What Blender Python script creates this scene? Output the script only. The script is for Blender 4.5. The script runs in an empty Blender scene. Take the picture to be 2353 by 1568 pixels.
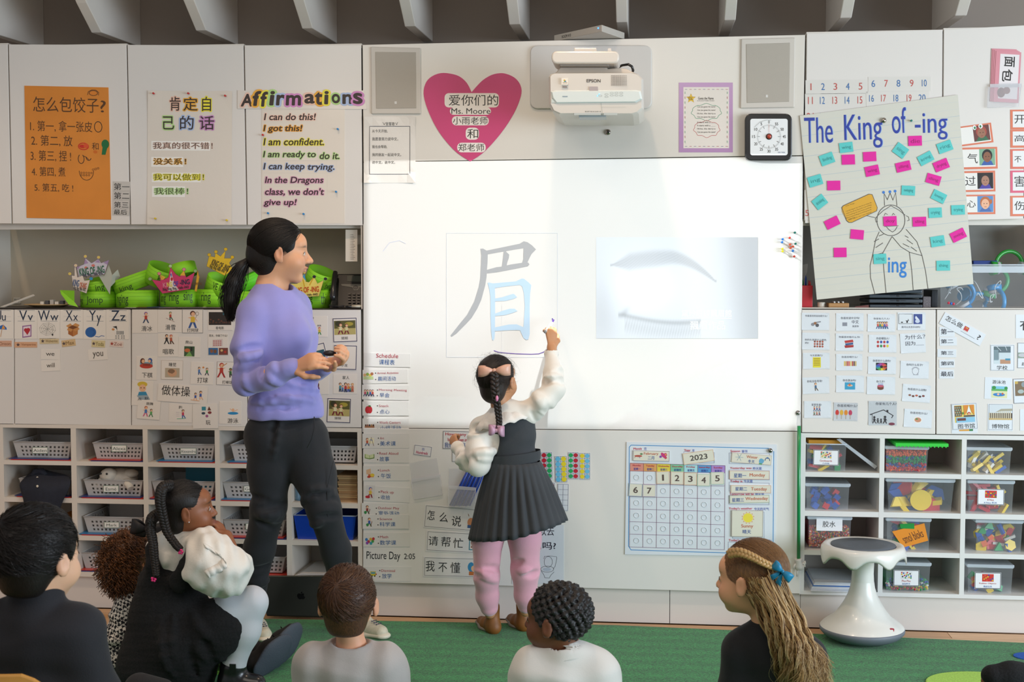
import bpy,bmesh,math,random
import numpy as np
from mathutils import Vector,Matrix
S=bpy.context.scene
COL=S.collection
random.seed(7); RNG=np.random.RandomState(7)
# ------------ camera
F=3000.0; PW,PH=2353.0,1568.0; CAM_H=1.45
TP=math.atan(161/F); TY=math.atan(314/F*math.cos(TP))
FWD=Vector((-math.sin(TY)*math.cos(TP),math.cos(TY)*math.cos(TP),-math.sin(TP)))
RIGHT=Vector((math.cos(TY),math.sin(TY),0)); UP=RIGHT.cross(FWD)
def ray(px,py):return RIGHT*((px-PW/2)/F)+UP*((PH/2-py)/F)+FWD
_r=ray(1176,1423)
CAM_D=-CAM_H*_r.y/_r.z-0.02
CAM=Vector((0,-CAM_D,CAM_H))
def W(px,py,Y=0.0):
 """point of the plane at distance Y from the board wall (negative: into the room) seen at this pixel of the photograph"""
 r=ray(px,py); return CAM+r*((Y-CAM.y)/r.y)
def G(px,py,Z=0.0):
 r=ray(px,py); return CAM+r*((Z-CAM.z)/r.z)
cd=bpy.data.cameras.new('camera'); cd.sensor_width=36; cd.lens=36*F/PW; cd.clip_start=.05
cam=bpy.data.objects.new('camera',cd); COL.objects.link(cam)
cam.matrix_world=Matrix(((RIGHT.x,UP.x,-FWD.x,CAM.x),(RIGHT.y,UP.y,-FWD.y,CAM.y),(RIGHT.z,UP.z,-FWD.z,CAM.z),(0,0,0,1)))
cd.dof.use_dof=True; cd.dof.focus_distance=5.1; cd.dof.aperture_fstop=9
S.camera=cam
# ------------ exposure, world, lights
S.view_settings.view_transform='Standard'; S.view_settings.look='None'
S.view_settings.gamma=1; S.view_settings.use_curve_mapping=False
S.view_settings.exposure=-0.2
S.cycles.use_denoising=True
S.cycles.max_bounces=8
wd=bpy.data.worlds.new('world'); S.world=wd; wd.use_nodes=True
wd.node_tree.nodes['Background'].inputs[0].default_value=(.88,.94,1.0,1)
wd.node_tree.nodes['Background'].inputs[1].default_value=.47
def lamp(name,kind,loc,energy,color,target=None,**kw):
 ld=bpy.data.lights.new(name,kind); ld.energy=energy; ld.color=color
 for k,v in kw.items():setattr(ld,k,v)
 o=bpy.data.objects.new(name,ld); COL.objects.link(o); o.location=loc
 if target is not None:o.rotation_euler=(Vector(target)-Vector(loc)).to_track_quat('-Z','Y').to_euler()
 return o
lamp('window_daylight','AREA',(4.6,-3.4,1.35),345,(.74,.87,1.0),(0.4,-0.6,.5),shape='RECTANGLE',size=3.6,size_y=2.2)
for i,(x,y)in enumerate([(-2.35,-1.15),(-1.35,-1.15),(-.3,-1.15),(.95,-1.15),(1.85,-1.2),(-3.2,-1.3)]):
 lamp('ceiling_spot','SPOT',(x,y,3.3),58 if x<.5 else 16,((1.0,.75,.54)if x<.5 else(1.0,.86,.74)),(x,y+.55,0),spot_size=math.radians(95),spot_blend=.9,shadow_soft_size=.06)
lamp('ceiling_panel','AREA',(-.8,-4.0,3.4),62,(1.0,.9,.8),(-.6,-1.2,.6),shape='RECTANGLE',size=3.5,size_y=2.0)
# ------------ materials
def lin(h):
 h=h.lstrip('#'); c=[int(h[i:i+2],16)/255 for i in(0,2,4)]
 return tuple((x/12.92 if x<=.04045 else((x+.055)/1.055)**2.4)for x in c)+(1,)
_M={}
def M(h,rough=.6,name=None,noise=0,scale=40,bump=0,coat=0,metal=0,sheen=0,spec=.5,trans=0,alpha=1,emit=0,sub=0,stretch=None,h2=None,bscale=None):
 key=(h,rough,noise,scale,bump,coat,metal,sheen,spec,trans,alpha,emit,sub,stretch,h2,bscale)
 if key in _M:return _M[key]
 m=bpy.data.materials.new(name or 'paint_'+h.strip('#')); m.use_nodes=True
 nt=m.node_tree; b=nt.nodes['Principled BSDF']; I=b.inputs
 I['Base Color'].default_value=lin(h); I['Roughness'].default_value=rough; I['Metallic'].default_value=metal
 I['Specular IOR Level'].default_value=spec; I['Coat Weight'].default_value=coat; I['Coat Roughness'].default_value=.12
 I['Sheen Weight'].default_value=sheen; I['Transmission Weight'].default_value=trans; I['Alpha'].default_value=alpha
 if sub:I['Subsurface Weight'].default_value=sub; I['Subsurface Radius'].default_value=(.012,.005,.003)
 if emit:I['Emission Color'].default_value=lin(h); I['Emission Strength'].default_value=emit
 if noise or bump:
  tc=nt.nodes.new('ShaderNodeTexCoord'); mp=nt.nodes.new('ShaderNodeMapping'); nz=nt.nodes.new('ShaderNodeTexNoise')
  nt.links.new(tc.outputs['Object'],mp.inputs[0]); nt.links.new(mp.outputs[0],nz.inputs[0])
  if stretch:mp.inputs['Scale'].default_value=stretch
  nz.inputs['Scale'].default_value=scale; nz.inputs['Detail'].default_value=4
  if noise:
   r=nt.nodes.new('ShaderNodeValToRGB'); c=lin(h); c2=lin(h2)if h2 else tuple(min(1,x*(1+noise))for x in c[:3])+(1,)
   c1=c if h2 else tuple(x*(1-noise)for x in c[:3])+(1,)
   r.color_ramp.elements[0].color=c1; r.color_ramp.elements[1].color=c2
   r.color_ramp.elements[0].position=.35; r.color_ramp.elements[1].position=.65
   nt.links.new(nz.outputs[0],r.inputs[0]); nt.links.new(r.outputs[0],I['Base Color'])
  if bump:
   src=nz
   if bscale:
    src=nt.nodes.new('ShaderNodeTexNoise'); src.inputs['Scale'].default_value=bscale; nt.links.new(mp.outputs[0],src.inputs[0])
   bp=nt.nodes.new('ShaderNodeBump'); bp.inputs['Strength'].default_value=bump; bp.inputs['Distance'].default_value=.002
   nt.links.new(src.outputs[0],bp.inputs['Height']); nt.links.new(bp.outputs[0],I['Normal'])
 _M[key]=m; return m
MW=M('#E2DCD6',.22,'white_laminate',bump=.05,scale=260,coat=.15)
MWIN=M('#DDD5CB',.5,'white_melamine')
PAPER=M('#EFEBE4',.34,'laminated_paper',coat=.25)
def ink(h):return M(h,.45,'ink_'+h.strip('#'))
# ------------ object helpers
def link(name,me,parent=None,mats=()):
 o=bpy.data.objects.new(name,me); COL.objects.link(o)
 for m in mats:me.materials.append(m)
 if parent is not None:o.parent=parent
 return o
def tag(o,label=None,cat=None,group=None,kind=None):
 if label:o['label']=label
 if cat:o['category']=cat
 if group:o['group']=group
 if kind:o['kind']=kind
 return o
def empty(name,loc,label=None,cat=None,group=None):
 o=bpy.data.objects.new(name,None); COL.objects.link(o); o.location=loc; o.empty_display_size=.02
 return tag(o,label,cat,group)
class MB:
 """collects geometry in world coordinates and links it as one mesh object"""
 def __init__(s):s.v=[]; s.f=[]; s.m=[]; s.mats=[]; s.smooth=[]
 def mi(s,mat):
  if mat not in s.mats:s.mats.append(mat)
  return s.mats.index(mat)
 def add(s,vs,fs,mat,smooth=False):
  n=len(s.v); s.v+=[tuple(v)for v in vs]; s.f+=[tuple(i+n for i in f)for f in fs]
  s.m+=[s.mi(mat)]*len(fs); s.smooth+=[smooth]*len(fs); return s
 def box(s,a,b,mat):
  x0,y0,z0=a; x1,y1,z1=b
  return s.hexa([(x0,y0,z0),(x1,y0,z0),(x1,y1,z0),(x0,y1,z0),(x0,y0,z1),(x1,y0,z1),(x1,y1,z1),(x0,y1,z1)],mat)
 def hexa(s,v,mat):
  return s.add(v,[(3,2,1,0),(4,5,6,7),(0,1,5,4),(1,2,6,5),(2,3,7,6),(3,0,4,7)],mat)
 def quadbox(s,q,Y0,Y1,mat):
  """q: TL,TR,BR,BL pixel corners on plane Y0 (front), extruded to Y1"""
  fr=[W(x,y,Y0)for x,y in q]; bk=[Vector((p.x,Y1,p.z))for p in fr]
  tl,tr,br,bl=fr; TL,TR,BR,BL=bk
  return s.hexa([bl,br,BR,BL,tl,tr,TR,TL],mat)
 def rings(s,rs,mat,cap=True,smooth=True,closed=True):
  n=len(rs[0]); vs=[p for r in rs for p in r]; fs=[]
  for i in range(len(rs)-1):
   for j in range(n if closed else n-1):
    k=(j+1)%n; fs.append((i*n+j,i*n+k,(i+1)*n+k,(i+1)*n+j))
  s.add(vs,fs,mat,smooth)
  if cap:
   b=len(s.v)-len(vs)
   s.f+=[tuple(b+j for j in range(n))[::-1],tuple(b+(len(rs)-1)*n+j for j in range(n))]
   s.m+=[s.mi(mat)]*2; s.smooth+=[False]*2
  return s
 def tube(s,pts,r,mat,n=8,cap=True):
  pts=[Vector(p)for p in pts]; rs=[]
  rr=r if hasattr(r,'__len__')else[r]*len(pts)
  t0=(pts[1]-pts[0]).normalized(); u=t0.orthogonal().normalized()
  for i,p in enumerate(pts):
   t=(pts[min(i+1,len(pts)-1)]-pts[max(i-1,0)]).normalized()
   u=(u-t*u.dot(t)).normalized(); w=t.cross(u)
   rs.append([p+(u*math.cos(2*math.pi*k/n)+w*math.sin(2*math.pi*k/n))*rr[i]for k in range(n)])
  return s.rings(rs,mat,cap)
 def lathe(s,c,prof,mat,n=24,cap=True,fn=None):
  c=Vector(c); rs=[]
  for r,z in prof:
   ring=[]
   for k in range(n):
    a=2*math.pi*k/n; q=fn(a,r,z)if fn else(r,z)
    ring.append(c+Vector((math.cos(a)*q[0],math.sin(a)*q[0],q[1])))
   rs.append(ring)
  return s.rings(rs,mat,cap)
 def ball(s,c,r,mat,n=10,R=None):
  c=Vector(c); rx,ry,rz=r if hasattr(r,'__len__')else(r,r,r); vs=[]; fs=[]; m=n//2
  R=R or Matrix.Identity(3)
  for i in range(m+1):
   t=math.pi*i/m
   for j in range(n):
    a=2*math.pi*j/n
    vs.append(c+R@Vector((rx*math.sin(t)*math.cos(a),ry*math.sin(t)*math.sin(a),rz*math.cos(t))))
  for i in range(m):
   for j in range(n):
    k=(j+1)%n; fs.append((i*n+j,(i+1)*n+j,(i+1)*n+k,i*n+k))
  return s.add(vs,fs,mat,True)
 def build(s,name,parent=None,bevel=0,**tg):
  me=bpy.data.meshes.new(name); me.from_pydata(s.v,[],s.f); me.polygons.foreach_set('material_index',s.m)
  me.polygons.foreach_set('use_smooth',s.smooth); me.update()
  for m in s.mats:me.materials.append(m)
  o=bpy.data.objects.new(name,me); COL.objects.link(o)
  if parent is not None:
   o.parent=parent
   off=parent.location.copy()
   if parent.parent is not None:off=off+parent.parent.location
   me.transform(Matrix.Translation(-off))
  elif s.v:
   c=Vector(s.v[0])*0
   xs=np.array(s.v); c=Vector(((xs[:,0].min()+xs[:,0].max())/2,(xs[:,1].min()+xs[:,1].max())/2,xs[:,2].min()))
   me.transform(Matrix.Translation(-c)); o.location=c
  if bevel:
   bv=o.modifiers.new('bevel','BEVEL'); bv.width=bevel; bv.segments=2; bv.limit_method='ANGLE'
  if tg:tag(o,**tg)
  return o
def copy_thing(o,label=None,group=None,loc=None):
 c=o.copy(); COL.objects.link(c)
 if label:c['label']=label
 if group:c['group']=group
 if loc is not None:c.location=loc
 for ch in[x for x in bpy.data.objects if x.parent==o]:
  d=ch.copy(); COL.objects.link(d); d.parent=c
  for g in[x for x in bpy.data.objects if x.parent==ch]:
   e=g.copy(); COL.objects.link(e); e.parent=d
 return c
 # ------------ lettering
_T={}
def glyphs(body,bold=0.0,shear=0.0,space=1.0):
 key=(body,bold,shear,space)
 if key not in _T:
  cu=bpy.data.curves.new('t','FONT'); cu.body=body; cu.resolution_u=5 if len(body)<=5 else 3; cu.offset=bold; cu.shear=shear; cu.space_character=space
  o=bpy.data.objects.new('t',cu); me=o.to_mesh()
  v=np.array([x.co[:2]for x in me.vertices])if len(me.vertices)else np.zeros((1,2)); f=[tuple(p.vertices)for p in me.polygons]
  o.to_mesh_clear(); bpy.data.objects.remove(o); bpy.data.curves.remove(cu)
  mn,mx=v.min(0),v.max(0); d=np.maximum(mx-mn,1e-6)
  _T[key]=((v-mn)/d,f,d)
 return _T[key]
class Flat:
 """flat print laid on a surface; fn(u, v, lift) gives the world point"""
 def __init__(s,fn,step=.00004):s.fn=fn; s.mb=MB(); s.l=0.0; s.step=step
 def up(s):s.l+=s.step; return s.l
 def poly(s,pts,col):
  l=s.up(); s.mb.add([s.fn(u,v,l)for u,v in pts],[tuple(range(len(pts)))],ink(col)if isinstance(col,str)else col); return s
 def rect(s,u0,v0,u1,v1,col):return s.poly([(u0,v0),(u1,v0),(u1,v1),(u0,v1)],col)
 def ell(s,cu,cv,ru,rv,col,n=18):return s.poly([(cu+ru*math.cos(2*math.pi*k/n),cv+rv*math.sin(2*math.pi*k/n))for k in range(n)],col)
 def line(s,pts,w,col,asp=1.0,closed=False):
  """w in v units; asp = width of one u unit over one v unit"""
  l=s.up(); P=[Vector((u*asp,v))for u,v in pts]
  if closed:P.append(P[0])
  vs=[]; n=len(P)
  for i,p in enumerate(P):
   a=P[i-1]if i else(P[-2]if closed else p); b=P[i+1]if i<n-1 else(P[1]if closed else p)
   d1=(p-a); d2=(b-p); d=(d1.normalized()if d1.length>1e-9 else Vector((0,0)))+(d2.normalized()if d2.length>1e-9 else Vector((0,0)))
   if d.length<1e-6:d=Vector((1,0))
   d.normalize(); nn=Vector((-d.y,d.x))*w/2
   if d1.length>1e-9 and d2.length>1e-9:
    c=max(.45,d.dot(d1.normalized())); nn=nn/c
   vs+=[p+nn,p-nn]
  m=ink(col)if isinstance(col,str)else col
  s.mb.add([s.fn(q.x/asp,q.y,l)for q in vs],[(2*i,2*i+1,2*i+3,2*i+2)for i in range(n-1)],m); return s
 def text(s,body,u0,v0,u1,v1,col,bold=0.0,shear=0.0,halo=None,hw=.03,rot=0,space=1.0):
  def put(r,colr,l):
   v,f,d=glyphs(body,0,shear,space); w,h=u1-u0,v1-v0; ru,rv=r*w/d[0],r*h/d[1]
   n=0 if r<=0 else 6 if r<.03 else 12
   for i in range(max(1,n)):
    du,dv=(ru*math.cos(2*math.pi*i/n),rv*math.sin(2*math.pi*i/n))if n else(0,0); q=[]
    for x,y in v:
     U=u0+x*w+du; V=v1-y*h+dv
     if rot:
      cu,cv=(u0+u1)/2,(v0+v1)/2; c_,s_=math.cos(rot),math.sin(rot); A=getattr(s,'asp',1.0)
      dx,dy=(U-cu)*A,V-cv; U,V=cu+(dx*c_-dy*s_)/A,cv+dx*s_+dy*c_
     q.append(s.fn(U,V,l+i*2e-6))
    s.mb.add(q,f,ink(colr))
  if halo:put(max(0,bold)+hw*.72,halo,s.up())
  put(bold*.8,col,s.up()); return s
 def hand(s,body,*a,**k):return s.text(body,*a,**k)
 def build(s,name,parent,**tg):
  if s.mb.v:return s.mb.build(name,parent,**tg)
def rectq(cx,cy,w,h,ang=0):
 a=math.radians(ang); c,s_=math.cos(a),math.sin(a)
 return[(cx+x*c-y*s_,cy+x*s_+y*c)for x,y in((-w/2,-h/2),(w/2,-h/2),(w/2,h/2),(-w/2,h/2))]
def quad_fn(q,Y):
 def fn(u,v,l=0):
  (a,b),(c,d),(e,f),(g,h)=q
  x=(a*(1-u)+c*u)*(1-v)+(g*(1-u)+e*u)*v
  y=(b*(1-u)+d*u)*(1-v)+(h*(1-u)+f*u)*v
  return W(x,y,Y-l)
 return fn
def px_fn(Y):
 return lambda u,v,l=0:W(u,v,Y-l)
def curly(q,n=10,amp=.0015):
 return q
def card(name,label,cat,q,group=None,col='#EFEBE4',Y=0.0,th=.0012,items=(),mat=None,border=None,bw=1.2,curl=0.0,laminate=False):
 """a card lying on the plane Y; q: px quad or (cx,cy,w,h[,angle]); print given in the card's own 0..1 frame"""
 if len(q)!=4 or not hasattr(q[0],'__len__'):q=rectq(*q)
 m=mat or M(col,.34,'card_'+col.strip('#'),coat=.25)
 b=MB(); Yf=Y-th
 n=6; c0=[Vector((W(x,y,Yf).x,0,W(x,y,Yf).z))for x,y in q]
 vs=[]; fs=[]
 fn0=quad_fn(q,Yf)
 def lift(u,v):return curl*(max(0,abs(u-.5)*2-.55)*max(0,abs(v-.5)*2-.55))*8 if curl else 0
 fn=(lambda u,v,l=0:fn0(u,v,l+lift(u,v)))
 if curl:
  for j in range(n+1):
   for i in range(n+1):vs.append(fn(i/n,j/n))
  for j in range(n):
   for i in range(n):a=j*(n+1)+i; fs.append((a,a+n+1,a+n+2,a+1))
  b.add(vs,fs,m)
  bk=[Vector((v.x,v.y+th*.8,v.z))for v in vs]; b.add(bk,[f[::-1]for f in fs],m)
 else:
  b.quadbox(q,Yf,Y,m)
 w=math.hypot(q[1][0]-q[0][0],q[1][1]-q[0][1]); h=math.hypot(q[3][0]-q[0][0],q[3][1]-q[0][1])
 root=b.build(name,None); tag(root,label,cat,group)
 pic=Flat(fn); pic.asp=w/h; let=Flat(fn); let.asp=w/h; let.l=.0006
 pic.l=let.l*0+.0002
 if laminate:
  pic.rect(.02,.02*w/h,.98,1-.02*w/h,laminate)
 if border:
  e=bw/w; g=bw/h; pic.line([(e,g),(1-e,g),(1-e,1-g),(e,1-g)],bw/h*(1.0),border,asp=w/h,closed=True)
 draw(pic,let,items,w,h)
 pic.build('picture',root); let.build('lettering',root)
 return root
def draw(pic,let,items,w,h):
 asp=w/h
 for it in items:
  k=it[0]
  if k=='t':let.text(it[1],*it[2:6],it[6],**(it[7]if len(it)>7 else{}))
  elif k=='r':pic.rect(*it[1:])
  elif k=='e':pic.ell(*it[1:])
  elif k=='p':pic.poly(it[1],it[2])
  elif k=='l':pic.line(it[1],it[2]/h,it[3],asp=asp,closed=len(it)>4 and it[4])
  elif k=='fig':figure(pic,*it[1:])
  elif k=='box':
   _,u0,v0,u1,v1,bw,c=it; pic.line([(u0,v0),(u1,v0),(u1,v1),(u0,v1)],bw/h,c,asp=asp,closed=True)
  elif k=='star':
   _,cu,cv,r,c=it; pic.poly([(cu+(r if i%2==0 else r*.45)/asp*math.sin(i*math.pi/5),cv-(r if i%2==0 else r*.45)*math.cos(i*math.pi/5))for i in range(10)],c)
  elif k=='arc':
   _,cu,cv,ru,rv,a0,a1,bw,c=it; pic.line([(cu+ru*math.cos(math.radians(a0+(a1-a0)*i/14)),cv+rv*math.sin(math.radians(a0+(a1-a0)*i/14)))for i in range(15)],bw/h,c,asp=asp)
def figure(pic,u,v,s,shirt='#C8402E',legs='#2B4A7A',hair='#3A2418',skin='#E8B58E',pose=0,asp=None):
 """small printed cartoon person, s = height in v units, feet at (u, v)"""
 a=1/getattr(pic,'asp',1.0); x=s*a
 k={0:(-.1,.1,-.22,.22),1:(-.22,.2,-.3,.32),2:(-.25,.25,-.32,.3),3:(-.05,.3,-.3,.1)}[pose]
 pic.poly([(u+k[0]*x-.05*x,v),(u+k[0]*x+.07*x,v),(u+.02*x,v-.38*s),(u-.12*x,v-.38*s)],legs)
 pic.poly([(u+k[1]*x-.07*x,v),(u+k[1]*x+.05*x,v),(u+.12*x,v-.38*s),(u-.02*x,v-.38*s)],legs)
 pic.poly([(u+k[2]*x,v-(.36 if pose<1 else.62)*s),(u-.1*x,v-.66*s),(u-.08*x,v-.54*s)],skin)
 pic.poly([(u+k[3]*x,v-(.36 if pose<2 else.7)*s),(u+.1*x,v-.66*s),(u+.08*x,v-.54*s)],skin)
 pic.poly([(u-.13*x,v-.34*s),(u+.13*x,v-.34*s),(u+.11*x,v-.68*s),(u-.11*x,v-.68*s)],shirt)
 pic.ell(u,v-.86*s,.16*x,.16*s,hair,12); pic.ell(u+.02*x,v-.82*s,.12*x,.125*s,skin,12)
 # ------------ the setting
FLOORM=M('#C79A6B',.4,'oak_floor',noise=.18,scale=9,stretch=(1,14,1),bump=.03)
b=MB(); b.box((-7,-9,-.06),(7,.6,-.012),FLOORM); floor=b.build('floor',kind='structure')
PL=[M(h,.38,'oak_plank',noise=.1,scale=7,stretch=(1,16,1),bump=.03)for h in('#CDA176','#C59869','#D2A87E','#BF9062')]
row=0; y=.0
while y>-1.35:
 x=-3.0+(row*.83)%1.4
 while x<2.9:
  L=1.1+.45*((row*7+int(x*3))%4)/3
  if y>-.36 or x<-1.1:
   b=MB(); g=.0012
   b.box((x+g,y-.085+g,-.012),(x+L-g,y-g,0),PL[(row+int(x*5))%4]); b.build('plank',floor)
  x+=L
 y-=.085; row+=1
b=MB(); b.box((-3.1,-8,-.012),(2.95,-1.36,0),FLOORM); b.build('floor_surface',floor)
DARKW=M('#857B72',.85,'taupe_wall')
b=MB(); b.box((-6,.5,0),(6,.6,4.2),DARKW); b.build('wall_back',kind='structure')
b=MB(); b.box((-6,-9,3.9),(6,.5,4.0),DARKW); b.build('ceiling',kind='structure')
FIN=M('#D9D2CA',.6,'painted_fin',noise=.02,scale=5)
kinks=[(-28,70),(210,68),(450,68),(694,68),(930,65),(1170,61),(1416,55),(1664,48),(1930,39),(2194,32)]
for i,(kx,ky)in enumerate(kinks):
 p=W(kx,ky,.07); t=.046; zk=2.462
 prof=[(.5,zk+.012),(.07,zk),(-.075,zk+.095),(-.34,zk+.33),(-.8,zk+.62),(-1.8,zk+1.0),(-1.8,zk+1.6),(.5,zk+1.6)]
 b=MB(); vs=[(p.x,y,z)for y,z in prof]+[(p.x+t,y,z)for y,z in prof]; n=len(prof)
 fs=[tuple(range(n)),tuple(range(n,2*n))[::-1]]+[(j,n+j,n+(j+1)%n,(j+1)%n)for j in range(n)]
 b.add(vs,fs,FIN); b.build('trim_%d'%(i+1),kind='structure',bevel=.003)
def panel(name,q,Y,th,mat,parent,bevel=.0012,**tg):
 b=MB(); b.quadbox(q,Y,Y+th,mat); return b.build(name,parent,bevel=bevel,**tg)
def boxpart(name,x0,x1,y0,y1,z0,z1,mat,parent,**tg):
 b=MB(); b.box((x0,y0,z0),(x1,y1,z1),mat); return b.build(name,parent,**tg)
SH=M('#4A443F',.9,'carcass_shadow_gap')
ups=[((-60,101),(17,102),(26,514),(-50,513),'cream upper wall cabinet with only its edge in view beyond the orange poster'),((20,102),(290,103),(298,516),(29,514),'cream upper wall cabinet with the orange dumpling poster on its door'),((293,103),(559,104),(566,517),(301,516),'cream upper wall cabinet carrying the white Chinese affirmations sheet'),((562,104),(830,103),(833,518),(569,517),'cream upper wall cabinet carrying the English Affirmations sheet'),((1854,77),(2166,68),(2163,507),(1850,513),'white upper wall cabinet behind the King of -ing poster'),((2169,68),(2356,58),(2351,503),(2166,507),'white upper wall cabinet carrying the red-bordered word cards')]
for tl,tr,br,bl,lab in ups:
 P=[W(*c)for c in(tl,tr,br,bl)]
 e=empty('wall_cabinet',((P[0].x+P[1].x)/2,.2,P[2].z),lab,'cabinet','upper wall cabinets')
 boxpart('cabinet_body',P[0].x-.001,P[1].x+.001,.019,.33,max(P[2].z,P[3].z)+.002,min(P[0].z,P[1].z)-.012,MWIN,e)
 panel('door',(tl,tr,br,bl),0,.018,MW,e)
 boxpart('top_board',P[0].x-.001,P[1].x+.001,.003,.36,min(P[0].z,P[1].z)-.002,min(P[0].z,P[1].z)+.006,MWIN,e)
NICHE=M('#C2B6A2',.7,'niche_back'); NICHE2=M('#B9B6B0',.7,'niche_back_cool')
cx0=W(-60,700).x; cx1=W(832,700).x; cx2=W(1842,700).x; cx3=W(2420,700).x
zt=W(400,517).z; zc=W(400,709).z
ztr=W(2100,508).z; zcr=W(2100,708).z
for nm,xa,xb,zb,z1,mt,lab in(('niche',cx0,cx1,zc,zt,NICHE,'open recess with the green paper crowns between the cream cabinets'),('niche',cx2,cx3,zcr,ztr,NICHE2,'open recess with bins and tablets beneath the white upper cabinets')):
 e=empty('open_niche',((xa+xb)/2,.17,zb),lab,'recess','open recesses in the storage wall')
 boxpart('back_panel',xa,xb,.33,.345,zb-.02,z1+.02,mt,e)
 boxpart('light_rail',xa,xb,.035,.06,z1-.016,z1+.01,MWIN,e)
 boxpart('countertop',xa,xb,.0,.33,zb-.004,zb,M('#3B342E',.5,'counter_edge')if xa==cx0 else MWIN,e)
 boxpart('side_panel',xb-.004,xb+.022,.004,.33,zb,z1,MWIN,e)
 boxpart('side_panel',xa-.02,xa+.002,.004,.33,zb,z1,MWIN,e)
lows=[((-60,712),(32,712),(32,976),(-60,975),'pale flap cabinet door carrying the umbrella letter card'),((34,712),(300,712),(301,978),(34,976),'pale flap cabinet with the alphabet cards V to Z'),((303,712),(567,712),(568,981),(303,978),'pale flap cabinet with the Chinese activity picture cards'),((570,712),(829,712),(830,983),(570,981),'pale flap cabinet with the family cards behind the standing woman'),((1843,712),(2150,712),(2149,998),(1843,994),'white flap cabinet with four columns of Chinese question cards'),((2153,712),(2420,712),(2420,1001),(2152,998),'white flap cabinet with the place photograph cards')]
for tl,tr,br,bl,lab in lows:
 P=[W(*c)for c in(tl,tr,br,bl)]
 e=empty('flap_cabinet',((P[0].x+P[1].x)/2,.2,P[2].z),lab,'cabinet','lower flap cabinets')
 boxpart('cabinet_body',P[0].x-.001,P[1].x+.001,.019,.33,max(P[2].z,P[3].z),min(P[0].z,P[1].z)-.001,MWIN,e)
 panel('door',(tl,tr,br,bl),0,.018,MW,e)
def shelf_unit(label,xs,rows,ends,floor_px,col):
 """xs: px of each upright's left and right face at mid height; rows: (y_left, y_right) px of each board's top and bottom"""
 X=[(W(a,1150).x,W(b_,1150).x)for a,b_ in xs]
 x0,x1=X[0][0],X[-1][1]
 zt,zb=[],[]
 m=M(col,.45,'shelf_melamine',noise=.015,scale=3)
 mid=(xs[0][0]+xs[-1][1])/2
 Z=[(W(px,t).z,W(px,bt).z)for px,t,bt in rows]
 e=empty('cubby_shelf',((x0+x1)/2,.16,Z[-1][1]),label,'shelf unit','cubby shelves in the storage wall')
 boxpart('top_board',x0,x1,0,.32,Z[0][1],Z[0][0],m,e)
 boxpart('bottom_board',x0,x1,0,.32,Z[-1][1],Z[-1][0],m,e)
 boxpart('back_panel',x0,x1,.312,.325,Z[-1][1],Z[0][0],M('#B5ADA4',.7,'shelf_back'),e)
 for a,c in X:boxpart('upright',a,c,.0005,.312,Z[-1][0],Z[0][1],m,e)
 for k in range(1,len(Z)-1):
  for i in range(len(X)-1):
   boxpart('shelf_board',X[i][1],X[i+1][0],.001,.312,Z[k][1],Z[k][0],m,e)
 return X,Z
XL,ZL=shelf_unit('pale left cubby shelf of five columns holding name-tagged baskets',[(-8,10),(165,177),(330,341),(495,506),(658,670),(822,832)],[(400,979,988),(400,1064,1074),(400,1150,1161),(400,1236,1247),(400,1320,1331)],None,None,'#DCD2C6')
XR,ZR=shelf_unit('white right cubby shelf full of clear toy boxes',[(1839,1850),(2020,2031),(2208,2219),(2400,2412)],[(2100,999,1009),(2100,1089,1100),(2100,1179,1191),(2100,1270,1281),(2100,1364,1373)],None,None,'#DCDAD6')
KM=M('#D8D0C8',.35,'base_panel',coat=.1)
b=MB(); b.box((W(-60,1300).x,.02,0),(W(831,1300).x,.04,ZL[-1][1]-.001),KM); b.build('baseboard_left',kind='structure')
b=MB(); b.box((W(832,1300).x,.02,0),(W(1539,1300).x,.04,W(1200,1352).z+.02),KM); b.build('baseboard_middle',kind='structure')
b=MB(); b.box((W(1540.5,1300).x,.02,0),(W(1841,1300).x,.04,W(1200,1352).z+.02),KM); b.build('baseboard_centre',kind='structure')
b=MB(); b.box((W(1842,1300).x,.02,0),(W(2420,1300).x,.04,ZR[-1][1]-.001),KM); b.build('baseboard_right',kind='structure')
e=empty('whiteboard',(W(1340,900).x,.01,W(1200,1352).z),'large glossy whiteboard wall panel with the projected image on it','whiteboard')
WB=M('#E2DED8',.16,'whiteboard_enamel',coat=.3,bump=.04,scale=180)
panel('upper_panel',((833,103),(1850,80),(1845,357),(835,372)),0,.03,M('#DDD6CC',.2,'glossy_panel',coat=.3,bump=.05,scale=200),e)
panel('writing_surface',((835,373.5),(1845,359),(1840,991),(835,983.5)),0,.03,WB,e)
panel('lower_panel',((835,985),(1840,993),(1838,1365),(834,1338)),-.004,.022,WB,e)
b=MB(); b.box((W(833,700).x,.001,W(1200,1352).z),(W(834.5,700).x,.02,W(833,110).z),SH); b.build('shadow_gap_strip',e)  # dark strip: shade of the gap beside the board, put in as colour
boxpart('top_board',W(833,103).x,W(1850,80).x,.002,.33,W(1340,92).z-.02,W(1340,92).z-.004,MWIN,e)
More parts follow.
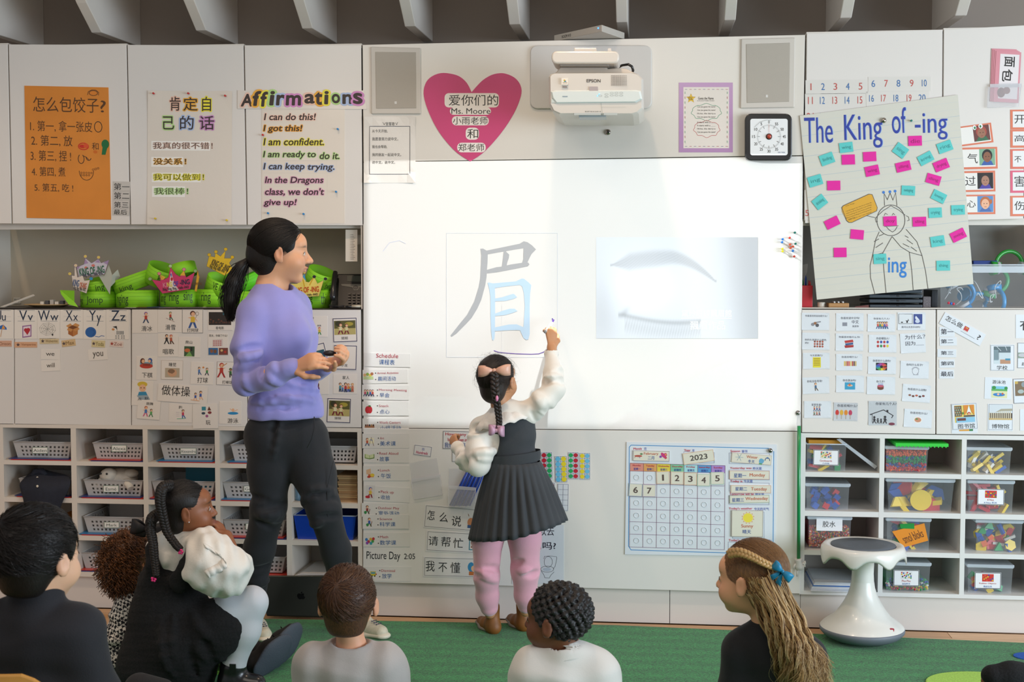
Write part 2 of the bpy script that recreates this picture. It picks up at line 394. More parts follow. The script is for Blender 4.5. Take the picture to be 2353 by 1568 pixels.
# ------------ projected picture: the projector is a real lamp (below); what it shows is printed flat on the board
PJ=-.0006
fn=px_fn(PJ)
root=empty('projected_picture',W(1340,979,PJ),'projected handwriting lesson with a large grey and blue character','projection')
f=Flat(fn); f.asp=1
GREYS='#A9A9AA'; BLU='#B9D0E2'
def k(pts):return[(1010+x/4.9,520+y/4.9)for x,y in pts]
for pts in([(460,255),(490,252),(530,275),(543,320),(541,400),(533,500),(530,570),(515,665),(470,830),(425,930),(360,1035),(300,1100),(190,1210),(135,1247),(123,1232),(235,1090),(310,1000),(390,850),(440,690),(458,590),(466,420),(470,330)],[(530,275),(660,248),(900,198),(948,170),(990,180),(1040,215),(1086,262),(1036,312),(1012,360),(990,410),(930,412),(943,370),(945,248),(860,260),(740,282),(660,295),(540,318)],[(722,290),(745,283),(785,320),(780,360),(762,410),(756,445),(730,460),(702,455),(712,380)],[(533,492),(640,462),(702,455),(800,432),(930,412),(1000,410),(1012,432),(990,452),(800,490),(640,520),(533,532)]):
 f.poly(k(pts),GREYS)
for pts in([(541,638),(560,635),(600,645),(623,700),(626,800),(624,1200),(618,1270),(603,1290),(590,1275),(580,1180),(573,1000),(573,800),(560,710)],[(600,645),(860,622),(925,590),(950,592),(1005,635),(1033,665),(1020,760),(1015,900),(1016,1215),(1000,1275),(975,1282),(945,1260),(905,1172),(945,1138),(960,900),(950,760),(930,680),(905,662),(800,672),(700,685),(620,698)],[(625,815),(700,802),(825,763),(842,766),(874,800),(830,820),(740,842),(625,846)],[(625,985),(720,950),(790,930),(845,930),(878,955),(830,975),(740,1002),(625,1012)],[(625,1140),(780,1108),(870,1106),(945,1138),(905,1172),(800,1172),(625,1182)]):
 f.poly(k(pts),BLU)
f.build('character',root)
f=Flat(fn); f.asp=1; f.l=.0001
f.line([(1026,536),(1281,536),(1281,821),(1026,821)],.9,'#D8DCE2',closed=True)
f.line([(1153,700),(1153,821)],.5,'#E2E4E8'); f.line([(880,578),(895,558),(918,553),(932,560)],.9,'#C9CCE0')
f.build('frame_line',root)
f=Flat(fn); f.asp=1; f.l=.0002
f.line([(1134.5,806),(1145,809.5),(1160,811.5),(1190,813.5),(1220,814.5),(1238,813.5),(1248,810),(1257,804),(1262,798)],1.5,'#5A2C9A'); f.rect(1268,732,1270.5,735,'#4A2CA0')
f.build('marker_line',root)
m=bpy.data.materials.new('projected_photo'); m.use_nodes=True; nt=m.node_tree; pb=nt.nodes['Principled BSDF']; pb.inputs['Roughness'].default_value=.5
at=nt.nodes.new('ShaderNodeVertexColor'); at.layer_name='Col'; nt.links.new(at.outputs[0],pb.inputs['Base Color'])
x0,y0,x1,y1=1370,545.5,1741.5,778
nx,ny=260,160
uu,vv=np.meshgrid(np.linspace(0,1,nx+1),np.linspace(0,1,ny+1))
sx,sy=89+uu*1758,118+vv*1096
def G2(x,y,cx,cy,sx_,sy_,rot=0):
 c,s_=math.cos(rot),math.sin(rot); X=(x-cx)*c+(y-cy)*s_; Y=-(x-cx)*s_+(y-cy)*c
 return np.exp(-(X/sx_)**2-(Y/sy_)**2)
v=.90-.09*(1/(1+np.exp(-(sx-1560-(sy-500)*.12)/90)))
v-=.04*G2(sx,sy,150,900,160,420)
v+=.05*G2(sx,sy,560,650,420,330)
brow=400-95*np.sin(np.clip((sx-250)/1130,0,1)*math.pi*.62)+260*np.clip((sx-900)/480,0,1)**1.6
th=95*np.clip((sx-250)/200,0,1)*np.clip((1400-sx)/700,0,1)**.6
hair=.75+.25*np.sin(sx*.17+sy*.27+np.sin(sx*.011)*5)*np.sin(sx*.031+sy*.06)
v-=.085*np.exp(-((sy-brow-20)/np.maximum(th,14))**4)*((sx>240)&(sx<1400))*hair
lash=960+85*np.sin(np.clip((sx-380)/900,0,1)*math.pi*.75)
v-=.07*np.exp(-((sy-lash)/26)**2)*((sx>330)&(sx<1230))
v-=.05*np.exp(-((sy-lash-95)/85)**2)*((sx>400)&(sx<1230))*(.65+.35*np.sin(sx*.22+(sy-lash)*.05))
v-=.05*G2(sx,sy,400,930,30,60,.7)
vs=[fn(x0+u*(x1-x0)+(1.5 if q<.5 else-.5)*0,y0+q*(y1-y0),.0001)for u,q in zip(uu.ravel(),vv.ravel())]
fs=[(j*(nx+1)+i,(j+1)*(nx+1)+i,(j+1)*(nx+1)+i+1,j*(nx+1)+i+1)for j in range(ny)for i in range(nx)]
b=MB(); b.add(vs,fs,m); o=b.build('projected_photo',root)
ca=o.data.color_attributes.new('Col','FLOAT_COLOR','POINT')
vf=.92*np.clip((v.ravel()-.9)*1.8+.9,0,1)**2.2; cols=np.stack([vf*.965,vf*.985,vf*1.02,np.ones_like(vf)],1).astype(np.float32)
ca.data.foreach_set('color',cols.ravel())
f=Flat(fn); f.asp=1; f.l=.0004
f.text('黛玲眼線飄眉館',1566,712,1681,729,'#FFFFFF',); f.rect(1565,731.3,1681,732.4,'#FFFFFF'); f.text('飄眉作品',1586,738,1666,758,'#FFFFFF')
f.build('caption',root)
PLX,PLY=W(1372,240).x,-.40; PLZ=W(1370,265.5,-.44).z-.014
ld=bpy.data.lights.new('projector_beam','POINT'); ld.energy=1.0; ld.shadow_soft_size=.006; ld.use_nodes=True
lo=bpy.data.objects.new('projector_beam',ld); COL.objects.link(lo); lo.location=(PLX,PLY,PLZ)
nt=ld.node_tree; em=nt.nodes['Emission']
geo=nt.nodes.new('ShaderNodeNewGeometry'); sp=nt.nodes.new('ShaderNodeSeparateXYZ'); nt.links.new(geo.outputs['Incoming'],sp.inputs[0])
def mth(op,a,b_=None,clamp=False):
 n=nt.nodes.new('ShaderNodeMath'); n.operation=op; n.use_clamp=clamp
 for i,q in enumerate((a,b_)):
  if q is None:continue
  if isinstance(q,(int,float)):n.inputs[i].default_value=q
  else:nt.links.new(q,n.inputs[i])
 return n.outputs[0]
SGN=1
ix,iy,iz=(mth('MULTIPLY',sp.outputs[i],SGN)for i in range(3))
iyc=mth('MAXIMUM',iy,.02)
tx=mth('ADD',mth('MULTIPLY',mth('DIVIDE',ix,iyc),-PLY),PLX); tz=mth('ADD',mth('MULTIPLY',mth('DIVIDE',iz,iyc),-PLY),PLZ)
BX0,BX1=W(845.5,700).x,W(1838,700).x; BZ1,BZ0=W(1340,366).z,W(1340,979).z
mask=mth('MULTIPLY',mth('MULTIPLY',mth('GREATER_THAN',tx,BX0),mth('LESS_THAN',tx,BX1)),mth('MULTIPLY',mth('GREATER_THAN',tz,BZ0),mth('LESS_THAN',tz,BZ1)))
inv=mth("MINIMUM",mth("POWER",iyc,-3.0),900.0)
ee=mth('MULTIPLY',mth('MULTIPLY',mask,inv),mth('GREATER_THAN',iy,.03))
nt.links.new(ee,em.inputs['Strength']); em.inputs['Color'].default_value=(.86,.94,1.0,1)
ld.energy=4.0
# ------------ papers, cards and signs on the cabinet doors
def cc(T,name,label,cat,x0,y0,x1,y1,items=(),ang=0,**kw):
 """card whose frame and print are given in the units of a study crop T = (origin x, origin y, scale)"""
 ox,oy,s=T
 U=lambda x:(x-x0)/(x1-x0); V=lambda y:(y-y0)/(y1-y0)
 P=lambda pts:[(U(a),V(c))for a,c in pts]
 out=[]
 for it in items:
  k=it[0]
  if k=='t':out.append(('t',it[1],U(it[2]),V(it[3]),U(it[4]),V(it[5]),it[6],it[7]if len(it)>7 else{}))
  elif k=='r':out.append(('r',U(it[1]),V(it[2]),U(it[3]),V(it[4]),it[5]))
  elif k=='e':out.append(('e',U(it[1]),V(it[2]),it[3]/(x1-x0),it[4]/(y1-y0),it[5]))
  elif k=='p':out.append(('p',P(it[1]),it[2]))
  elif k=='l':out.append(('l',P(it[1]),it[2]/s,it[3])+tuple(it[4:]))
  elif k=='box':out.append(('box',U(it[1]),V(it[2]),U(it[3]),V(it[4]),it[5]/s,it[6]))
  elif k=='star':out.append(('star',U(it[1]),V(it[2]),it[3]/(y1-y0),it[4]))
  elif k=='arc':out.append(('arc',U(it[1]),V(it[2]),it[3]/(x1-x0),it[4]/(y1-y0),it[5],it[6],it[7]/s,it[8]))
  elif k=='fig':out.append(('fig',U(it[1]),V(it[2]),it[3]/(y1-y0))+tuple(it[4:]))
 q=(ox+(x0+x1)/2/s,oy+(y0+y1)/2/s,(x1-x0)/s,(y1-y0)/s,ang)
 return card(name,label,cat,q,items=out,**kw)
C1=(0,0,2.768); C4=(0,500,2.768); C5=(1820,700,2.178); C7=(820,780,2.528); C8=(1380,980,3.734); C3=(1680,0,2.178); C2=(830,0,2.307); CM=(2140,700,5.056); CN=(2190,90,3.645)
K='#2A2622'; KP='#4A3B34'
def T_(s,x0,y0,x1,y1,c=K,**kw):return('t',s,x0,y0,x1,y1,c,kw)
def pin(px,py,col,Y,label,group,r=.0042,out=.011):
 p=W(px,py,Y); b=MB(); m=M(col,.25,'pin_'+col.strip('#'),coat=.5)
 b.tube([p+Vector((0,.002,0)),p+Vector((0,-.006,0))],.0006,M('#B8B8B8',.3,'steel',metal=1),6)
 b.lathe((0,0,0),[(r*.75,0),(r*.9,.001),(r*.45,.004),(r*.5,out*.6),(r,out*.75),(r*1.02,out*.95),(r*.7,out)],m,12)
 n=len(b.v)-7*12
 for i in range(n,len(b.v)):
  x,y,z=b.v[i]; b.v[i]=(p.x+x,p.y-.003-z,p.z+y)
 o=b.build('push_pin'); tag(o,label,'pin',group); return o
INK='#5B3A1E'
card('paper_poster','orange handwritten poster listing how to make dumplings','poster',[(56,197),(249,201),(255,505),(61,501)],col='#D9812A',mat=M('#D98732',.55,'orange_card',noise=.05,scale=6),th=.002,items=[('t','怎么包饺子',.10,.08,.88,.195,INK,{'bold':-.012}),('t','?',.9,.10,.965,.19,INK,{'bold':-.012}),('e',.82,.045,.055,.022,'#7A4A20'),('e',.82,.045,.045,.016,'#D9812A'),('l',[(.75,.06),(.76,.035),(.8,.022),(.85,.022),(.885,.04),(.88,.062)],1.2,INK),('t','1. 第一, 拿一张皮',.06,.26,.80,.345,INK,{'bold':-.012}),('arc',.87,.30,.045,.04,0,360,1.6,K),('t','2. 第二, 放',.07,.37,.56,.455,INK,{'bold':-.012}),('t','和',.79,.42,.87,.475,INK,{'bold':-.012}),('arc',.69,.45,.06,.025,0,360,2.2,'#C9301C'),('e',.68,.45,.04,.014,'#C9301C'),('e',.72,.445,.03,.018,'#D9532A'),('e',.95,.43,.045,.035,'#1F6B3A'),('p',[(.92,.44),(.98,.44),(.95,.51),(.905,.51)],'#1F6B3A'),('e',.83,.49,.025,.012,'#D06A1E'),('t','3. 第三, 捏 !',.06,.485,.54,.57,INK,{'bold':-.012}),('arc',.66,.545,.035,.035,-60,240,1.4,K),('l',[(.68,.52),(.72,.53),(.75,.55)],1.2,K),('arc',.75,.53,.03,.025,20,180,1.4,K),('t','4. 第四, 煮',.07,.61,.47,.685,INK,{'bold':-.012}),('arc',.72,.635,.085,.07,0,180,1.3,INK)]+[('arc',.66+.03*(i%5),.65+.018*(i//5),.009,.006,0,360,.7,INK)for i in range(9)]+[('arc',.80+.03*i,.625-.006*i,.011,.007,0,360,.7,INK)for i in range(3)]+[('t','5. 第五, 吃 !',.10,.735,.56,.80,INK,{'bold':-.012})])
cc(C1,'word_card','narrow clear strip of ordinal words beside the orange poster','card',716,1155,826,1372,[T_('第一',722,1166,822,1210),T_('第二',724,1224,822,1268),T_('第三',726,1284,818,1322),T_('最后',726,1334,810,1366),('l',[(720,1218),(822,1214)],1.5,'#9A9590'),('l',[(720,1274),(822,1272)],1.5,'#9A9590'),('l',[(722,1328),(820,1326)],1.5,'#9A9590')],ang=1.5,col='#C9C2BA')
def hal(s,x0,y0,x1,y1,halo,c='#3B2F2A',bold=.012,hw=.09,**k):return('t',s,x0,y0,x1,y1,c,dict(bold=bold,halo=halo,hw=hw,**k))
r=cc(C1,'laminated_sheet','laminated sheet of Chinese affirmations with rainbow title','sheet',938,578,1474,1430,[hal('肯',1078,616,1146,704,'#E9B9A2'),hal('定',1165,620,1254,704,'#EFAF3C'),hal('自',1284,616,1340,706,'#EFE23C'),hal('己',1036,742,1106,824,'#B7D98C'),hal('的',1144,738,1230,824,'#A9BEE4'),hal('话',1268,738,1360,824,'#CC8FC4'),('r',962,898,1336,958,'#F4F0EA'),('r',962,1000,1166,1062,'#F4F0EA'),('r',966,1100,1278,1160,'#F4F0EA'),('r',968,1186,1178,1254,'#F4F0EA'),hal('我真的很不错！',972,906,1352,948,'#EBC9B8',bold=0,hw=.05),hal('没关系！',976,1008,1184,1048,'#F0B43E',hw=.06),hal('我可以做到！',976,1106,1298,1148,'#F0E64A',bold=0),hal('我很棒！',982,1196,1198,1238,'#BCDD96',bold=0)],ang=.3,col='#E4D9CC',mat=M('#E4D9CC',.16,'laminated_cream',coat=.6,bump=.35,scale=30),curl=.002)
for i,(x,y,c,l)in enumerate([(982,596,'#C3201C','red push pin at the first corner of the Chinese affirmations sheet'),(1203,596,'#C3201C','red push pin above the word 定'),(1437,611,'#C3201C','red push pin at the top corner nearest the English sheet'),(993,1391,'#E0C020','yellow push pin at the lower corner below 我很棒'),(1447,1402,'#E0C020','yellow push pin at the sheet corner nearest the English list')]):
 pin(x/2.768,y/2.768,c,-.002,l,'push pins in the Chinese affirmations sheet')
r=cc(C1,'laminated_sheet','laminated list of English affirmations below the rainbow banner','sheet',1664,640,2192,1422,[hal('I can do this!',1680,722,2008,764,'#EDC5B4',bold=.028,shear=.15,hw=.085),hal('I got this!',1676,796,1922,846,'#F0A834',bold=.028,shear=.15,hw=.085),hal('I am confident.',1676,880,2060,924,'#EEE24C',bold=.028,shear=.15,hw=.085),hal('I am ready to',1674,962,2008,1012,'#B9DB90',bold=.028,shear=.15,hw=.085),hal('do it.',2034,970,2158,1012,'#B9DB90',bold=.028,shear=.15,hw=.085),hal('I can keep',1676,1038,1936,1090,'#AFC0E2',bold=.028,shear=.15,hw=.085),hal('trying.',1958,1044,2126,1092,'#AFC0E2',bold=.028,shear=.15,hw=.085),hal('In the Dragons',1686,1126,2056,1176,'#DDA0BE',bold=.028,shear=.15,hw=.085),hal("class, we don't",1686,1198,2060,1246,'#DDA0BE',bold=.028,shear=.15,hw=.085),hal('give up!',1678,1268,1886,1316,'#DDA0BE',bold=.028,shear=.15,hw=.085)]+[('box',x0,y0,x1,y1,1.2,'#D8D0C8')for x0,y0,x1,y1 in((1668,700,2016,778),(1668,1100,2082,1184),(1668,1184,2082,1256),(1668,1256,1896,1328),(1668,940,2020,1022),(1668,1022,2140,1100))],ang=0,col='#E4D9CC',mat=M('#E4D9CC',.18,'laminated_cream2',coat=.5,bump=.25,scale=24))
halos=['#EBC3B0','#EFAE3E','#EEE04A','#B4D988','#AFC0E2','#D48CC4','#EBC3B0','#EFAE3E','#EEE04A','#B4D988','#AFC0E2','#D48CC4']
xs=[(1534,1602,600,676),(1612,1662,582,672),(1662,1706,586,676),(1718,1748,582,668),(1760,1816,606,668),(1822,1916,608,668),(1944,2002,600,656),(2014,2056,590,664),(2070,2098,582,660),(2120,2168,600,654),(2186,2246,602,658),(2256,2312,594,658)]
card('title_banner','laminated Affirmations title banner in rainbow-haloed letters','banner',[(546,208),(836,208),(843,251),(546,250)],items=[hal(ch,(x0-1511)/822,(y0-575)/119,(x1-1511)/822,(y1-575)/119,hc,bold=.04,shear=.12,hw=.11)for ch,(x0,x1,y0,y1),hc in zip('Affirmations',xs,halos)],Y=-.0016,mat=M('#E2D8CE',.16,'laminated_banner',coat=.6,bump=.3,scale=30))
for x,y,c,l in[(2152,823,'#1E7FC0','blue push pin level with I got this'),(1676,860,'#C3201C','red push pin between I got this and I am confident'),(2141,1221,'#1E7FC0','blue push pin right of the line we don\'t'),(1709,1357,'#1E7FC0','blue push pin directly below the words give up'),(1935,1362,'#1E7FC0','blue push pin above the head of the woman')]:
 pin(x/2.768,y/2.768,c,-.002,l,'push pins in the English affirmations sheet')
cc(C2,'laminated_sheet','curling clear laminated oath sheet under the wall speaker','sheet',14,618,288,970,[T_('宣誓歌',130,648,178,666),('box',44,670,258,924,2.4,'#3A3A48'),T_('从今天开始,',58,686,140,704),T_('我愿意努力说中文。',58,728,196,746),T_('我也会帮助,',58,770,138,787),T_('我的朋友一起说中文。',58,812,212,829),T_('说中文。说中文。',58,853,180,869),('l',[(114,648),(122,662),(128,650)],2,K),('l',[(182,650),(188,662),(194,648)],2,K)],ang=0,mat=M('#E6DFD6',.1,'glossy_film',coat=.9,bump=.6,scale=22),curl=.004)
def heart():
 pts=[(585,489),(560,440),(520,405),(470,390),(420,388),(375,405),(345,435),(331,480),(336,530),(360,600),(400,680),(450,750),(510,812),(578,856),(640,815),(700,755),(760,680),(810,600),(840,530),(850,480),(838,440),(810,410),(770,392),(735,388),(690,398),(645,425),(610,460)]
 n=3; P=[]
 for i in range(len(pts)):
  p0,p1,p2,p3=(pts[(i+q)%len(pts)]for q in(-1,0,1,2))
  if i in(0,13):p0=p1
  if(i+1)%len(pts)in(0,13):p3=p2
  for j in range(n):
   t=j/n; P.append(tuple(.5*(2*p1[a]+(p2[a]-p0[a])*t+(2*p0[a]-5*p1[a]+4*p2[a]-p3[a])*t*t+(3*p1[a]-p0[a]-3*p2[a]+p3[a])*t**3)for a in(0,1)))
 b=MB(); m=M('#CC4478',.5,'pink_card',noise=.03,scale=5)
 fr=[W(830+x/2.307,y/2.307,-.0022)for x,y in P]; bk=[Vector((p.x,0,p.z))for p in fr]; k=len(P)
 b.add(fr+bk,[tuple(range(k))[::-1],tuple(range(k,2*k))]+[(i,(i+1)%k,k+(i+1)%k,k+i)for i in range(k)],m)
 o=b.build('paper_heart'); tag(o,'big pink paper heart with greetings to the teachers','decoration')
 fn=lambda u,v,l=0:W(830+u/2.307,v/2.307,-.0022-l)
 f=Flat(fn); f.asp=1; g=Flat(fn); g.asp=1; g.l=.0004
 for s,x0,y0,x1,y1,q in(('爱你们的',464,502,726,560,(442,494,730,570)),('Ms. Moore',478,574,684,604,(470,570,688,609)),('小雨老师',486,620,670,660,(481,616,676,665)),('和',562,684,620,734,(554,677,624,741)),('郑老师',514,762,652,802,(509,757,660,808))):
  a,bb,c,d=q; r_=min((d-bb)/2,22); pts=[]
  for cx_,cy_,a0 in((c-r_,bb+r_,-90),(c-r_,d-r_,0),(a+r_,d-r_,90),(a+r_,bb+r_,180)):
   pts+=[(cx_+r_*math.cos(math.radians(a0+t*22.5)),cy_+r_*math.sin(math.radians(a0+t*22.5)))for t in range(5)]
  f.poly(pts,'#ECE4DC'); g.text(s,x0,y0,x1,y1,K)
 f.build('name_slip',o); g.build('lettering',o)
heart()
for lab,q,qi,lx in(('flush wall speaker above the oath sheet',[(851,107),(967,110),(967,262),(853,262)],[(862,119),(956,120),(957,249),(864,250)],(909,236)),('flush wall speaker above the visual timer',[(1703,89),(1828,86),(1826,247),(1701,249)],[(1714,101),(1816,98),(1814,234),(1716,237)],(1762,221))):
 b=MB(); b.quadbox(q,-.008,0,M('#CFC7BD',.5,'speaker_frame')); o=b.build('wall_speaker',bevel=.004); tag(o,lab,'speaker','flush speakers in the wall panel')
 b=MB(); b.quadbox(qi,-.0095,-.004,M('#B3AA9E',.75,'speaker_cloth',noise=.12,scale=900,bump=.4)); b.build('grille',o,bevel=.002)
 b=MB(); b.quadbox(rectq(lx[0],lx[1],5,6),-.0105,-.009,M('#D8D4CE',.3,'badge')); b.build('badge',o)
b=MB(); p=W(1397,304,0); b.ball(p+Vector((0,-.004,0)),(.012,.009,.012),M('#A8A29A',.12,'chrome',metal=1),14); b.ball(p+Vector((.002,-.013,0)),.006,M('#2A2826',.2,'lens_black'),10)
tag(b.build('magnet_hook'),'small round chrome magnet below the projector','magnet')
f=cc(C2,'framed_poster','purple-bordered Guess the Name song poster','poster',1684,438,1970,808,[('r',1708,462,1950,786,'#E4DAD0'),T_('Guess the Name',1786,514,1868,528,bold=.01),T_("(to the tune of 'Twinkle in the Star')",1782,531,1872,538),('star',1748,522,27,'#B8902A'),('star',1748,523,23,'#E8BE3C'),T_('ESL',1736,514,1760,530)]+[T_(s,1782,y,1782+96*(1 if len(s)>17 else.76),y+10)for s,y in(('Can you guess the name?',562),('Can you guess the name?',580),('Hi-ho, the derry-o',598),('Can you guess the name?',616),('It starts with a ____',644),('It starts with a ____',661),('Hi-ho, the derry-o',679),('Can you guess the name?',696))]+[('l',[(1830+78*math.cos(a)*(1+.05*math.sin(9*a)),594+42*math.sin(a)*(1+.1*math.cos(8*a)))for a in[i*2*math.pi/60 for i in range(60)]],2.2,'#3F8F6A',True),('l',[(1832+68*math.cos(a)*(1+.05*math.sin(9*a)),684+42*math.sin(a)*(1+.1*math.cos(8*a)))for a in[i*2*math.pi/60 for i in range(60)]],2.2,'#B84A4A',True)]+[('l',[(1716+i*24,474),(1728+i*24,474)],2,'#B0505A' if i%2 else '#6A6A8A')for i in range(10)]+[('l',[(1716+i*24,776),(1728+i*24,776)],2,'#B0505A' if i%2 else '#6A6A8A')for i in range(10)]+[('l',[(x,486+i*26),(x,498+i*26)],2,'#B0505A' if i%2 else '#4A9A7A')for i in range(11)for x in(1717,1941)],ang=0,mat=M('#B48AB4',.2,'purple_border',coat=.5,bump=.1,scale=20))
e=empty('visual_timer',W(1766,368,-.03),'square black visual timer with a white dial reading 0 to 55','timer')
def rrect(x0,y0,x1,y1,r,n=5):
 pts=[]
 for cx_,cy_,a0 in((x1-r,y0+r,-90),(x1-r,y1-r,0),(x0+r,y1-r,90),(x0+r,y0+r,180)):
  pts+=[(cx_+r*math.cos(math.radians(a0+t*90/(n-1))),cy_+r*math.sin(math.radians(a0+t*90/(n-1))))for t in range(n)]
 return pts
def slab(pts,Yf,Yb,mat,name,parent=None,bevel=0,cen=None,**tg):
 fr=[W(x,y,Yf)for x,y in pts]; bk=[Vector((p.x,Yb,p.z))for p in fr]; k=len(pts); b=MB()
 b.add(fr+bk,[tuple(range(k))[::-1],tuple(range(k,2*k))]+[(i,(i+1)%k,k+(i+1)%k,k+i)for i in range(k)],mat)
 return b.build(name,parent,bevel=bevel,**tg)
BLK=M('#1C1A1A',.32,'black_plastic',coat=.2)
slab(rrect(1712,261,1820,369,14),-.032,0,BLK,'case',e,bevel=.004)
slab(rrect(1724,273,1810,357,5),-.0335,-.03,M('#ECECEC',.3,'dial_white',coat=.3),'dial',e)
f=Flat(px_fn(-.0337)); f.asp=1; g=Flat(px_fn(-.0337)); g.asp=1
for i in range(60):
 a=math.radians(-i*6-90+0); r0=21 if i%5==0 else 25
 cx_,cy_=1767,314; f.line([(cx_+r0*math.cos(a),cy_+r0*math.sin(a)),(cx_+28*math.cos(a),cy_+28*math.sin(a))],.8 if i%5==0 else.45,K)
for i in range(12):
 a=math.radians(-i*30-90); s=str(i*5); w=3.6 if i<2 else 7; x,y=cx_+35*math.cos(a),cy_+33.5*math.sin(a); g.text(s,x-w/2,y-3.3,x+w/2,y+3.3,K,bold=.01)
f.line([(1767,286),(1767,306)],.5,'#C86A5A'); f.line([(1734,292),(1746,281),(1760,276),(1772,276)],.6,'#8A8A8A')
g.text('TIME TIMER',1787,349,1804,352,'#6A7A9A'); f.build('tick_mark',e); g.build('lettering',e)
b=MB(); p=W(1767,314,-.0337); b.ball(p,(.0125,.006,.0125),M('#2A1A18',.3,'knob_dark'),16); b.ball(p+Vector((0,-.005,0)),(.009,.006,.009),M('#B23A22',.3,'knob_red',coat=.4),14); b.build('knob',e)
strips=[((372,400,684,470),[('1',400,'#C0504A'),('2',460,'#3A6EA8'),('3',522,'#C0504A'),('4',584,'#3A6EA8'),('5',648,'#C0504A')],416,450,'number strip running from one to five'),((686,384,1000,456),[('6',712,'#3A6EA8'),('7',776,'#C0504A'),('8',838,'#3A6EA8'),('9',904,'#C0504A'),('10',966,'#3A6EA8')],400,434,'number strip running from six to ten'),((370,468,674,546),[('11',396,'#C0504A'),('12',456,'#3A6EA8'),('13',518,'#C0504A'),('14',580,'#3A6EA8'),('15',644,'#C0504A')],484,520,'number strip running from eleven to fifteen'),((676,458,992,534),[('16',702,'#3A6EA8'),('17',762,'#C0504A'),('18',824,'#3A6EA8'),('19',890,'#C0504A'),('20',956,'#3A6EA8')],474,508,'number strip running from sixteen to twenty'),((370,546,674,620),[('21',396,'#C0504A'),('22',456,'#3A6EA8')],564,600,'number strip starting at twenty-one, mostly behind the King poster'),((368,780,660,850),[],0,0,'blank strip edge behind the King poster, level with its first pink notes'),((368,950,660,1100),[('5',380,'#C0504A')],1050,1080,'lowest number strip peeking out behind the King poster')]
for(x0,y0,x1,y1),nums,ya,yb,lab in strips:
 cc(C3,'number_strip',lab,'card',x0,y0,x1,y1,[T_(s,x-(2.5 if s=='1' else 9 if len(s)<2 else 11 if s[0]=='1' else 17),ya,x+(2.5 if s=='1' else 9 if len(s)<2 else 13 if s[0]=='1' else 17),yb,c,bold=-.012)for s,x,c in nums],ang=-.6,group='number strips on the upper cabinet',col='#DAD5CE')
Q=[(1838,266),(2201,218),(2237,653),(1877,689)]
YK=-.0045
kp=card('chart_poster','big tilted lined chart poster titled The King of -ing','poster',Q,Y=YK,th=.0015,mat=M('#D5D2C6',.2,'chart_paper',coat=.45,bump=.3,scale=14),curl=0)
fnk0=lambda u,v,l=0:W(1680+u/2.178,v/2.178,YK-.0015-l)
f=Flat(fnk0,.00001); f.asp=1
def inv(u,v):
 (a,b_),(c,d),(e_,f_),(g_,h_)=Q
 x=(a*(1-u)+c*u)*(1-v)+(g_*(1-u)+e_*u)*v; y=(b_*(1-u)+d*u)*(1-v)+(h_*(1-u)+f_*u)*v
 return((x-1680)*2.178,y*2.178)
for i in range(1,27):
 v=i/27; f.line([inv(0.0,v),inv(1.0,v)],1.2 if i%3 else 1.8,'#C2C6C4' if i%3 else '#A9B6BE')
f.build('ruled_line',kp)
f=Flat(fnk0,.00004); f.asp=1; f.l=.0004
B1,B2='#2A3C9A','#7FA3DC'
for dx,c,bd in((3,B2,.0),(0,B1,-.008)):
 f.text('The',366+dx,588,508+dx,716,c,bold=bd,rot=-.02); f.text('King',566+dx,572,756+dx,742,c,bold=bd,rot=-.03)
 f.text('of',804+dx,538,876+dx,668,c,bold=bd,rot=-.04); f.text('-ing',920+dx,566,1082+dx,700,c,bold=bd,rot=-.02)
f.text('ing',786,1290,878,1390,'#2E7CC8',bold=.012)
f.build('lettering',kp)
f=Flat(fnk0,.00002); f.asp=1; f.l=.0008; D='#4A4440'
f.line([(800+70*math.cos(a),1103+77*math.sin(a))for a in[i*2*math.pi/32 for i in range(32)]],3,D,closed=True)
f.line([(768,1030),(766,968),(782,1000),(796,966),(810,1002),(824,964),(830,1030)],3,D); f.line([(734,1080),(760,1056),(800,1030)],2.4,D); f.line([(800,1030),(840,1052),(872,1078)],2.4,D)
for x,y in((763,963),(795,960),(821,957)):f.ell(x,y,7,7,'#3A78C8',12)
f.line([(778,1136),(790,1150),(808,1162),(822,1152),(832,1134)],2.4,D); f.line([(768,1134),(838,1130)],2.2,D); f.line([(766,1080),(772,1068),(784,1074)],2,D); f.line([(806,1078),(812,1068),(820,1076)],2,D)
f.line([(730,1084),(722,1096),(726,1112),(734,1108)],2.2,D); f.line([(876,1080),(888,1086),(892,1102),(882,1106)],2.2,D)
for P in([(742,1160),(724,1200),(708,1280),(696,1330),(698,1390),(720,1474)],[(876,1148),(930,1210),(956,1280),(974,1360),(986,1448)],[(708,1280),(760,1266),(806,1184)],[(806,1184),(850,1236),(896,1264),(956,1280)],[(760,1266),(764,1340),(776,1468)],[(892,1262),(904,1350),(912,1454)],[(716,1210),(740,1196)],[(724,1240),(760,1216)],[(740,1182),(764,1172)],[(870,1180),(888,1190)],[(880,1200),(910,1222)],[(860,1220),(892,1236)],[(900,1236),(930,1258)]):f.line(P,2.6,D)
f.build('drawing',kp)
f=Flat(fnk0,.00004); f.asp=1; f.l=.0016
f.poly([(554,1040),(562,1030),(690,972),(706,974),(732,1040),(728,1056),(680,1080),(604,1114),(590,1114),(578,1104),(556,1060)],'#D9A330'); f.line([(680,1080),(722,1090)],2.2,D)
f.line([(554,1040),(562,1030),(690,972),(706,974),(732,1040),(728,1056),(604,1114),(590,1114),(578,1104)],2.6,D,closed=True); f.build('speech_bubble',kp)
f=Flat(fnk0,.00002); f.asp=1; f.l=.002
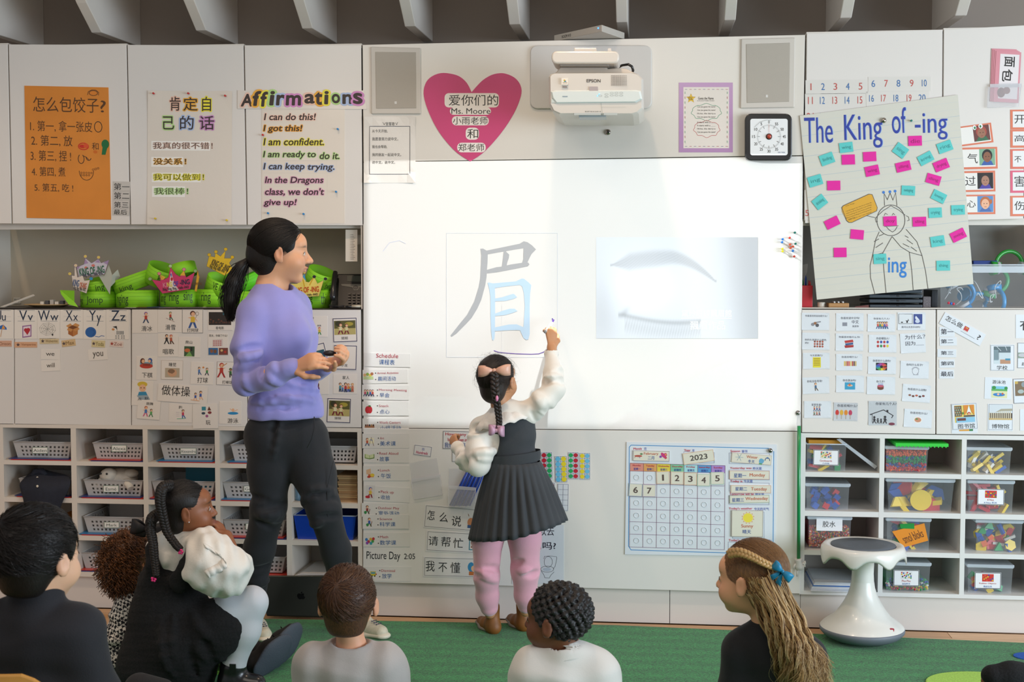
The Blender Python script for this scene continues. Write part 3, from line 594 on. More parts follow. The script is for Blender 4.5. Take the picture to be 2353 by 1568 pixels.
for i,s in enumerate(['Dear Kings,','I am the king of -ing. I was out on a long ring','when I lost all my ing words. I was thinking','of something. Do you know anything?','Please keep finding and writing words','with -ing for me. I am waiting!','The King of -ing']):
 f.text(s,572+(i>4)*12,1022+i*11.5,(620 if i in(0,6)else 706),1028+i*11.5,'#6A5A2A',rot=-.34)
f.build('letter_text',kp)
PK,TQ='#E0209A','#5CC4C0'
notes=[('#',921,705,68,50,-2,PK,'die','the topmost, between the words of and -ing'),('#',587,799,66,50,-2,PK,'','below the turquoise note under the K of King'),('#',694,784,66,48,-3,PK,'','beneath the letter g of King'),('#',706,855,70,50,-12,PK,'wing','second below the letter g of King'),('#',862,834,74,48,-13,PK,'slling','under the turquoise note that reads sing'),('#',1052,827,74,50,-22,PK,'drying','under the turquoise note at the far end of the title row'),('#',1013,898,72,48,16,PK,'ding','standing alone above the turquoise note love'),('#',514,929,66,48,-1,PK,'','beside the lone turquoise note at the poster edge'),('#',796,1107,66,48,-3,PK,'doy','stuck over the nose of the drawn king'),('#',943,1110,68,48,-2,PK,'sliing','beside the drawn king\'s ear'),('#',506,1115,72,46,-26,PK,'','tilted below the yellow speech bubble corner'),('#',631,1174,66,48,5,PK,'','below the yellow speech bubble'),('#',1137,1178,74,50,-26,PK,'mving','at the poster edge beside king'),('#',546,1264,64,48,-1,PK,'','lowest of the pink ones'),('#',576,738,68,50,-7,TQ,'wing','under the K of King'),('#',480,796,70,54,-20,TQ,'finding','that reads finding'),('#',848,753,66,58,36,TQ,'sing','that reads sing and is turned on its corner'),('#',974,793,74,50,-28,TQ,'kring','next to the topmost pink one'),('#',1070,735,74,52,-20,TQ,'ring','below the last letter g of the title'),('#',421,905,70,52,-17,TQ,'ing','at the poster edge in the third row'),('#',444,1011,64,56,-38,TQ,'drinking','that reads drinking'),('#',887,954,68,48,3,TQ,'swinging','that reads swinging above the crown'),('#',1040,984,70,50,26,TQ,'loveing','that reads loveing'),('#',1022,1065,66,50,-3,TQ,'crying','that reads crying'),('#',1136,1051,68,48,-2,TQ,'trying','that reads trying at the poster edge'),('#',1034,1208,70,52,-9,TQ,'king','that reads king'),('#',745,1296,64,50,-3,TQ,'sing','that reads sing beside the big blue ing'),('#',1062,1330,68,50,-1,TQ,'thing','that reads thing, the lowest of all')]
for _,cx_,cy_,w,h,a,c,t,lab in notes:
 q=(1680+cx_/2.178,cy_/2.178,w/2.178,h/2.178,a)
 it=[('t',t,.18,.32,.86,.72,'#A0126A' if c==PK else '#3A8F8E',{})]if t else[]
 card('sticky_note',('pink sticky note ' if c==PK else 'turquoise sticky note ')+lab,'sticky note',q,group='sticky notes on the King of -ing poster',Y=YK-.0015-.0024,th=.0006,mat=M(c,.7,'note_'+c.strip('#')),items=it)
b=MB(); p=W(2030,277,YK-.0015); b.ball(p+Vector((0,-.005,0)),(.011,.009,.011),M('#B8B0A6',.15,'chrome2',metal=1),12); tag(b.build('magnet_hook'),'silver round magnet holding the King poster by the word of','magnet')
pin(2093,278,'#1F7A6A',YK-.0015,'green push pin beside -ing on the King poster','push pins in the King poster')
OR_='#D97A5C'
def photo(x0,y0,x1,y1,bg,hair,skin,shirt):
 w,h=x1-x0,y1-y0
 return[('r',x0,y0,x1,y1,bg),('p',[(x0+.1*w,y1),(x0+.9*w,y1),(x0+.75*w,y0+.72*h),(x0+.3*w,y0+.72*h)],shirt),('e',x0+.5*w,y0+.4*h,.33*w,.37*h,hair),('e',x0+.5*w,y0+.5*h,.25*w,.32*h,skin),('e',x0+.42*w,y0+.47*h,.035*w,.025*h,'#2A1A14'),('e',x0+.6*w,y0+.47*h,.035*w,.025*h,'#2A1A14'),('r',x0+.44*w,y0+.66*h,x0+.58*w,y0+.685*h,'#8A3A34')]
GR='red-bordered picture word cards beside the King poster'
cc(CN,'word_card','red-bordered word card with a frowning child in a red hood','card',-60,724,330,890,[('r',-46,736,314,876,'#E8E4DE')]+photo(172,736,308,866,'#6A3A34','#A8483C','#9A6A52','#3A6A4A')+[('e',188,748,15,20,'#E8E8E8'),('e',240,742,18,20,'#E8E8E8'),('e',190,750,8,11,'#2A7A3A'),('e',238,744,8,11,'#2A7A3A')],ang=-7.5,col=OR_,group=GR)
cc(CN,'word_card','red-bordered word card ending in 气 with a dark-haired boy pouting','card',-60,908,372,1090,[('r',-46,924,356,1072,'#E8E4DE'),T_('气',120,958,206,1042)]+photo(220,922,352,1060,'#7FA98A','#1E1A1A','#8A5A40','#3A5AA0'),ang=-1.5,col=OR_,group=GR)
cc(CN,'word_card','red-bordered word card ending in 过 with a sad child in dark light','card',-60,1106,354,1280,[('r',-46,1122,338,1264,'#E8E4DE'),T_('过',102,1148,190,1228)]+photo(204,1122,336,1256,'#1E1816','#2A1E1A','#A87A64','#4A3A9A'),ang=-1.2,col=OR_,group=GR)
cc(CN,'word_card','red-bordered word card ending in 心 with a smiling girl in pigtails','card',-60,1304,354,1468,[('r',-46,1318,338,1452,'#E8E4DE'),T_('心',118,1352,190,1410)]+photo(204,1316,336,1450,'#5A8AC0','#B8693A','#E8B08E','#4A6AA8')+[('e',318,1362,10,20,'#B8693A')],ang=-.6,col=OR_,group=GR)
for ch,y0,y1,c,lab in(('开',590,756,OR_,'topmost red-bordered word card of the column at the picture edge'),('高',758,908,OR_,'second red-bordered word card from the top at the picture edge'),('不',920,1086,'#D9705C','third red-bordered card at the picture edge, with smaller characters'),('害',1100,1286,'#D9607A','brighter pink-bordered word card, fourth down at the picture edge'),('伤',1312,1482,OR_,'lowest red-bordered word card at the picture edge')):
 cc(CN,'word_card',lab,'card',480,y0,900,y1,[('r',500,y0+14,884,y1-18,'#E4E2E0'),T_(ch,514,y0+(44 if ch!='不' else 60),600 if ch!='不' else 572,y1-(50 if ch!='不' else 54)),T_('兴',640,y0+44,730,y1-50)],ang=-.5,col=c,group='red-bordered word cards at the picture edge')
for i,(dx,dy)in enumerate([(-34,-22),(-24,-14),(-12,-8),(0,0)]):
 it=[('r',366-350+350+20,126,546,500,'#E4DCDC'),('t','面',424,146,508,230,K,{'rot':math.pi/2,'bold':.02}),('t','包',404,262,506,346,K,{'rot':math.pi/2,'bold':.02}),('e',410,450,34,42,'#7A4A40'),('e',455,430,30,30,'#8A5A50'),('arc',410,450,20,30,60,300,3,'#4A2A24')]if i==3 else()
 cc(CN,'word_card',['rearmost','third','second','front'][i]+' pink-bordered card standing in the clear wall pocket'+(', reading 面包' if i==3 else ''),'card',350+dx,104+dy,560+dx,530+dy*.2,it,ang=2+i*.4,Y=-.002-.0016*i,col='#D8909A',group='cards in the clear wall pocket')
FILM=M('#E8E8EC',.08,'clear_film',alpha=.22,coat=.9)
FILM2=M('#E8E8EC',.12,'clear_film_thick',alpha=.45,coat=.9)
def pocket(lab,q,flap,Y0,d,group=None,back=None):
 e=empty('clear_pocket',W(q[3][0],q[3][1],Y0),lab,'pocket',group)
 b=MB(); b.quadbox(q,Y0-d,Y0-d+.0006,FILM); b.build('front_film',e)
 b=MB(); b.quadbox(flap,Y0-d-.001,Y0-d,FILM2); b.build('top_strip',e)
 rim=MB(); P=[W(x,y,Y0-d)for x,y in q]; rim.tube([P[0],P[3],P[2],P[1]],.0013,FILM2,6); rim.build('welded_edge',e)
 if back:b=MB(); b.quadbox(back,Y0-.0008,Y0-.0002,FILM); b.build('back_film',e)
 return e
f3=lambda x,y:(2190+x/3.645,90+y/3.645)
pocket('clear plastic pocket holding the pink-bordered 面包 cards',[f3(296,400),f3(572,372),f3(550,566),f3(284,572)],[f3(310,376),f3(575,370),f3(574,402),f3(310,404)],0,.011)
# ---- alphabet cards
def letter_card(T,x0,y0,x1,y1,L,l2,lab,pic,cx_,w):
 cc(T,'letter_card',lab,'card',x0,y0,x1,y1,[('l',[(x0+20,590),(x1-14,592)],1.6,'#4A5A74'),('l',[(x0+20,630),(x1-14,632)],.8,'#8A94A4'),('l',[(x0+20,659),(x1-14,660)],1.6,'#4A5A74'),T_(L,cx_,592,cx_+w,656,'#24344C'),T_(l2,cx_+w+4,622,cx_+w*1.75,656 if l2 not in 'y' else 690,'#24344C')]+pic,col='#EDE5DB',group='alphabet picture cards')
letter_card(C4,-70,586,84,772,'U','u','alphabet card Uu cut by the picture edge with a blue umbrella',[('p',[(-20,710),(0,690),(20,682),(40,700),(44,714),(10,712)],'#2A6AB8'),('p',[(10,712),(20,682),(34,708)],'#E89A3A'),('l',[(12,712),(4,760)],3,'#B87A3A')],-30,38)
letter_card(C4,92,586,236,772,'V','v','alphabet card Vv with a red heart valentine',[('p',[(142,690),(200,682),(200,758),(142,766)],'#9A6A9A'),('p',[(148,696),(194,690),(194,752),(148,758)],'#E8D8E0'),('e',164,716,12,11,'#B82A34'),('e',180,714,12,11,'#B82A34'),('p',[(153,720),(191,720),(174,748)],'#B82A34')],122,50)
web=[('l',[(302+r*math.cos(a)*1.1,710+r*math.sin(a)*.85)for a in[i*math.pi/4+.2 for i in range(8)]],1,'#6A665E',True)for r in(12,24,36,48)]+[('l',[(302,710),(302+52*math.cos(a),710+42*math.sin(a))],1,'#6A665E')for a in[i*math.pi/4+.2 for i in range(8)]]+[('e',334,746,5,7,'#2A2622'),('l',[(334,700),(334,742)],.8,'#6A665E')]
letter_card(C4,238,586,380,772,'W','w','alphabet card Ww with a spider web',web,242,74)
letter_card(C4,384,586,528,772,'X','x','alphabet card Xx with an open brown box',[('p',[(434,700),(464,712),(464,758),(434,742)],'#A8632E'),('p',[(464,712),(496,698),(494,742),(464,758)],'#C07C40'),('p',[(434,700),(460,686),(496,698),(464,712)],'#7A4520'),('p',[(434,700),(420,690),(448,674),(460,686)],'#D09456'),('p',[(496,698),(506,684),(480,672),(460,686)],'#D09456'),('p',[(434,700),(426,716),(452,728),(464,712)],'#CC8E50'),('p',[(464,712),(478,726),(506,710),(496,698)],'#CC8E50')],418,44)
letter_card(C4,530,588,672,774,'Y','y','alphabet card Yy with a ball of blue yarn',[('e',577,730,35,33,'#2A62A8'),('arc',577,730,22,28,-60,80,2,'#1C4A8A'),('arc',570,730,30,18,-80,60,2,'#1C4A8A'),('l',[(605,756),(630,760),(645,752),(664,756)],3.4,'#2A62A8')],566,44)
zeb=[('p',[(730,724),(790,720),(792,744),(738,746)],'#EDEAE4'),('p',[(728,728),(742,722),(740,700),(716,700),(714,714),(728,716)],'#EDEAE4'),('r',734,742,742,770,'#EDEAE4'),('r',750,742,757,770,'#EDEAE4'),('r',770,742,777,770,'#EDEAE4'),('r',784,740,791,770,'#EDEAE4'),('e',720,712,9,7,'#D08A4A')]+[('r',x,722,x+3.5,745,K)for x in(742,750,758,766,774,782)]+[('r',x,y,x+8,y+3,K)for x in(734,750,770,784)for y in(750,758,767)]+[('p',[(716,696),(742,690),(746,720),(738,704)],K)]
letter_card(C4,676,586,820,776,'Z','z','alphabet card Zz with a small zebra',zeb,708,52)
for x0,y0,x1,y1,s,c,tc,lab,a in((-40,784,74,822,'Oreon','#D9A88C','#9A6A4A','small orange name tag cut by the picture edge',0),(92,792,236,828,'Vamparina','#DDAA84','#A0683E','small orange name tag under the letter V',0),(252,768,374,804,'Wolverine','#D9C49A','#8A7040','small tan name tag under the letter W',-1),(392,778,480,820,'Max','#D9B888','#8A6A3A','smallest tan name tag, under the letter X',-7),(582,782,668,826,'Yoda','#DCCB9A','#8A8040','small yellow name tag under the letter Y',3),(698,786,784,824,'Zoë','#E6D2C6','#A86A5A','small pale name tag with a star under the letter Z',4)):
 cc(C4,'name_tag',lab,'tag',x0,y0,x1,y1,[T_(s,x0+(x1-x0)*.3,y0+9,x1-8,y1-9,tc),('star',x0+(x1-x0)*.16,(y0+y1)/2,13,'#5A4A4A' if s!='Zoë' else '#A8402E')],ang=a,col=c,group='name tags below the alphabet cards')
for x0,y0,x1,y1,s,tx0,tx1,lab,a in((260,840,382,904,'we',292,346,'white word card reading we',1),(262,908,384,978,'will',296,348,'white word card reading will',-3),(562,838,684,908,'you',590,656,'white word card reading you',-4)):
 cc(C4,'word_card',lab,'card',x0,y0,x1,y1,[T_(s,tx0,y0+(18 if s!='we' else 22),tx1,y1-(24 if s!='you' else 12),'#4A4238')],ang=a,col='#EBE3DA',group='sight word cards')
 # ---- activity picture cards
GA='activity picture cards on the flap cabinet'
SK,SK2='#E8B58E','#9A6848'
def ac(name_,lab,x0,y0,x1,y1,word,wx,items,ang=0,T=C4,wc=K,**kw):
 it=list(items)
 if word:it.append(T_(word,wx[0],wx[1],wx[2],wx[3],wc))
 return cc(T,name_,lab,'card',x0,y0,x1,y1,it,ang=ang,**dict(dict(group=GA,col='#EAE1D7'),**kw))
ac('picture_card','activity card with an ice skater',840,586,1002,736,'滑冰',(900,690,968,724),[('fig',928,672,70,'#B8402E','#3A4A6A','#7A4A9A',SK,2)])
ac('picture_card','activity card with a skier in a red jacket',1004,586,1156,732,'滑雪',(1052,682,1116,716),[('fig',1084,654,54,'#B8402E','#2A5A4A','#2E7A4A',SK,3),('l',[(1056,640),(1110,664)],2,'#8A4A3A')])
ac('picture_card','bordered activity card with a girl holding a tennis racket',1158,584,1292,736,'打网球',(1190,706,1262,728),[('fig',1226,704,108,'#E0B83A','#3A5A9A','#5A2A1E',SK,1),('arc',1254,612,9,12,0,360,2,'#7A5A3A'),('l',[(1250,624),(1244,642)],2,'#7A5A3A')],border='#4A4A5A',bw=.7)
ac('picture_card','activity card with a dark cinema photograph',1324,588,1478,718,'看电影',(1372,694,1424,712),[('r',1328,602,1470,684,'#2E2622'),('r',1418,604,1466,620,'#2F7A8A')]+[('e',1340+i*17,650+(i%3)*9,6,5,'#6A4030')for i in range(8)]+[('e',1334+i*21,668,7,6,'#523528')for i in range(7)])
ac('picture_card','activity card with two singers',1006,740,1134,886,'唱歌',(1036,836,1106,870),[('fig',1060,806,62,'#2E2A2A','#2E2A2A','#3A2418',SK,2),('fig',1088,806,60,'#B8573A','#5A3A2A','#B8402E',SK,3)])
ac('picture_card','activity card with a mountain trail photograph',1136,762,1274,890,'爬山',(1178,784,1222,804),[('r',1172,820,1238,884,'#3E5A3A'),('e',1192,846,18,12,'#C86A3A'),('p',[(1180,884),(1206,850),(1226,884)],'#7AA85A'),('r',1212,824,1224,850,'#2A2622')],ang=1.5)
ac('picture_card','weekend question card with a small calendar and photographs',1324,738,1450,876,'周末，你做了什么?',(1330,744,1446,760),[('p',[(1352,778),(1416,772),(1416,818),(1352,824)],'#D8C8C4')]+[('r',1356+i*14,782+j*13,1366+i*14,791+j*13,'#C88A84')for i in range(4)for j in range(3)]+[('r',1326,830,1386,874,'#3A6A9A'),('r',1392,830,1450,874,'#7A4438'),('e',1346,850,10,12,'#8A5A40'),('e',1368,852,10,12,'#7A5038'),('e',1410,846,8,8,'#D8B87A'),('e',1432,856,8,8,'#B83A2E')])
ac('picture_card','activity card with two children playing chess',868,884,998,1034,'下棋',(904,986,970,1020),[('r',890,920,970,940,'#7A9AA8'),('e',930,945,42,16,'#C0402E'),('e',906,914,15,18,'#5A2A1E'),('e',910,916,10,12,SK),('e',954,910,14,16,'#3A5A9A'),('e',950,914,9,10,SK)]+[('r',912+i*9,930,917+i*9,944,'#6A3A2A')for i in range(5)],ang=1)
ac('picture_card','bordered activity card with a sleeping baby photograph',1024,908,1164,1032,'睡觉',(1074,924,1120,948),[('r',1050,958,1142,1018,'#B8A890'),('e',1096,988,30,26,'#D0A07C'),('e',1090,978,22,14,'#8A6A50'),('l',[(1090,992),(1100,995)],1.6,'#5A3A2A')],ang=1,border='#B8A89A',bw=.6)
ac('picture_card','activity card with two tiny ball players',1214,920,1358,1062,'打球',(1256,1018,1324,1052),[('fig',1266,1002,50,'#4A7AB8','#3A5A8A','#3A2418',SK,3),('fig',1316,1004,48,'#3A8A4A','#3A3A4A','#3A2418',SK,2),('e',1292,954,6,6,'#D8863A')],ang=2)
ac('picture_card','bordered activity card with baseball players',1378,918,1530,1068,'打棒球',(1416,1038,1480,1060),[('fig',1408,1020,92,'#B83A2E','#A82A28','#B83A2E',SK,2),('l',[(1410,950),(1442,928)],4,'#B87A3A'),('fig',1466,1018,60,'#3A6A3A','#2A2A2A','#3A6A3A',SK2,3)],ang=2,border='#6A6470',bw=.6)
ac('picture_card','activity card with a blond boy writing',838,1040,974,1196,None,None,[('e',904,1062,32,18,'#D8B83A'),('e',906,1086,22,24,SK),('e',896,1084,3,4,K),('e',916,1084,3,4,K),('p',[(884,1110),(928,1108),(940,1134),(876,1136)],'#3A8AB0'),('p',[(870,1134),(940,1130),(956,1158),(890,1160)],'#9AA8B0'),T_('点',876,1146,902,1166),T_('默',920,1142,946,1160)],ang=1.5)
ac('word_card','wide activity card reading as doing gymnastics with two gymnasts',1004,1066,1320,1178,'做体操',(1026,1074,1208,1138),[('fig',1244,1160,50,'#3A5AA8',SK,'#3A2418',SK,2),('fig',1276,1152,56,'#3A5AA8',SK,'#3A2418',SK,3),('l',[(1216,1156),(1272,1160)],5,SK)],ang=4,Y=-.0012)
ac('picture_card','activity card with two dancing children',874,1168,1018,1284,'跳舞',(928,1176,972,1194),[('fig',928,1268,66,'#4A7AB8','#D06A8A','#B85A3A',SK,1),('fig',962,1268,50,'#5AA85A','#3A7A4A','#3A2418',SK,2)],ang=4,Y=-.001)
ac('picture_card','activity card with a running figure',1076,1186,1222,1304,'跑',(1136,1198,1158,1218),[('fig',1164,1278,56,'#C83A5A','#3A6AA8','#3A2418',SK,3),('l',[(1126,1282),(1180,1278)],3,'#5AB88A')]+[('l',[(1120,1240+i*12),(1142,1240+i*12)],1.2,'#B8A8B8')for i in range(3)],ang=1.5)
ac('picture_card','activity card with a grid of small toys',1226,1186,1386,1342,'玩',(1308,1292,1338,1320),[('r',1284,1204,1310,1228,'#3A8A9A'),('p',[(1320,1228),(1330,1202),(1344,1228)],'#6A3A2A'),('e',1294,1246,12,8,'#3A4A5A'),('e',1334,1242,12,9,'#8A3A3A'),('e',1316,1264,9,9,'#A85A8A')],ang=-1,Y=-.0012)
ac('picture_card','activity card with a swimmer in blue water',1396,1170,1534,1314,'游泳',(1448,1278,1516,1308),[('e',1482,1246,34,9,'#2A8AC0'),('e',1482,1224,9,9,SK),('l',[(1462,1216),(1482,1236),(1512,1222)],4,SK)],ang=.5)
# ---- family cards behind the woman
GFm='family picture cards'
ac('picture_card','family card of an older brother and a baby brother',1944,628,2082,760,None,None,[('fig',1986,744,86,'#2A8A8A','#3A5A6A','#D8A03A',SK,1),('fig',2032,746,48,'#D8B83A','#3A8A4A','#C05A3A',SK,1),T_('哥哥',1972,634,1996,646),T_('弟弟',2018,682,2042,694)],group=GFm)
def sis(x0,y0,x1,y1):
 w,h=x1-x0,y1-y0
 return[('r',x0,y0,x1,y1,'#5E5A2E'),('r',x0,y0+.55*h,x1,y1,'#B8A868'),('e',x0+.7*w,y0+.25*h,.2*w,.14*h,'#A8983A'),('e',x0+.2*w,y0+.2*h,.14*w,.18*h,'#3A3A22'),('fig',x0+.3*w,y1-4,.78*h,'#DCD4A8','#7A2A34','#6A3A2A',SK,1),('fig',x0+.58*w,y1-4,.72*h,'#D8D09A','#7A2A34','#7A4A2A',SK,1)]
ac('picture_card','upper framed family card with two girls holding hands',2116,638,2272,794,'姐姐',(2170,758,2212,776),sis(2126,656,2262,746),ang=-2,border='#3A3A5E',bw=1.6,group=GFm)
ac('picture_card','framed family card peeking out behind the hands with a teal photograph',1980,804,2078,930,None,None,[('r',1988,846,2066,900,'#2F5A66'),('e',2020,866,18,14,'#4A7A84')],ang=-14,border='#3A3A5E',bw=1.6,group=GFm)
ac('picture_card','framed family card with a green and yellow dragon head',2122,812,2270,970,'小龙',(2170,932,2212,950),[('p',[(2168,846),(2182,842),(2192,866),(2206,884),(2190,896),(2172,888),(2160,870)],'#2A8A5A'),('p',[(2180,852),(2204,850),(2200,864),(2186,866)],'#D8C83A')],ang=1.5,border='#3A3A5E',bw=1.6,group=GFm,Y=-.0012)
ac('picture_card','family card with only the word for father showing',1954,1000,2092,1124,'爸爸',(2000,1012,2044,1032),[('e',2016,1066,14,18,'#5A2A22'),('p',[(1996,1110),(2036,1104),(2030,1076),(2004,1080)],'#6A4A8A')],ang=1,group=GFm)
ac('picture_card','family card showing a whole family in a row',2120,996,2270,1122,'家人',(2178,1008,2222,1030),[('fig',2164,1110,58,'#4A8A9A','#3A4A5A','#6A4A3A',SK,0),('fig',2180,1110,42,'#3A7AB8','#3A4A7A','#3A2418',SK,0),('fig',2198,1112,60,'#B83A3A','#2A3A5A','#3A2418',SK,0),('fig',2216,1110,54,'#D8863A','#4A5AA8','#B8763A',SK,0),('fig',2228,1110,34,'#3A9A8A','#3A4A5A','#3A2418',SK,0),('fig',2242,1110,56,'#C87A5A','#B8604A','#C89A5A',SK,0)],ang=.5,group=GFm)
ac('picture_card','lower framed family card with two girls holding hands',2078,1150,2232,1308,'妹妹',(2130,1268,2172,1286),sis(2092,1166,2224,1264),ang=2,border='#3A3A5E',bw=1.6,group=GFm)
cc((650,470,6.03),'name_list','narrow white class list taped in the recess','list',868,350,1032,790,[('r',932,418+i*22.4,938,424+i*22.4,'#5A2A2A' if i in(5,6,13,14)else '#4A4038')for i in range(16)]+[('r',944,418+i*22.4,976+(i*37)%26,423+i*22.4,'#7A7064')for i in range(16)],Y=.04,col='#DCD4C6')
# ---- schedule strips
GS='schedule strips down the whiteboard edge'
R_,B_='#B03A4A','#2E5F9A'
sch=[('Schedule','课程表',42,82,312,160,(112,84,240,108),(130,118,220,148),'title strip reading Schedule',1.2,None),('Arrival Activities','晨间活动',34,176,296,256,(118,190,242,202),(122,216,226,242),'strip reading Arrival Activities',-1,('party',66,214)),('Morning Meeting','早会',30,266,302,352,(128,288,290,304),(132,312,190,338),'strip reading Morning Meeting',1,('people',70,314)),('Snack','点心',32,362,302,444,(128,380,186,394),(132,408,190,434),'strip with a red apple reading Snack',0,('apple',68,410)),('Work Centers','小组活动',32,460,302,540,(130,476,254,491),(134,502,256,530),'strip reading Work Centers',0,('bench',74,504)),('Art','美术课',32,548,304,634,(134,568,158,582),(134,592,226,620),'strip with a painter at an easel reading Art',0,('easel',74,596)),('Read Aloud','故事',36,640,302,718,(130,656,240,671),(132,682,188,710),'strip with a green open book reading Read Aloud',.3,('book',74,682)),('Lunch','午饭',36,736,304,822,(134,754,190,768),(140,780,198,808),'strip with a lunch box reading Lunch',0,('lunch',76,782)),('Pack up','收拾',42,858,306,944,(138,880,214,900),(140,906,194,932),'tilted strip reading Pack up',3,('figr',78,926)),('Outdoor Play','室外活动',28,954,296,1034,(122,974,246,992),(126,998,246,1026),'strip reading Outdoor Play',1,('figg',60,1018)),('Science','科学课',34,1020,302,1102,(132,1038,204,1051),(132,1062,224,1088),'strip reading Science overlapping the Outdoor Play strip',0,('figs',72,1088)),('Math','数学课',36,1124,308,1206,(134,1142,182,1156),(134,1168,228,1196),'strip with coloured numbers reading Math',0,('nums',76,1172)),('Dismissal','放学',46,1322,316,1406,(142,1338,222,1352),(146,1362,202,1390),'lowest strip reading Dismissal with a small bus',.5,('bus',96,1364))]
for en,zh,x0,y0,x1,y1,te,tz_,lab,a,ic in sch:
 it=[T_(en,*te,R_),T_(zh,*tz_,B_)]
 if ic:
  it+=[('e',te[0]-9,(te[1]+te[3])/2,3.4,3.4,K),('e',te[0]-9,(tz_[1]+tz_[3])/2+4,3.4,3.4,K)]
  kd,x,y=ic
  if kd=='apple':it+=[('e',x-6,y,14,21,'#B82A30'),('e',x+8,y,14,21,'#B82A30'),('e',x+6,y-22,8,4,'#3A8A3A'),('l',[(x,y-16),(x+2,y-26)],3,'#5A3A1E')]
  elif kd=='party':it+=[('e',x+dx,y+dy,9,9,c)for dx,dy,c in((-20,-8,'#D8A878'),(-4,-12,'#8AA84A'),(12,-6,'#D8C04A'),(22,-14,'#A86A4A'))]+[('r',x-28,y,x+30,y+18,'#B8C890')]
  elif kd=='people':it+=[('fig',x+dx,y+20,40,c,'#3A3A5A',h_,SK,1)for dx,c,h_ in((-22,'#B83A5A','#3A2418'),(-8,'#3A7A5A','#1E1A1A'),(8,'#3A5AA8','#5A2A4A'),(22,'#B8403A','#2A2A4A'))]
  elif kd=='bench':it+=[('r',x-28,y,x+28,y+10,'#A8704A')]+[('e',x-22+i*11,y-4,5,6,c)for i,c in enumerate(('#5A3A2A','#8A4A3A','#3A3A3A','#A87A4A','#5A3A2A'))]
  elif kd=='easel':it+=[('r',x-6,y-22,x+26,y+10,'#E8E0C0'),('l',[(x-4,y+24),(x+10,y-26),(x+24,y+24)],2.5,'#7A4A2A'),('l',[(x+2,y-8),(x+8,y-14),(x+16,y-4)],3,'#3A6AA8'),('fig',x-14,y+24,46,'#B8573A','#5A6A8A','#7A4A2A',SK,2)]
  elif kd=='book':it+=[('p',[(x-28,y-14),(x,y-6),(x,y+16),(x-28,y+10)],'#6A8A3A'),('p',[(x+28,y-14),(x,y-6),(x,y+16),(x+28,y+10)],'#5A7A34'),('p',[(x-24,y-16),(x-1,y-8),(x-1,y+11),(x-24,y+6)],'#C8D0A0'),('p',[(x+24,y-16),(x+1,y-8),(x+1,y+11),(x+24,y+6)],'#C8D0A0')]
  elif kd=='lunch':it+=[('p',[(x-22,y-22),(x+4,y-30),(x+6,y-2),(x-20,y+4)],'#D8B08A'),('r',x-10,y+2,x+22,y+20,'#C86A3A'),('e',x+14,y+8,12,10,'#E0C040'),('e',x-6,y+18,10,6,'#B83A2E')]
  elif kd=='figr':it+=[('r',x-26,y-72,x+26,y+6,'#D0CCC8'),('fig',x,y,60,'#D8B84A','#8A2A34','#3A5AA8',SK,1),('e',x-14,y-4,14,8,'#B82A34')]
  elif kd in('figg','figs'):it+=[('fig',x,y,50,'#8A3A3A' if kd=='figg' else '#3A5AA8','#3A6A4A','#5A2A1E',SK,2),('l',[(x+8,y),(x+16,y-30)],3,'#7A3A2A'),('e',x-10,y-10,8,8,'#3A8A4A')]
  elif kd=='nums':it+=[('e',x+dx,y+dy,8,9,c)for dx,dy,c in((-20,-8,'#3A7AB8'),(-8,4,'#B83A3A'),(4,-10,'#D8A83A'),(16,2,'#4A9A4A'),(-16,12,'#8A4AA8'),(6,14,'#3A9AA8'),(20,-12,'#B83A3A'))]
  elif kd=='bus':it+=[('r',x-18,y-14,x+14,y+12,'#C8B83A'),('r',x-14,y-10,x+10,y,'#5A9AB0'),('e',x-8,y+13,4,4,K),('e',x+8,y+13,4,4,K),('e',x+16,y+2,4,4,'#B83A3A')]
 cc(C7,'schedule_strip',lab,'card',x0,y0,x1,y1,it,ang=a,Y=-.0002 if y0<500 else-.0042-(.0012 if en=='Science' else 0),col='#DEDAD4',mat=M('#DEDAD4',.2,'laminated_strip',coat=.5,bump=.18,scale=26),group=GS,th=.0012)
f=Flat(lambda u,v,l=0:W(820+u/2.528,780+v/2.528,-.0042-l)); f.asp=1
f.text('Picture Day',56,1234,252,1292,'#23222A',bold=.004,rot=.015); f.text('2:05',274,1246,338,1278,'#23222A',bold=.006)
o=f.mb.build('board_writing'); tag(o,'black marker words Picture Day 2:05 on the whiteboard','writing')
# ---- cards on the lower board
YL=-.0042
cc(C7,'word_card','small rounded card reading Hundreds','card',330,618,434,678,[('box',333,621,431,675,2,'#4A4A6A'),T_('百',376,632,392,646,'#5A6AA8'),T_('Hundreds',346,652,414,668,'#C0406A',bold=.02)],ang=8,Y=YL,col='#DEDCDA')
cc(C7,'question_card','bordered question card partly behind the raised child arm','card',498,534,700,640,[('box',501,537,697,637,2.6,'#3A3A4A'),T_('How many days',514,544,690,566,'#B83A4A',bold=.02),T_('have we been in school?',528,574,694,594,'#B83A4A',bold=.02),T_('我们上学多少天?',510,602,694,632,'#2A4A8A',bold=.01)],ang=1.5,Y=YL,col='#DDDBD8')
cc(C7,'question_card','blank bordered card edge below the child hand','card',552,650,662,712,[('box',554,652,660,710,2,'#3A3A4A')],Y=YL,col='#DDDBD8')
cc(C7,'question_card','dark-lettered card mostly behind the pinafore beside the straws','card',676,650,800,780,[('box',680,654,796,776,2,'#6A6A7A')],ang=4,Y=YL,col='#DDDBD8')
def dotrow(pts,n=40):return[]
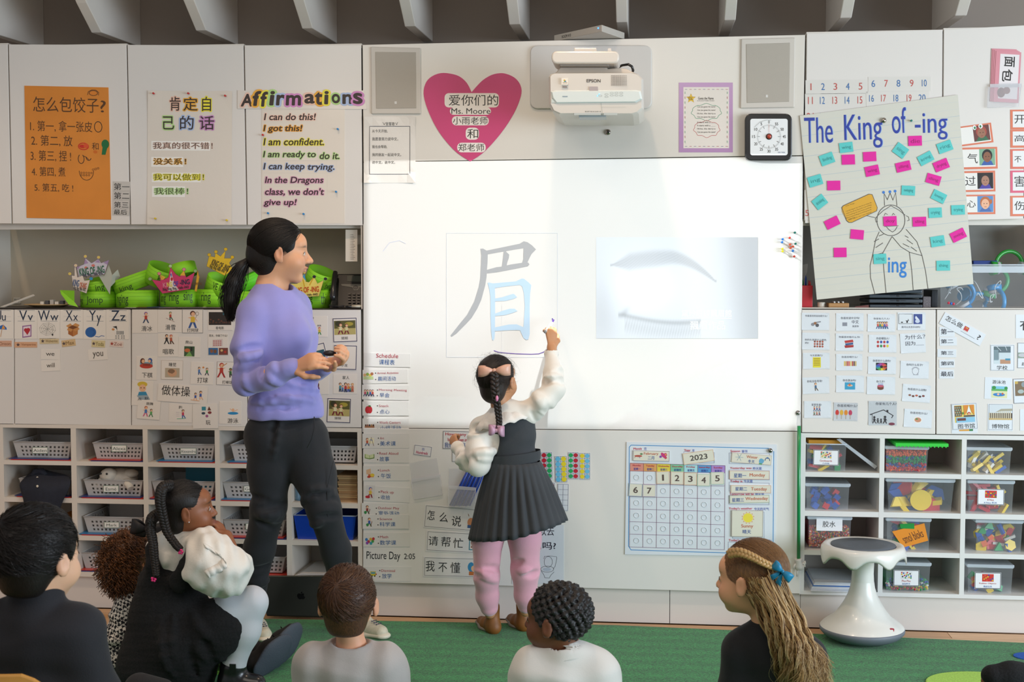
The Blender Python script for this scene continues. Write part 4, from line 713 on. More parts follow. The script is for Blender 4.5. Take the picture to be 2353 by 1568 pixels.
for s,x0,y0,x1,y1,a,tb,lab,ic in(('怎么说',390,972,702,1108,5,((410,1004,452,1060),(480,1010,530,1066),(552,1024,608,1084)),'dotted-border phrase card with a reindeer-like picture',0),('请帮忙',402,1118,700,1240,3,((416,1150,472,1204),(490,1150,544,1208),(560,1154,618,1212)),'dotted-border phrase card with a framed child picture',1),('我不懂',386,1266,700,1384,1.5,((400,1290,452,1352),(474,1300,524,1354),(544,1296,600,1358)),'dotted-border phrase card with a blue-haired figure',2)):
 it=[T_(ch,*t4,'#2A2A2E')for ch,t4 in zip(s,tb)]+[('box',x0+8,y0+8,x1-8,y1-8,2,'#6A666A')]
 cy=(y0+y1)/2
 it+=[[('e',664,cy+14,20,26,'#C8865A'),('r',646,cy+30,690,cy+48,'#3A5A8A'),('l',[(650,cy-20),(644,cy-34)],3,'#7A4A2A')],[('r',652,1152,694,1220,'#4A8A9A'),('r',658,1160,690,1214,'#E0D8D0'),('e',674,1178,12,14,'#B8663A'),('e',674,1182,9,10,SK),('r',664,1196,686,1206,'#8A4A2A')],[('e',664,cy-4,20,28,'#3A8AB8'),('e',676,cy+4,12,16,SK),('r',652,cy+22,690,cy+44,'#C0703A')]][ic]
 cc(C7,'phrase_card',lab,'card',x0,y0,x1,y1,it,ang=a,Y=YL,col='#DEDCD9',group='Chinese phrase cards on the lower board')
cc(C7,'laminated_sheet','laminated sheet asking a question with a toilet drawing','sheet',900,1080,1202,1422,[T_('以去',1060,1086,1146,1142,'#2A2A3A'),T_('洗手间',960,1180,1070,1222,'#B83A5A'),T_('吗?',1080,1180,1156,1222,'#2A2A3A',bold=.01),('l',[(1086,1276),(1090,1262),(1124,1260),(1160,1264),(1162,1272),(1152,1320),(1140,1336)],2,'#4A4A52'),('arc',1112,1294,24,32,0,360,2,'#4A4A52'),('arc',1106,1336,38,18,0,360,2,'#4A4A52'),('e',1104,1338,24,10,'#B8C0CC'),('l',[(1070,1346),(1086,1368),(1092,1386),(1118,1388),(1128,1370),(1146,1352)],2,'#4A4A52'),('r',1030,1280,1056,1370,'#1E1E26')],Y=YL,mat=M('#D8DADF',.15,'laminated_cool',coat=.6,bump=.2,scale=24))
GT='ten-frame dot cards'
def ten(x0,y0,x1,y1,rows,lab,ang=0):
 w,h=x1-x0,y1-y0; it=[]
 for i in range(6):it.append(('l',[(x0+3,y0+3+(h-6)*i/5),(x1-3,y0+3+(h-6)*i/5)],1.6,'#6A6A80'))
 for i in range(3):it.append(('l',[(x0+3+(w-6)*i/2,y0+3),(x0+3+(w-6)*i/2,y1-3)],1.6,'#6A6A80'))
 for r_,(a,c)in enumerate(rows):
  for j,cc_ in((0,a),(1,c)):
   if cc_:it.append(('e',x0+w*(.27+.46*j),y0+3+(h-6)*(r_+.5)/5,w*.2,w*.2,{'r':'#B81E34','g':'#22A05A','b':'#6AB8DC','y':'#E0CC2A'}[cc_]))
 cc(C7,'ten_frame_card',lab,'card',x0,y0,x1,y1,it,ang=ang,Y=YL,col='#D8DADE',group=GT)
ten(1020,660,1064,820,[('b','b')]*5,'ten-frame card of blue dots cut off by the pinafore',0)
ten(1070,656,1136,812,[('r','g')]*5,'red and green ten-frame card touching the pinafore',-1)
ten(1150,678,1222,832,[('b','y')]*5,'blue and yellow ten-frame card, hung lower and tilted',-1.5)
ten(1226,656,1288,814,[('g','r')]*5,'ten-frame card with green dots first and red dots second',0)
ten(1292,660,1356,816,[('y','b')]*5,'ten-frame card with yellow dots first, at the end of the row',0)
ten(1090,832,1150,990,[(None,'r')],'ten-frame card with a single red dot',0)
ten(1164,840,1230,998,[],'empty ten-frame card with no dots',1.5)
p7=lambda x,y:(820+x/2.528,780+y/2.528)
pocket('empty clear zip pocket on the lower board',[p7(316,820),p7(482,790),p7(496,904),p7(334,930)],[p7(316,812),p7(484,786),p7(486,802),p7(320,832)],YL,.006,back=[p7(306,720),p7(464,690),p7(480,790),p7(316,818)])
pocket('clear pocket full of blue straws beside the pinafore',[p7(532,860),p7(690,872),p7(690,978),p7(532,972)],[p7(530,848),p7(692,862),p7(690,880),p7(530,870)],YL,.02,back=[p7(534,752),p7(690,752),p7(690,862),p7(532,850)])
random.seed(3)
for i in range(11):
 a=p7(540+i*11.5,966+(i%3)*2); c=p7(650+i*11.5,746-(i%2)*10-i*2)
 A=W(a[0],a[1],YL-.008-(i%2)*.006); Bp=W(c[0],c[1],YL-.006-(i%2)*.006)
 b=MB(); b.tube([A,Bp],.0034,M('#1B4FC0' if i%3 else '#163E9E',.3,'blue_straw',coat=.3,spec=.6),8); tag(b.build('drinking_straw'),'blue plastic straw in the clear pocket, '+('the first from the schedule strips' if i==0 else 'the last, nearest the pinafore' if i==10 else['second','third','fourth','fifth','sixth','seventh','eighth','ninth','tenth'][i-1]+' counted from the schedule strips'),'straw','blue straws in the clear pocket')
 # ---- calendar
YC=YL
cal=cc(C8,'calendar_chart','fabric-edged wall calendar chart for February','calendar',216,146,1504,1110,[],ang=.9,Y=YC,th=.004,col='#E0E4E8',mat=M('#DDE2E8',.28,'calendar_vinyl',coat=.4,bump=.12,scale=30))
YCF=YC-.004
f=Flat(lambda u,v,l=0:W(1380+u/3.734,980+v/3.734,YCF-l)); f.asp=1; g=Flat(f.fn); g.asp=1; g.l=.0009
SKEW=.0165
def cy(x,y):return y+(x-250)*SKEW*0
f.line([(262,162),(1440,190),(1478,214)],6,'#2E86C4'); f.line([(262,162),(246,180),(240,1030),(262,1062),(1300,1094)],6,'#2E86C4'); f.line([(1486,214),(1480,1096)],6,'#2E86C4')
days=[('Monday','星期一','#D99080'),('Tuesday','星期二','#DBA060'),('Wednesday','星期三','#DBCB4A'),('Thursday','星期四','#7FBF9A'),('Friday','星期五','#A8D8DC'),('Saturday','星期六','#5A9ACC'),('Sunday','星期天','#A888C8')]
X0=[254,369,484,600,716,834,950,1069]
def yy(x,r_):t=(x-254)/815; top=[316,384,494,604,710,818,926,1036][r_]; bot=[338,402,514,624,734,846,950,1060][r_]; return top+(bot-top)*t
for i,(en,zh,c)in enumerate(days):
 a,d=X0[i],X0[i+1]
 f.poly([(a,yy(a,0)),(d,yy(d,0)),(d-1,yy(d,1)),(a-1,yy(a,1))],c)
 g.text(en,a+10+(0 if len(en)>7 else 12),yy(a,0)+13,d-10-(0 if len(en)>7 else 12),yy(a,0)+31,'#C0304A',bold=.015); g.text(zh,a+30,yy(a,0)+40,d-26,yy(a,0)+60,'#3A4A9A',bold=.015)
for r_ in range(1,8):f.line([(X0[0]-6,yy(X0[0],r_)),(X0[-1]-6,yy(X0[-1],r_))],3,'#7A4A6A')
for i in range(8):f.line([(X0[i],yy(X0[i],0)),(X0[i]-6,yy(X0[i],7))],3,'#7A4A6A')
f.line([(X0[0],yy(X0[0],0)),(X0[-1],yy(X0[-1],0))],3,'#7A4A6A')
for s,x0,y0,x1,y1,z,zx0,zx1,zy in(('Month',284,184,354,202,'月',374,392,182),('Year',718,196,774,216,'年',788,808,196),('Season',1116,204,1198,222,'季节',1212,1262,204),('Yesterday was',1112,350,1296,372,'昨天是',1308,1384,350),('Today is',1114,462,1218,486,'今天是',1230,1306,460),('Tomorrow will be',1108,570,1316,592,'明天是',1330,1404,572),("Today's weather",1102,696,1304,720,'今天的天气',1318,1446,698),("Today's date",1100,968,1256,994,'今天是几月几日?',1270,1466,972)):
 g.text(s,x0,y0,x1,y1,'#C0304A',bold=.015); g.text(z,zx0,zy,zx1,zy+24,'#4A5AA8',bold=.01)
for q in((714,218,976,312),(1104,228,1450,320),(1104,374,1450,456),(1104,480,1448,558),(1102,592,1446,670),(1134,728,1404,962),(1096,994,1444,1060)):f.line([(q[0],q[1]),(q[2],q[1]+8),(q[2],q[3]+4),(q[0],q[3])],2,'#6A6A8A',closed=True)
f.build('printed_grid',cal); g.build('lettering',cal)
bm=M('#D2D8DE',.2,'clear_dot',coat=.7)
for r_ in range(6):
 for i in range(7):
  if(r_==0 and i>1)or(r_==1 and i<2):continue
  cx_=(X0[i]+X0[i+1])/2-3; cy_=(yy(cx_,r_+1)+yy(cx_,r_+2))/2-2
  p=f.fn(cx_,cy_,0); b=MB(); n=16; R0=22/3.734/563
  b.tube([p+Vector((R0*math.cos(a*2*math.pi/n),-.0008,R0*math.sin(a*2*math.pi/n)))for a in range(n+1)],.0011,bm,5,cap=False); b.build('fastener_dot',cal)
def tile(lab,q,items,ang,th=.004,col='#E0DCCB',group='calendar tiles',edge='#D8A890',lift=0):
 x0,y0,x1,y1=q
 ang_=ang; o=cc(C8,'calendar_tile',lab,'tile',x0,y0,x1,y1,items,ang=ang_,Y=YCF-lift,th=th,mat=M(col,.35,'tile_card',coat=.2),border=edge,bw=.7,group=group); return o
GN='number tiles on the calendar'
for s,x0,y0,x1,y1,a,e_ in(('1',480,388,592,494,-2,'#D8907A'),('2',602,390,712,500,1,'#D89A7A'),('3',716,398,826,506,.5,'#D8A078'),('4',830,410,940,514,1.5,'#7FB8A0'),('5',946,394,1060,500,-1,'#8FB8A0'),('6',244,492,358,602,3,'#7A9AC0'),('7',362,500,474,606,1,'#9A8AC0')):
 cx_,cy_=(x0+x1)/2,(y0+y1)/2
 tile('square calendar tile showing the number '+dict(zip('1234567','one two three four five six seven'.split()))[s],(x0,y0,x1,y1),[T_(s,cx_-(18 if s!='1' else 6),cy_-25,cx_+(18 if s!='1' else 6),cy_+25,'#5A4A46',bold=.02)],a,edge=e_,group=GN)
tile('month tile reading February with dragon and hearts',(278,210,592,300),[T_('February',372,224,496,252,'#C86A4A',bold=.01),T_('二月',406,258,460,286,'#3A5A9A',bold=.01),('e',324,258,34,9,'#B8584A'),('e',350,240,12,8,'#6A8A5A'),('l',[(300,264),(290,276)],3,'#8A3A3A'),('l',[(330,264),(340,276)],3,'#3A4A9A'),('p',[(516,236),(524,222),(542,232),(562,226),(572,244),(550,274),(526,256)],'#C83A7A'),('p',[(504,256),(516,248),(526,256),(524,268),(508,270)],'#7A4AA8'),('p',[(550,264),(564,258),(572,270),(556,282)],'#C84A5A'),('e',558,242,7,7,'#E8A03A')],1.2,edge='#7A6A8A')
tile('year tile reading 2023, tilted upward',(708,216,974,314),[T_('2023',768,244,916,288,'#4A4440',bold=.015)],-8,edge='#D8A070')
tile('season tile reading Winter with a snowflake and mitten',(1124,238,1468,322),[T_('Winter',1252,252,1348,276,'#C86A4A',bold=.01),T_('冬天',1268,288,1324,316,'#3A5A9A',bold=.01),('e',1380,294,20,24,'#6AA8C8'),('e',1396,290,8,14,'#6AA8C8'),('r',1362,312,1388,322,'#5A9A5A'),('arc',1432,286,20,26,180,360,6,'#3A4A7A'),('e',1432,262,7,7,'#3A6AA8')]+[('l',[(1190-34*math.cos(a),274-34*math.sin(a)),(1190+34*math.cos(a),274+34*math.sin(a))],3,'#8AA8B8')for a in(0,math.pi/3,2*math.pi/3)],4.5,edge='#C0A8A0')
tile('day tile reading Monday under Yesterday was',(1106,382,1450,456),[T_('星期一',1144,406,1250,442,'#3A5A9A',bold=.01),T_('Monday',1280,404,1412,440,'#C86A4A',bold=.01)],.5,edge='#D89A84')
tile('day tile reading Tuesday under Today is',(1118,506,1464,574),[T_('星期二',1156,522,1258,554,'#3A5A9A',bold=.01),T_('Tuesday',1292,524,1428,560,'#C86A4A',bold=.01)],.3,edge='#D89A84')
tile('day tile reading Wednesday under Tomorrow will be',(1108,592,1450,660),[T_('星期三',1128,614,1230,648,'#3A5A9A',bold=.01),T_('Wednesday',1244,608,1436,642,'#C86A4A',bold=.01)],-1,edge='#8AA890')
tile('weather tile reading Sunny with a yellow sun',(1124,722,1394,950),[('p',[(1264+(58 if i%2 else 43)*math.cos(i*math.pi/12),786+(54 if i%2 else 40)*math.sin(i*math.pi/12))for i in range(24)],'#E0A87A'),('e',1264,786,46,43,'#E0DCCB'),('e',1264,786,43,40,'#EBD94A'),T_('Sunny',1208,842,1310,878,'#C86A4A',bold=.01),T_('晴天',1220,888,1292,922,'#3A5A9A',bold=.01)],.8,edge='#8A7A78',lift=.002)
b=MB(); p=W(1770,1035.5,YCF); b.ball(p+Vector((0,-.005,0)),(.0095,.008,.0095),M('#9A948C',.15,'chrome3',metal=1),12); tag(b.build('magnet_hook'),'silver round magnet at the calendar corner','magnet')
# ---- question cards on the right flap door
GQ='Chinese question cards on the white flap cabinet'
def qc(lab,x0,y0,x1,y1,text,tb,items=(),ang=0,col='#DDE1E6'):
 it=list(items)
 for s,t4 in zip(text,tb):it.append(T_(s,*t4,'#4A4A56'))
 cc(C5,'question_card',lab,'card',x0,y0,x1,y1,it,ang=ang,col=col,group=GQ,curl=.0008)
qc('question card with sports balls and a bat',48,42,186,128,['你最喜欢的运动是什么?'],[(66,52,176,62)],[('e',126,104,9,9,'#5A5A60'),('e',104,100,9,8,'#8A8A90'),('l',[(108,92),(144,86)],5,'#7A7A80'),('e',116,94,7,7,'#9A6A4A')],.5)
qc('question card with a grey speech bubble and small words',220,44,358,132,['你喜欢说中文吗?','中文','我爱你'],[(244,62,338,74),(300,78,334,96),(302,104,334,114)],[('r',252,90,276,108,'#8A8C96')],0)
qc('question card with a cheering crowd',378,48,516,136,['你家有几个人?'],[(408,66,488,76)],[('fig',430+i*11,122,36,c,'#3A5A8A','#3A2A22',SK,1)for i,c in enumerate(('#C84A3A','#3A8A5A','#D8A83A','#5A5AA8','#C86A8A'))],.5)
qc('restroom question card with male and female symbols',528,40,668,128,['我可以去洗手间吗?'],[(548,108,642,118)],[('r',534,48,602,96,'#D8DCE0'),('box',534,48,602,96,2,K),('e',550,58,4,4,K),('r',545,64,555,92,K),('e',576,58,4,4,K),('p',[(576,62),(586,82),(566,82)],K),('r',572,80,580,92,K),('r',608,48,652,98,'#3A4A8A'),('e',630,66,14,12,'#D8DCE8'),('e',628,84,12,9,'#C8D0E0')],0)
qc('question card with a grid of hair colour faces',50,142,188,226,['你的头发是什么颜色','的?'],[(64,172,172,182),(66,188,84,198)],[('e',114+i*13,186+j*12,5,5,'#B8604A' if(i+j)%2 else '#8A4A3A')for i in range(4)for j in range(3)],1)
qc('question card with a stack of red books',218,146,356,232,['你最喜欢看什么书?'],[(234,158,340,168)],[('p',[(262,182),(304,176),(308,188),(266,194)],'#B83A34'),('p',[(266,196),(306,190),(306,200),(268,206)],'#3A5A8A'),('p',[(262,206),(308,202),(308,214),(266,218)],'#A8302E')],.5)
qc('question card with two rows of flags',384,152,522,240,['你是哪国人?'],[(422,164,486,176)],[('e',430+i*16,188+j*20,6,7,c)for j,r_ in enumerate((('#B83A3A','#3A4A9A','#B83A3A','#3A5AA8'),('#B83A3A','#3A8A4A','#B8403A','#D8C83A')))for i,c in enumerate(r_)],0)
qc('larger question card asking why and because',542,144,668,242,['为什么？','因为___'],[(566,152,668,174),(568,184,660,206)],[],-3)
qc('question card with a bright yellow calendar page',54,242,188,322,['今天星期几?'],[(90,250,154,260)],[('r',104,264,144,316,'#E0D23A')]+[('r',108,270+i*8,140,273+i*8,'#9A7A2A')for i in range(5)],-.5)
qc('question card with a row of coloured drink bottles',220,248,352,330,['你喜欢喝什么?'],[(248,258,328,268)],[('r',260+i*8,284,266+i*8,308,c)for i,c in enumerate(('#D8B85A','#C8863A','#B83A3A','#D86A4A','#E0C86A','#B8402E','#6A3A2A','#C8A85A'))],0)
wheel=[('p',[(448,312),(448+28*math.cos(a),312+19*math.sin(a)),(448+28*math.cos(a+.55),312+19*math.sin(a+.55))],c)for a,c in zip([i*.6 for i in range(10)],('#B83A3A','#D8863A','#D8C83A','#5AA84A','#3A9A8A','#3A6AB8','#6A4AA8','#A84A9A','#C83A6A','#D85A3A'))]
qc('question card with a rainbow colour wheel on black',380,262,520,348,['你喜欢什么颜色?'],[(404,276,494,288)],[('r',420,292,476,330,'#1E1A1A')]+wheel+[('e',448,312,7,7,'#1E1A1A')],.8)
qc('question card with a pencil sketch of a child',542,284,684,370,['你叫什么名字?'],[(572,296,654,308)],[('arc',618,334,16,18,0,360,1.8,'#8A8A94'),('arc',618,326,18,12,180,360,1.8,'#8A8A94'),('l',[(606,352),(632,352),(628,342)],1.8,'#8A8A94')],1.5)
qc('question card with a walking cartoon boy',52,364,186,446,['你有没有哥哥?'],[(76,378,152,390)],[('fig',118,432,40,'#4A6A8A','#6A5A4A','#8A5A3A',SK,3)],-2)
qc('question card with a swimmer in turquoise water',220,356,360,440,['你会游泳吗?'],[(254,374,320,386)],[('r',264,390,316,426,'#3A9AC0'),('e',290,406,14,5,SK),('e',288,402,6,6,'#C86A4A')],.5)
qc('question card with a chocolate birthday cake',374,362,516,450,['你几岁?'],[(422,380,464,392)],[('e',443,420,16,8,'#6A3A2A'),('r',427,408,459,420,'#7A4436'),('e',443,408,16,6,'#C85A6A')]+[('r',432+i*7,394,434+i*7,406,'#4A6AB8')for i in range(4)],.8)
qc('tilted question card with a row of tiny animals',552,402,692,488,['你喜欢什么动物?'],[(578,420,672,432)],[('e',590+i*17,456+(i%2)*4,7,5,c)for i,c in enumerate(('#8A5A4A','#6A3A2A','#B8604A','#4A3A3A','#7A3A34'))],4)
qc('question card with a small family group',60,484,196,568,['家里有谁?'],[(98,496,148,508)],[('fig',112+i*13,534+0*i,24,c,'#4A5A7A','#3A2A22',SK,1)for i,c in enumerate(('#B84A3A','#3A6AA8','#8A6A9A'))]+[('fig',112+i*13,556,20,c,'#8A4A3A','#3A2A22',SK,1)for i,c in enumerate(('#3A8A6A','#C8604A','#4A5A8A'))],0)
qc('grey question card with fruit drinks and ice pops',208,492,328,582,['你喜欢喝什么?'],[(226,500,326,514)],[('e',226+i*22,542,9,14,c)for i,c in enumerate(('#C83A34','#D8A83A','#D8862A','#B83A5A'))]+[('r',224+i*22,552,228+i*22,574,'#B8A89A')for i in range(4)],1.2,col='#C6C8CC')
hs=[('l',[(390,552),(458,528),(506,556),(498,568)],4,'#2E2A2E'),('l',[(394,554),(402,552),(402,592)],2,'#2E2A2E'),('p',[(472,536),(482,540),(482,528),(472,528)],'#2E2A2E')]+[('fig',x,600-4,s,'#2E2A2E','#2E2A2E','#2E2A2E','#2E2A2E',1)for x,s in((412,36),(430,26),(446,24),(466,38))]+[('e',500,598,15,7,'#7A3A4A')]
qc('large grey question card with a black house and family silhouette',382,484,524,604,['你家有几个人?'],[(418,490,522,504)],hs,.5,col='#C0C4C8')
qc('tilted question card with a plate of food',560,526,700,616,['你喜欢吃什么?'],[(590,538,676,550)],[('e',630,578,23,18,'#E8E4E0'),('e',630,578,17,12,'#C88A6A'),('e',624,574,6,4,'#5A8A4A')],3.5)
# ---- ordinal and place cards
GO='ordinal word cards'
cc(CM,'phrase_card','long tilted phrase card with a red book emoji','card',92,210,632,360,[T_('怎么做',132,228,348,290),('r',372,236,430,290,'#C03A34'),('r',376,286,430,300,'#D8D4D0'),('r',388,246,418,256,'#D8A83A'),('l',[(354,314),(538,316)],3,'#4A4A56'),T_('?',560,250,594,308)],ang=29,Y=-.0012,col='#DDE1E6')
for s,x0,y0,x1,y1,lab,a in(('第一',92,262,272,374,'first ordinal card, tucked under the tilted phrase card',1),('第二',96,382,296,478,'second ordinal card from the top',-1),('第三',72,520,290,612,'third ordinal card, set furthest to the door edge',1),('第四',92,640,270,734,'fourth ordinal card in the column',-1),('最后',92,758,262,860,'last ordinal card, at the foot of the column',0)):
 cc(CM,'word_card',lab,'card',x0,y0,x1,y1,[T_(s,112,y0+22,256,y1-26,'#2E2E36',bold=.012)],ang=a,col='#DDE1E6',group=GO)
GPc='place photograph cards'
cc(CM,'picture_card','place card with a bright classroom photograph','card',686,466,966,770,[('box',692,476,960,764,3,'#5A5A64'),('r',726,488,922,690,'#C8D4D8'),('r',726,488,922,560,'#5A6A70'),('r',726,530,780,650,'#8AA0A8'),('r',800,640,920,690,'#B88A6A'),('l',[(760,488),(810,540)],5,'#D8E0E4'),('l',[(860,488),(880,536)],5,'#D8E0E4'),('r',860,628,918,650,'#3A8AA8')]+[('r',734+i*16,536,737+i*16,640,'#3A4448')for i in range(4)]+[T_('学校',762,710,886,760)],group=GPc,col='#DDE1E6')
cc(CM,'picture_card','place card with a drawn swimming pool','card',620,850,930,1100,[T_('游泳池',708,880,862,922),('r',700,950,884,1086,'#D8D8A8'),('r',700,950,884,990,'#7AC0D8'),('r',700,982,884,1006,'#5AA85A'),('e',728,968,24,20,'#2F8A3A'),('e',868,970,20,18,'#2F8A3A'),('e',788,1048,70,20,'#2A7AC0'),('e',780,1044,14,12,SK),('e',830,1036,12,12,'#B8603A')],ang=2,group=GPc,col='#DDE1E6')
cc(CM,'picture_card','back place card with its orange strip showing below the library card','card',234,1320,536,1496,[('r',322,1440,440,1472,'#D89A3A'),('r',440,1436,484,1472,'#2F7A3A')],ang=-1,group=GPc,col='#DDE1E6')
cc(CM,'picture_card','place card with a drawn library and orange curtains','card',240,1150,534,1452,[('box',246,1156,528,1446,3,'#5A5A64'),('r',272,1170,506,1370,'#E0C86A'),('r',272,1176,356,1300,'#7A4A2A')]+[('r',278+i*12,1186+j*28,286+i*12,1206+j*28,'#4A8A7A' if(i+j)%2 else '#C8B08A')for i in range(6)for j in range(4)]+[('p',[(380,1170),(440,1170),(410,1260),(384,1290)],'#D8862A'),('p',[(450,1170),(500,1170),(500,1290),(470,1250)],'#D8862A'),('p',[(414,1260),(440,1176),(466,1260)],'#E8E8E4'),('r',380,1290,506,1306,'#3A3A4A'),('r',290,1310,506,1370,'#8AC0DC'),('e',440,1270,18,18,'#B83A2E'),('e',440,1276,12,12,SK),('e',370,1264,12,14,'#5A8A3A'),('r',300,1320,400,1350,'#6A3A34'),T_('图书馆',306,1386,500,1440)],ang=-3,Y=-.0012,group=GPc,col='#DDE1E6')
cc(CM,'picture_card','place card with a columned museum photograph','card',654,1156,948,1470,[('box',668,1162,942,1456,3,'#5A5A64'),('r',670,1166,940,1340,'#D0D6DA'),('p',[(740,1256),(810,1214),(940,1210),(940,1236),(810,1240)],'#A8A08A'),('r',670,1322,940,1342,'#C8A868'),('r',670,1262,940,1322,'#5A4A3A')]+[('r',672+i*22,1250-(8 if i>4 else-10),682+i*22,1326,'#D8CCB0')for i in range(12)]+[T_('博物馆',704,1390,906,1442)],ang=.5,group=GPc,col='#DDE1E6')
cc(CM,'word_card','plain word card cut by the picture edge at the top','card',980,118,1300,392,[T_('有',1030,180,1180,300,K,bold=.01)],group=GPc,col='#DDE1E6')
cc(CM,'picture_card','framed place card at the picture edge with a pale building','card',1000,446,1280,742,[('box',1004,450,1276,738,4,'#4A4448'),('r',1008,560,1270,626,'#8A9A8A'),('e',1060,590,50,22,'#C0C0C4'),T_('超市',1052,672,1160,712)],group=GPc,ang=.5,col='#DDE1E6')
cc(CM,'picture_card','framed place card at the picture edge with a brown restaurant photograph','card',952,860,1250,1148,[('box',956,864,1246,1144,5,'#4A4448'),('r',974,890,1230,1060,'#7A6448'),('r',974,890,1010,920,'#C8A850'),('e',1040,1010,36,24,'#A8B4B0'),('e',1074,930,26,30,'#8A9498')],ang=-2,group=GPc,col='#DDE1E6')
cc(CM,'word_card','blank card cut by the picture edge at the bottom','card',1030,1218,1260,1466,[],group=GPc,col='#DDE1E6')
# ------------ projector on its wall mount
PROJ=M('#D2CBC2',.38,'projector_shell',coat=.2); PROJ2=M('#C9BDAE',.5,'projector_top')
pj=lambda x,y:(1240+x/7.466,80+y/7.466)
e=empty('projector',W(1370,265,-.3),'white ultra-short-throw projector hung over the board','projector')
slab(rrect(1218,104,1498,250,16),-.012,0,M('#CFCBC6',.4,'mount_plate'),'wall_plate',e,bevel=.004)
slab(rrect(1267,117,1423,146,12),-.46,-.3,PROJ,'mount_cover',e,bevel=.006)
slab([(1284,145),(1395,145),(1400,152),(1286,152)],-.44,-.01,M('#8E8880',.5,'mount_arm'),'mount_arm',e,bevel=.003)
slab([(1320,110),(1370,110),(1372,119),(1318,119)],-.43,-.25,PROJ,'slide_plate',e,bevel=.002)
slab([(1397,111),(1404,111),(1405,121),(1396,121)],-.43,-.38,PROJ,'tab',e)
def Pz(px,py,Y):return W(px,py,Y)
def body_ring(pts,Y):return[W(x,y,Y)for x,y in pts]
slab([(1291,148),(1388,148),(1396,158),(1420,156),(1440,158),(1467,172),(1262,172),(1278,166)],-.40,-.12,PROJ2,'upper_shell',e,bevel=.012)
fr=[(1261,178),(1264,173),(1272,170),(1456,169),(1468,172),(1479,184),(1479.5,252),(1468,262),(1455,265.5),(1285,265),(1270,258),(1262,243)]
mb=MB(); rs=[]
for t,Y in((1.0,-.10),(1.0,-.44),(.985,-.462),(.95,-.475)):
 c=(1370,218); rs.append([W(c[0]+(x-c[0])*t,c[1]+(y-c[1])*t,-.44)+Vector((0,Y+.44,0))for x,y in fr])
mb.rings(rs,PROJ,smooth=False); mb.build('main_shell',e)
LOW=M('#D5DCD9',.4,'projector_lower')
lo_=[(1265,210),(1275,207.5),(1460,206.5),(1472,209),(1476,228),(1462,236),(1276,238),(1268,226)]
mb=MB(); mb.rings([[W(x,y,-.476)for x,y in lo_],[W(x+(1370-x)*.04,y+(222-y)*.2,-.481)for x,y in lo_]],LOW,smooth=False); mb.build('control_panel',e)
f=Flat(px_fn(-.4764)); f.asp=1; g=Flat(px_fn(-.4764)); g.asp=1
g.text('EPSON',*pj(808,762),*pj(1044,816),'#4A4440',bold=.02)
for i in range(17):
 for j in range(12):a=pj(1228+i*16,694+j*15.6); f.rect(a[0],a[1],a[0]+1.1,a[1]+1.2,'#6A6058')
a,c=pj(376,742),pj(488,856); f.rect(*a,*c,'#EAE2D4'); f.ell(*pj(426,782),2.2,2.0,'#D8A83A'); f.ell(*pj(444,798),1.8,1.5,'#3A6AA8'); f.ell(*pj(428,800),1.7,1.4,'#4A9A5A'); f.rect(*pj(396,820),*pj(474,830),'#8A6A60'); f.rect(*pj(392,886),*pj(470,902),'#6A5450')
f.build('printed_mark',e); g.build('lettering',e)
slab(rrect(*pj(852,888),*pj(1000,962),1.5),-.479,-.475,M('#A69A9A',.25,'ir_window',coat=.4),'sensor_window',e)
f=Flat(px_fn(-.4816)); f.asp=1
for x,y in((1040,1046),(1148,1022),(1148,1064),(1238,1000),(1318,998),(1400,998),(1238,1040),(1318,1040),(1398,1040)):q=pj(x,y); f.line([(q[0]+4*math.cos(t),q[1]+1.8*math.sin(t))for t in[i*math.pi/5 for i in range(10)]],.4,'#8A8A80',closed=True)
f.rect(*pj(390,1050),*pj(480,1066),'#8A9AA4'); f.build('button',e)
g=Flat(px_fn(-.4768)); g.asp=1; g.text('EPSON',*pj(782,1308),*pj(1046,1324),'#4A5A5A'); g.rect(*pj(590,1342),*pj(1050,1378),'#B8BDBA'); g.rect(*pj(1100,1340),*pj(1334,1378),'#B8BDBA'); g.rect(*pj(200,1105),*pj(470,1165),'#C4CCC8'); g.line([pj(1044,1100),pj(1062,1240),pj(1080,1380)],.6,'#8A9490'); g.line([pj(1062,1240),pj(1480,1240)],.4,'#A8B0AC'); g.build('lower_print',e)
b=MB()
for x,y in((1020,1018),(992,1048)):b.ball(W(*pj(x,y),-.482),.002,M('#4AB8FF',.3,'led_blue',emit=3),6)
b.build('indicator_light',e)
b=MB(); b.tube([W(1415,158,-.2),W(1430,150,-.24),W(1444,148,-.26),W(1452,153,-.26),W(1455,162,-.25),W(1450,172,-.2)],.005,BLK,8); b.build('power_cable',e)
b=MB(); b.box((PLX-.05,PLY-.04,PLZ+.008),(PLX+.05,PLY+.05,PLZ+.016),M('#A4AEB2',.2,'lens_glass',coat=.5)); b.build('lens_window',e)
e=empty('room_display',W(1355,92,-.05),'flat display box reading ROOM 410 on top of the board','display')
A,Bc,Cc=W(1272,88,.02),W(1383,68,-.13),W(1435,80,.0)
zt_=W(1340,92,0).z+.004
A=Vector((A.x,.05,zt_)); Bc=Vector((W(1383,75,-.16).x,-.16,zt_)); Cc=Vector((Cc.x,.02,zt_)); Dd=A+(Cc-Bc)
hh=.026; mb=MB(); Mx=M('#B9B3AA',.4,'display_case')
mb.hexa([A,Bc,Cc,Dd,A+Vector((0,0,hh)),Bc+Vector((0,0,hh)),Cc+Vector((0,0,hh)),Dd+Vector((0,0,hh))],Mx); mb.build('case',e,bevel=.002)
fnr=lambda u,v,l=0:A+(Bc-A)*u+Vector((0,0,hh*(1-v)))+(Bc-A).cross(Vector((0,0,1))).normalized()*(l+.0003)
f=Flat(fnr); f.text('ROOM 410',.17,.3,.36,.74,'#3A3632',bold=.02); f.build('lettering',e)
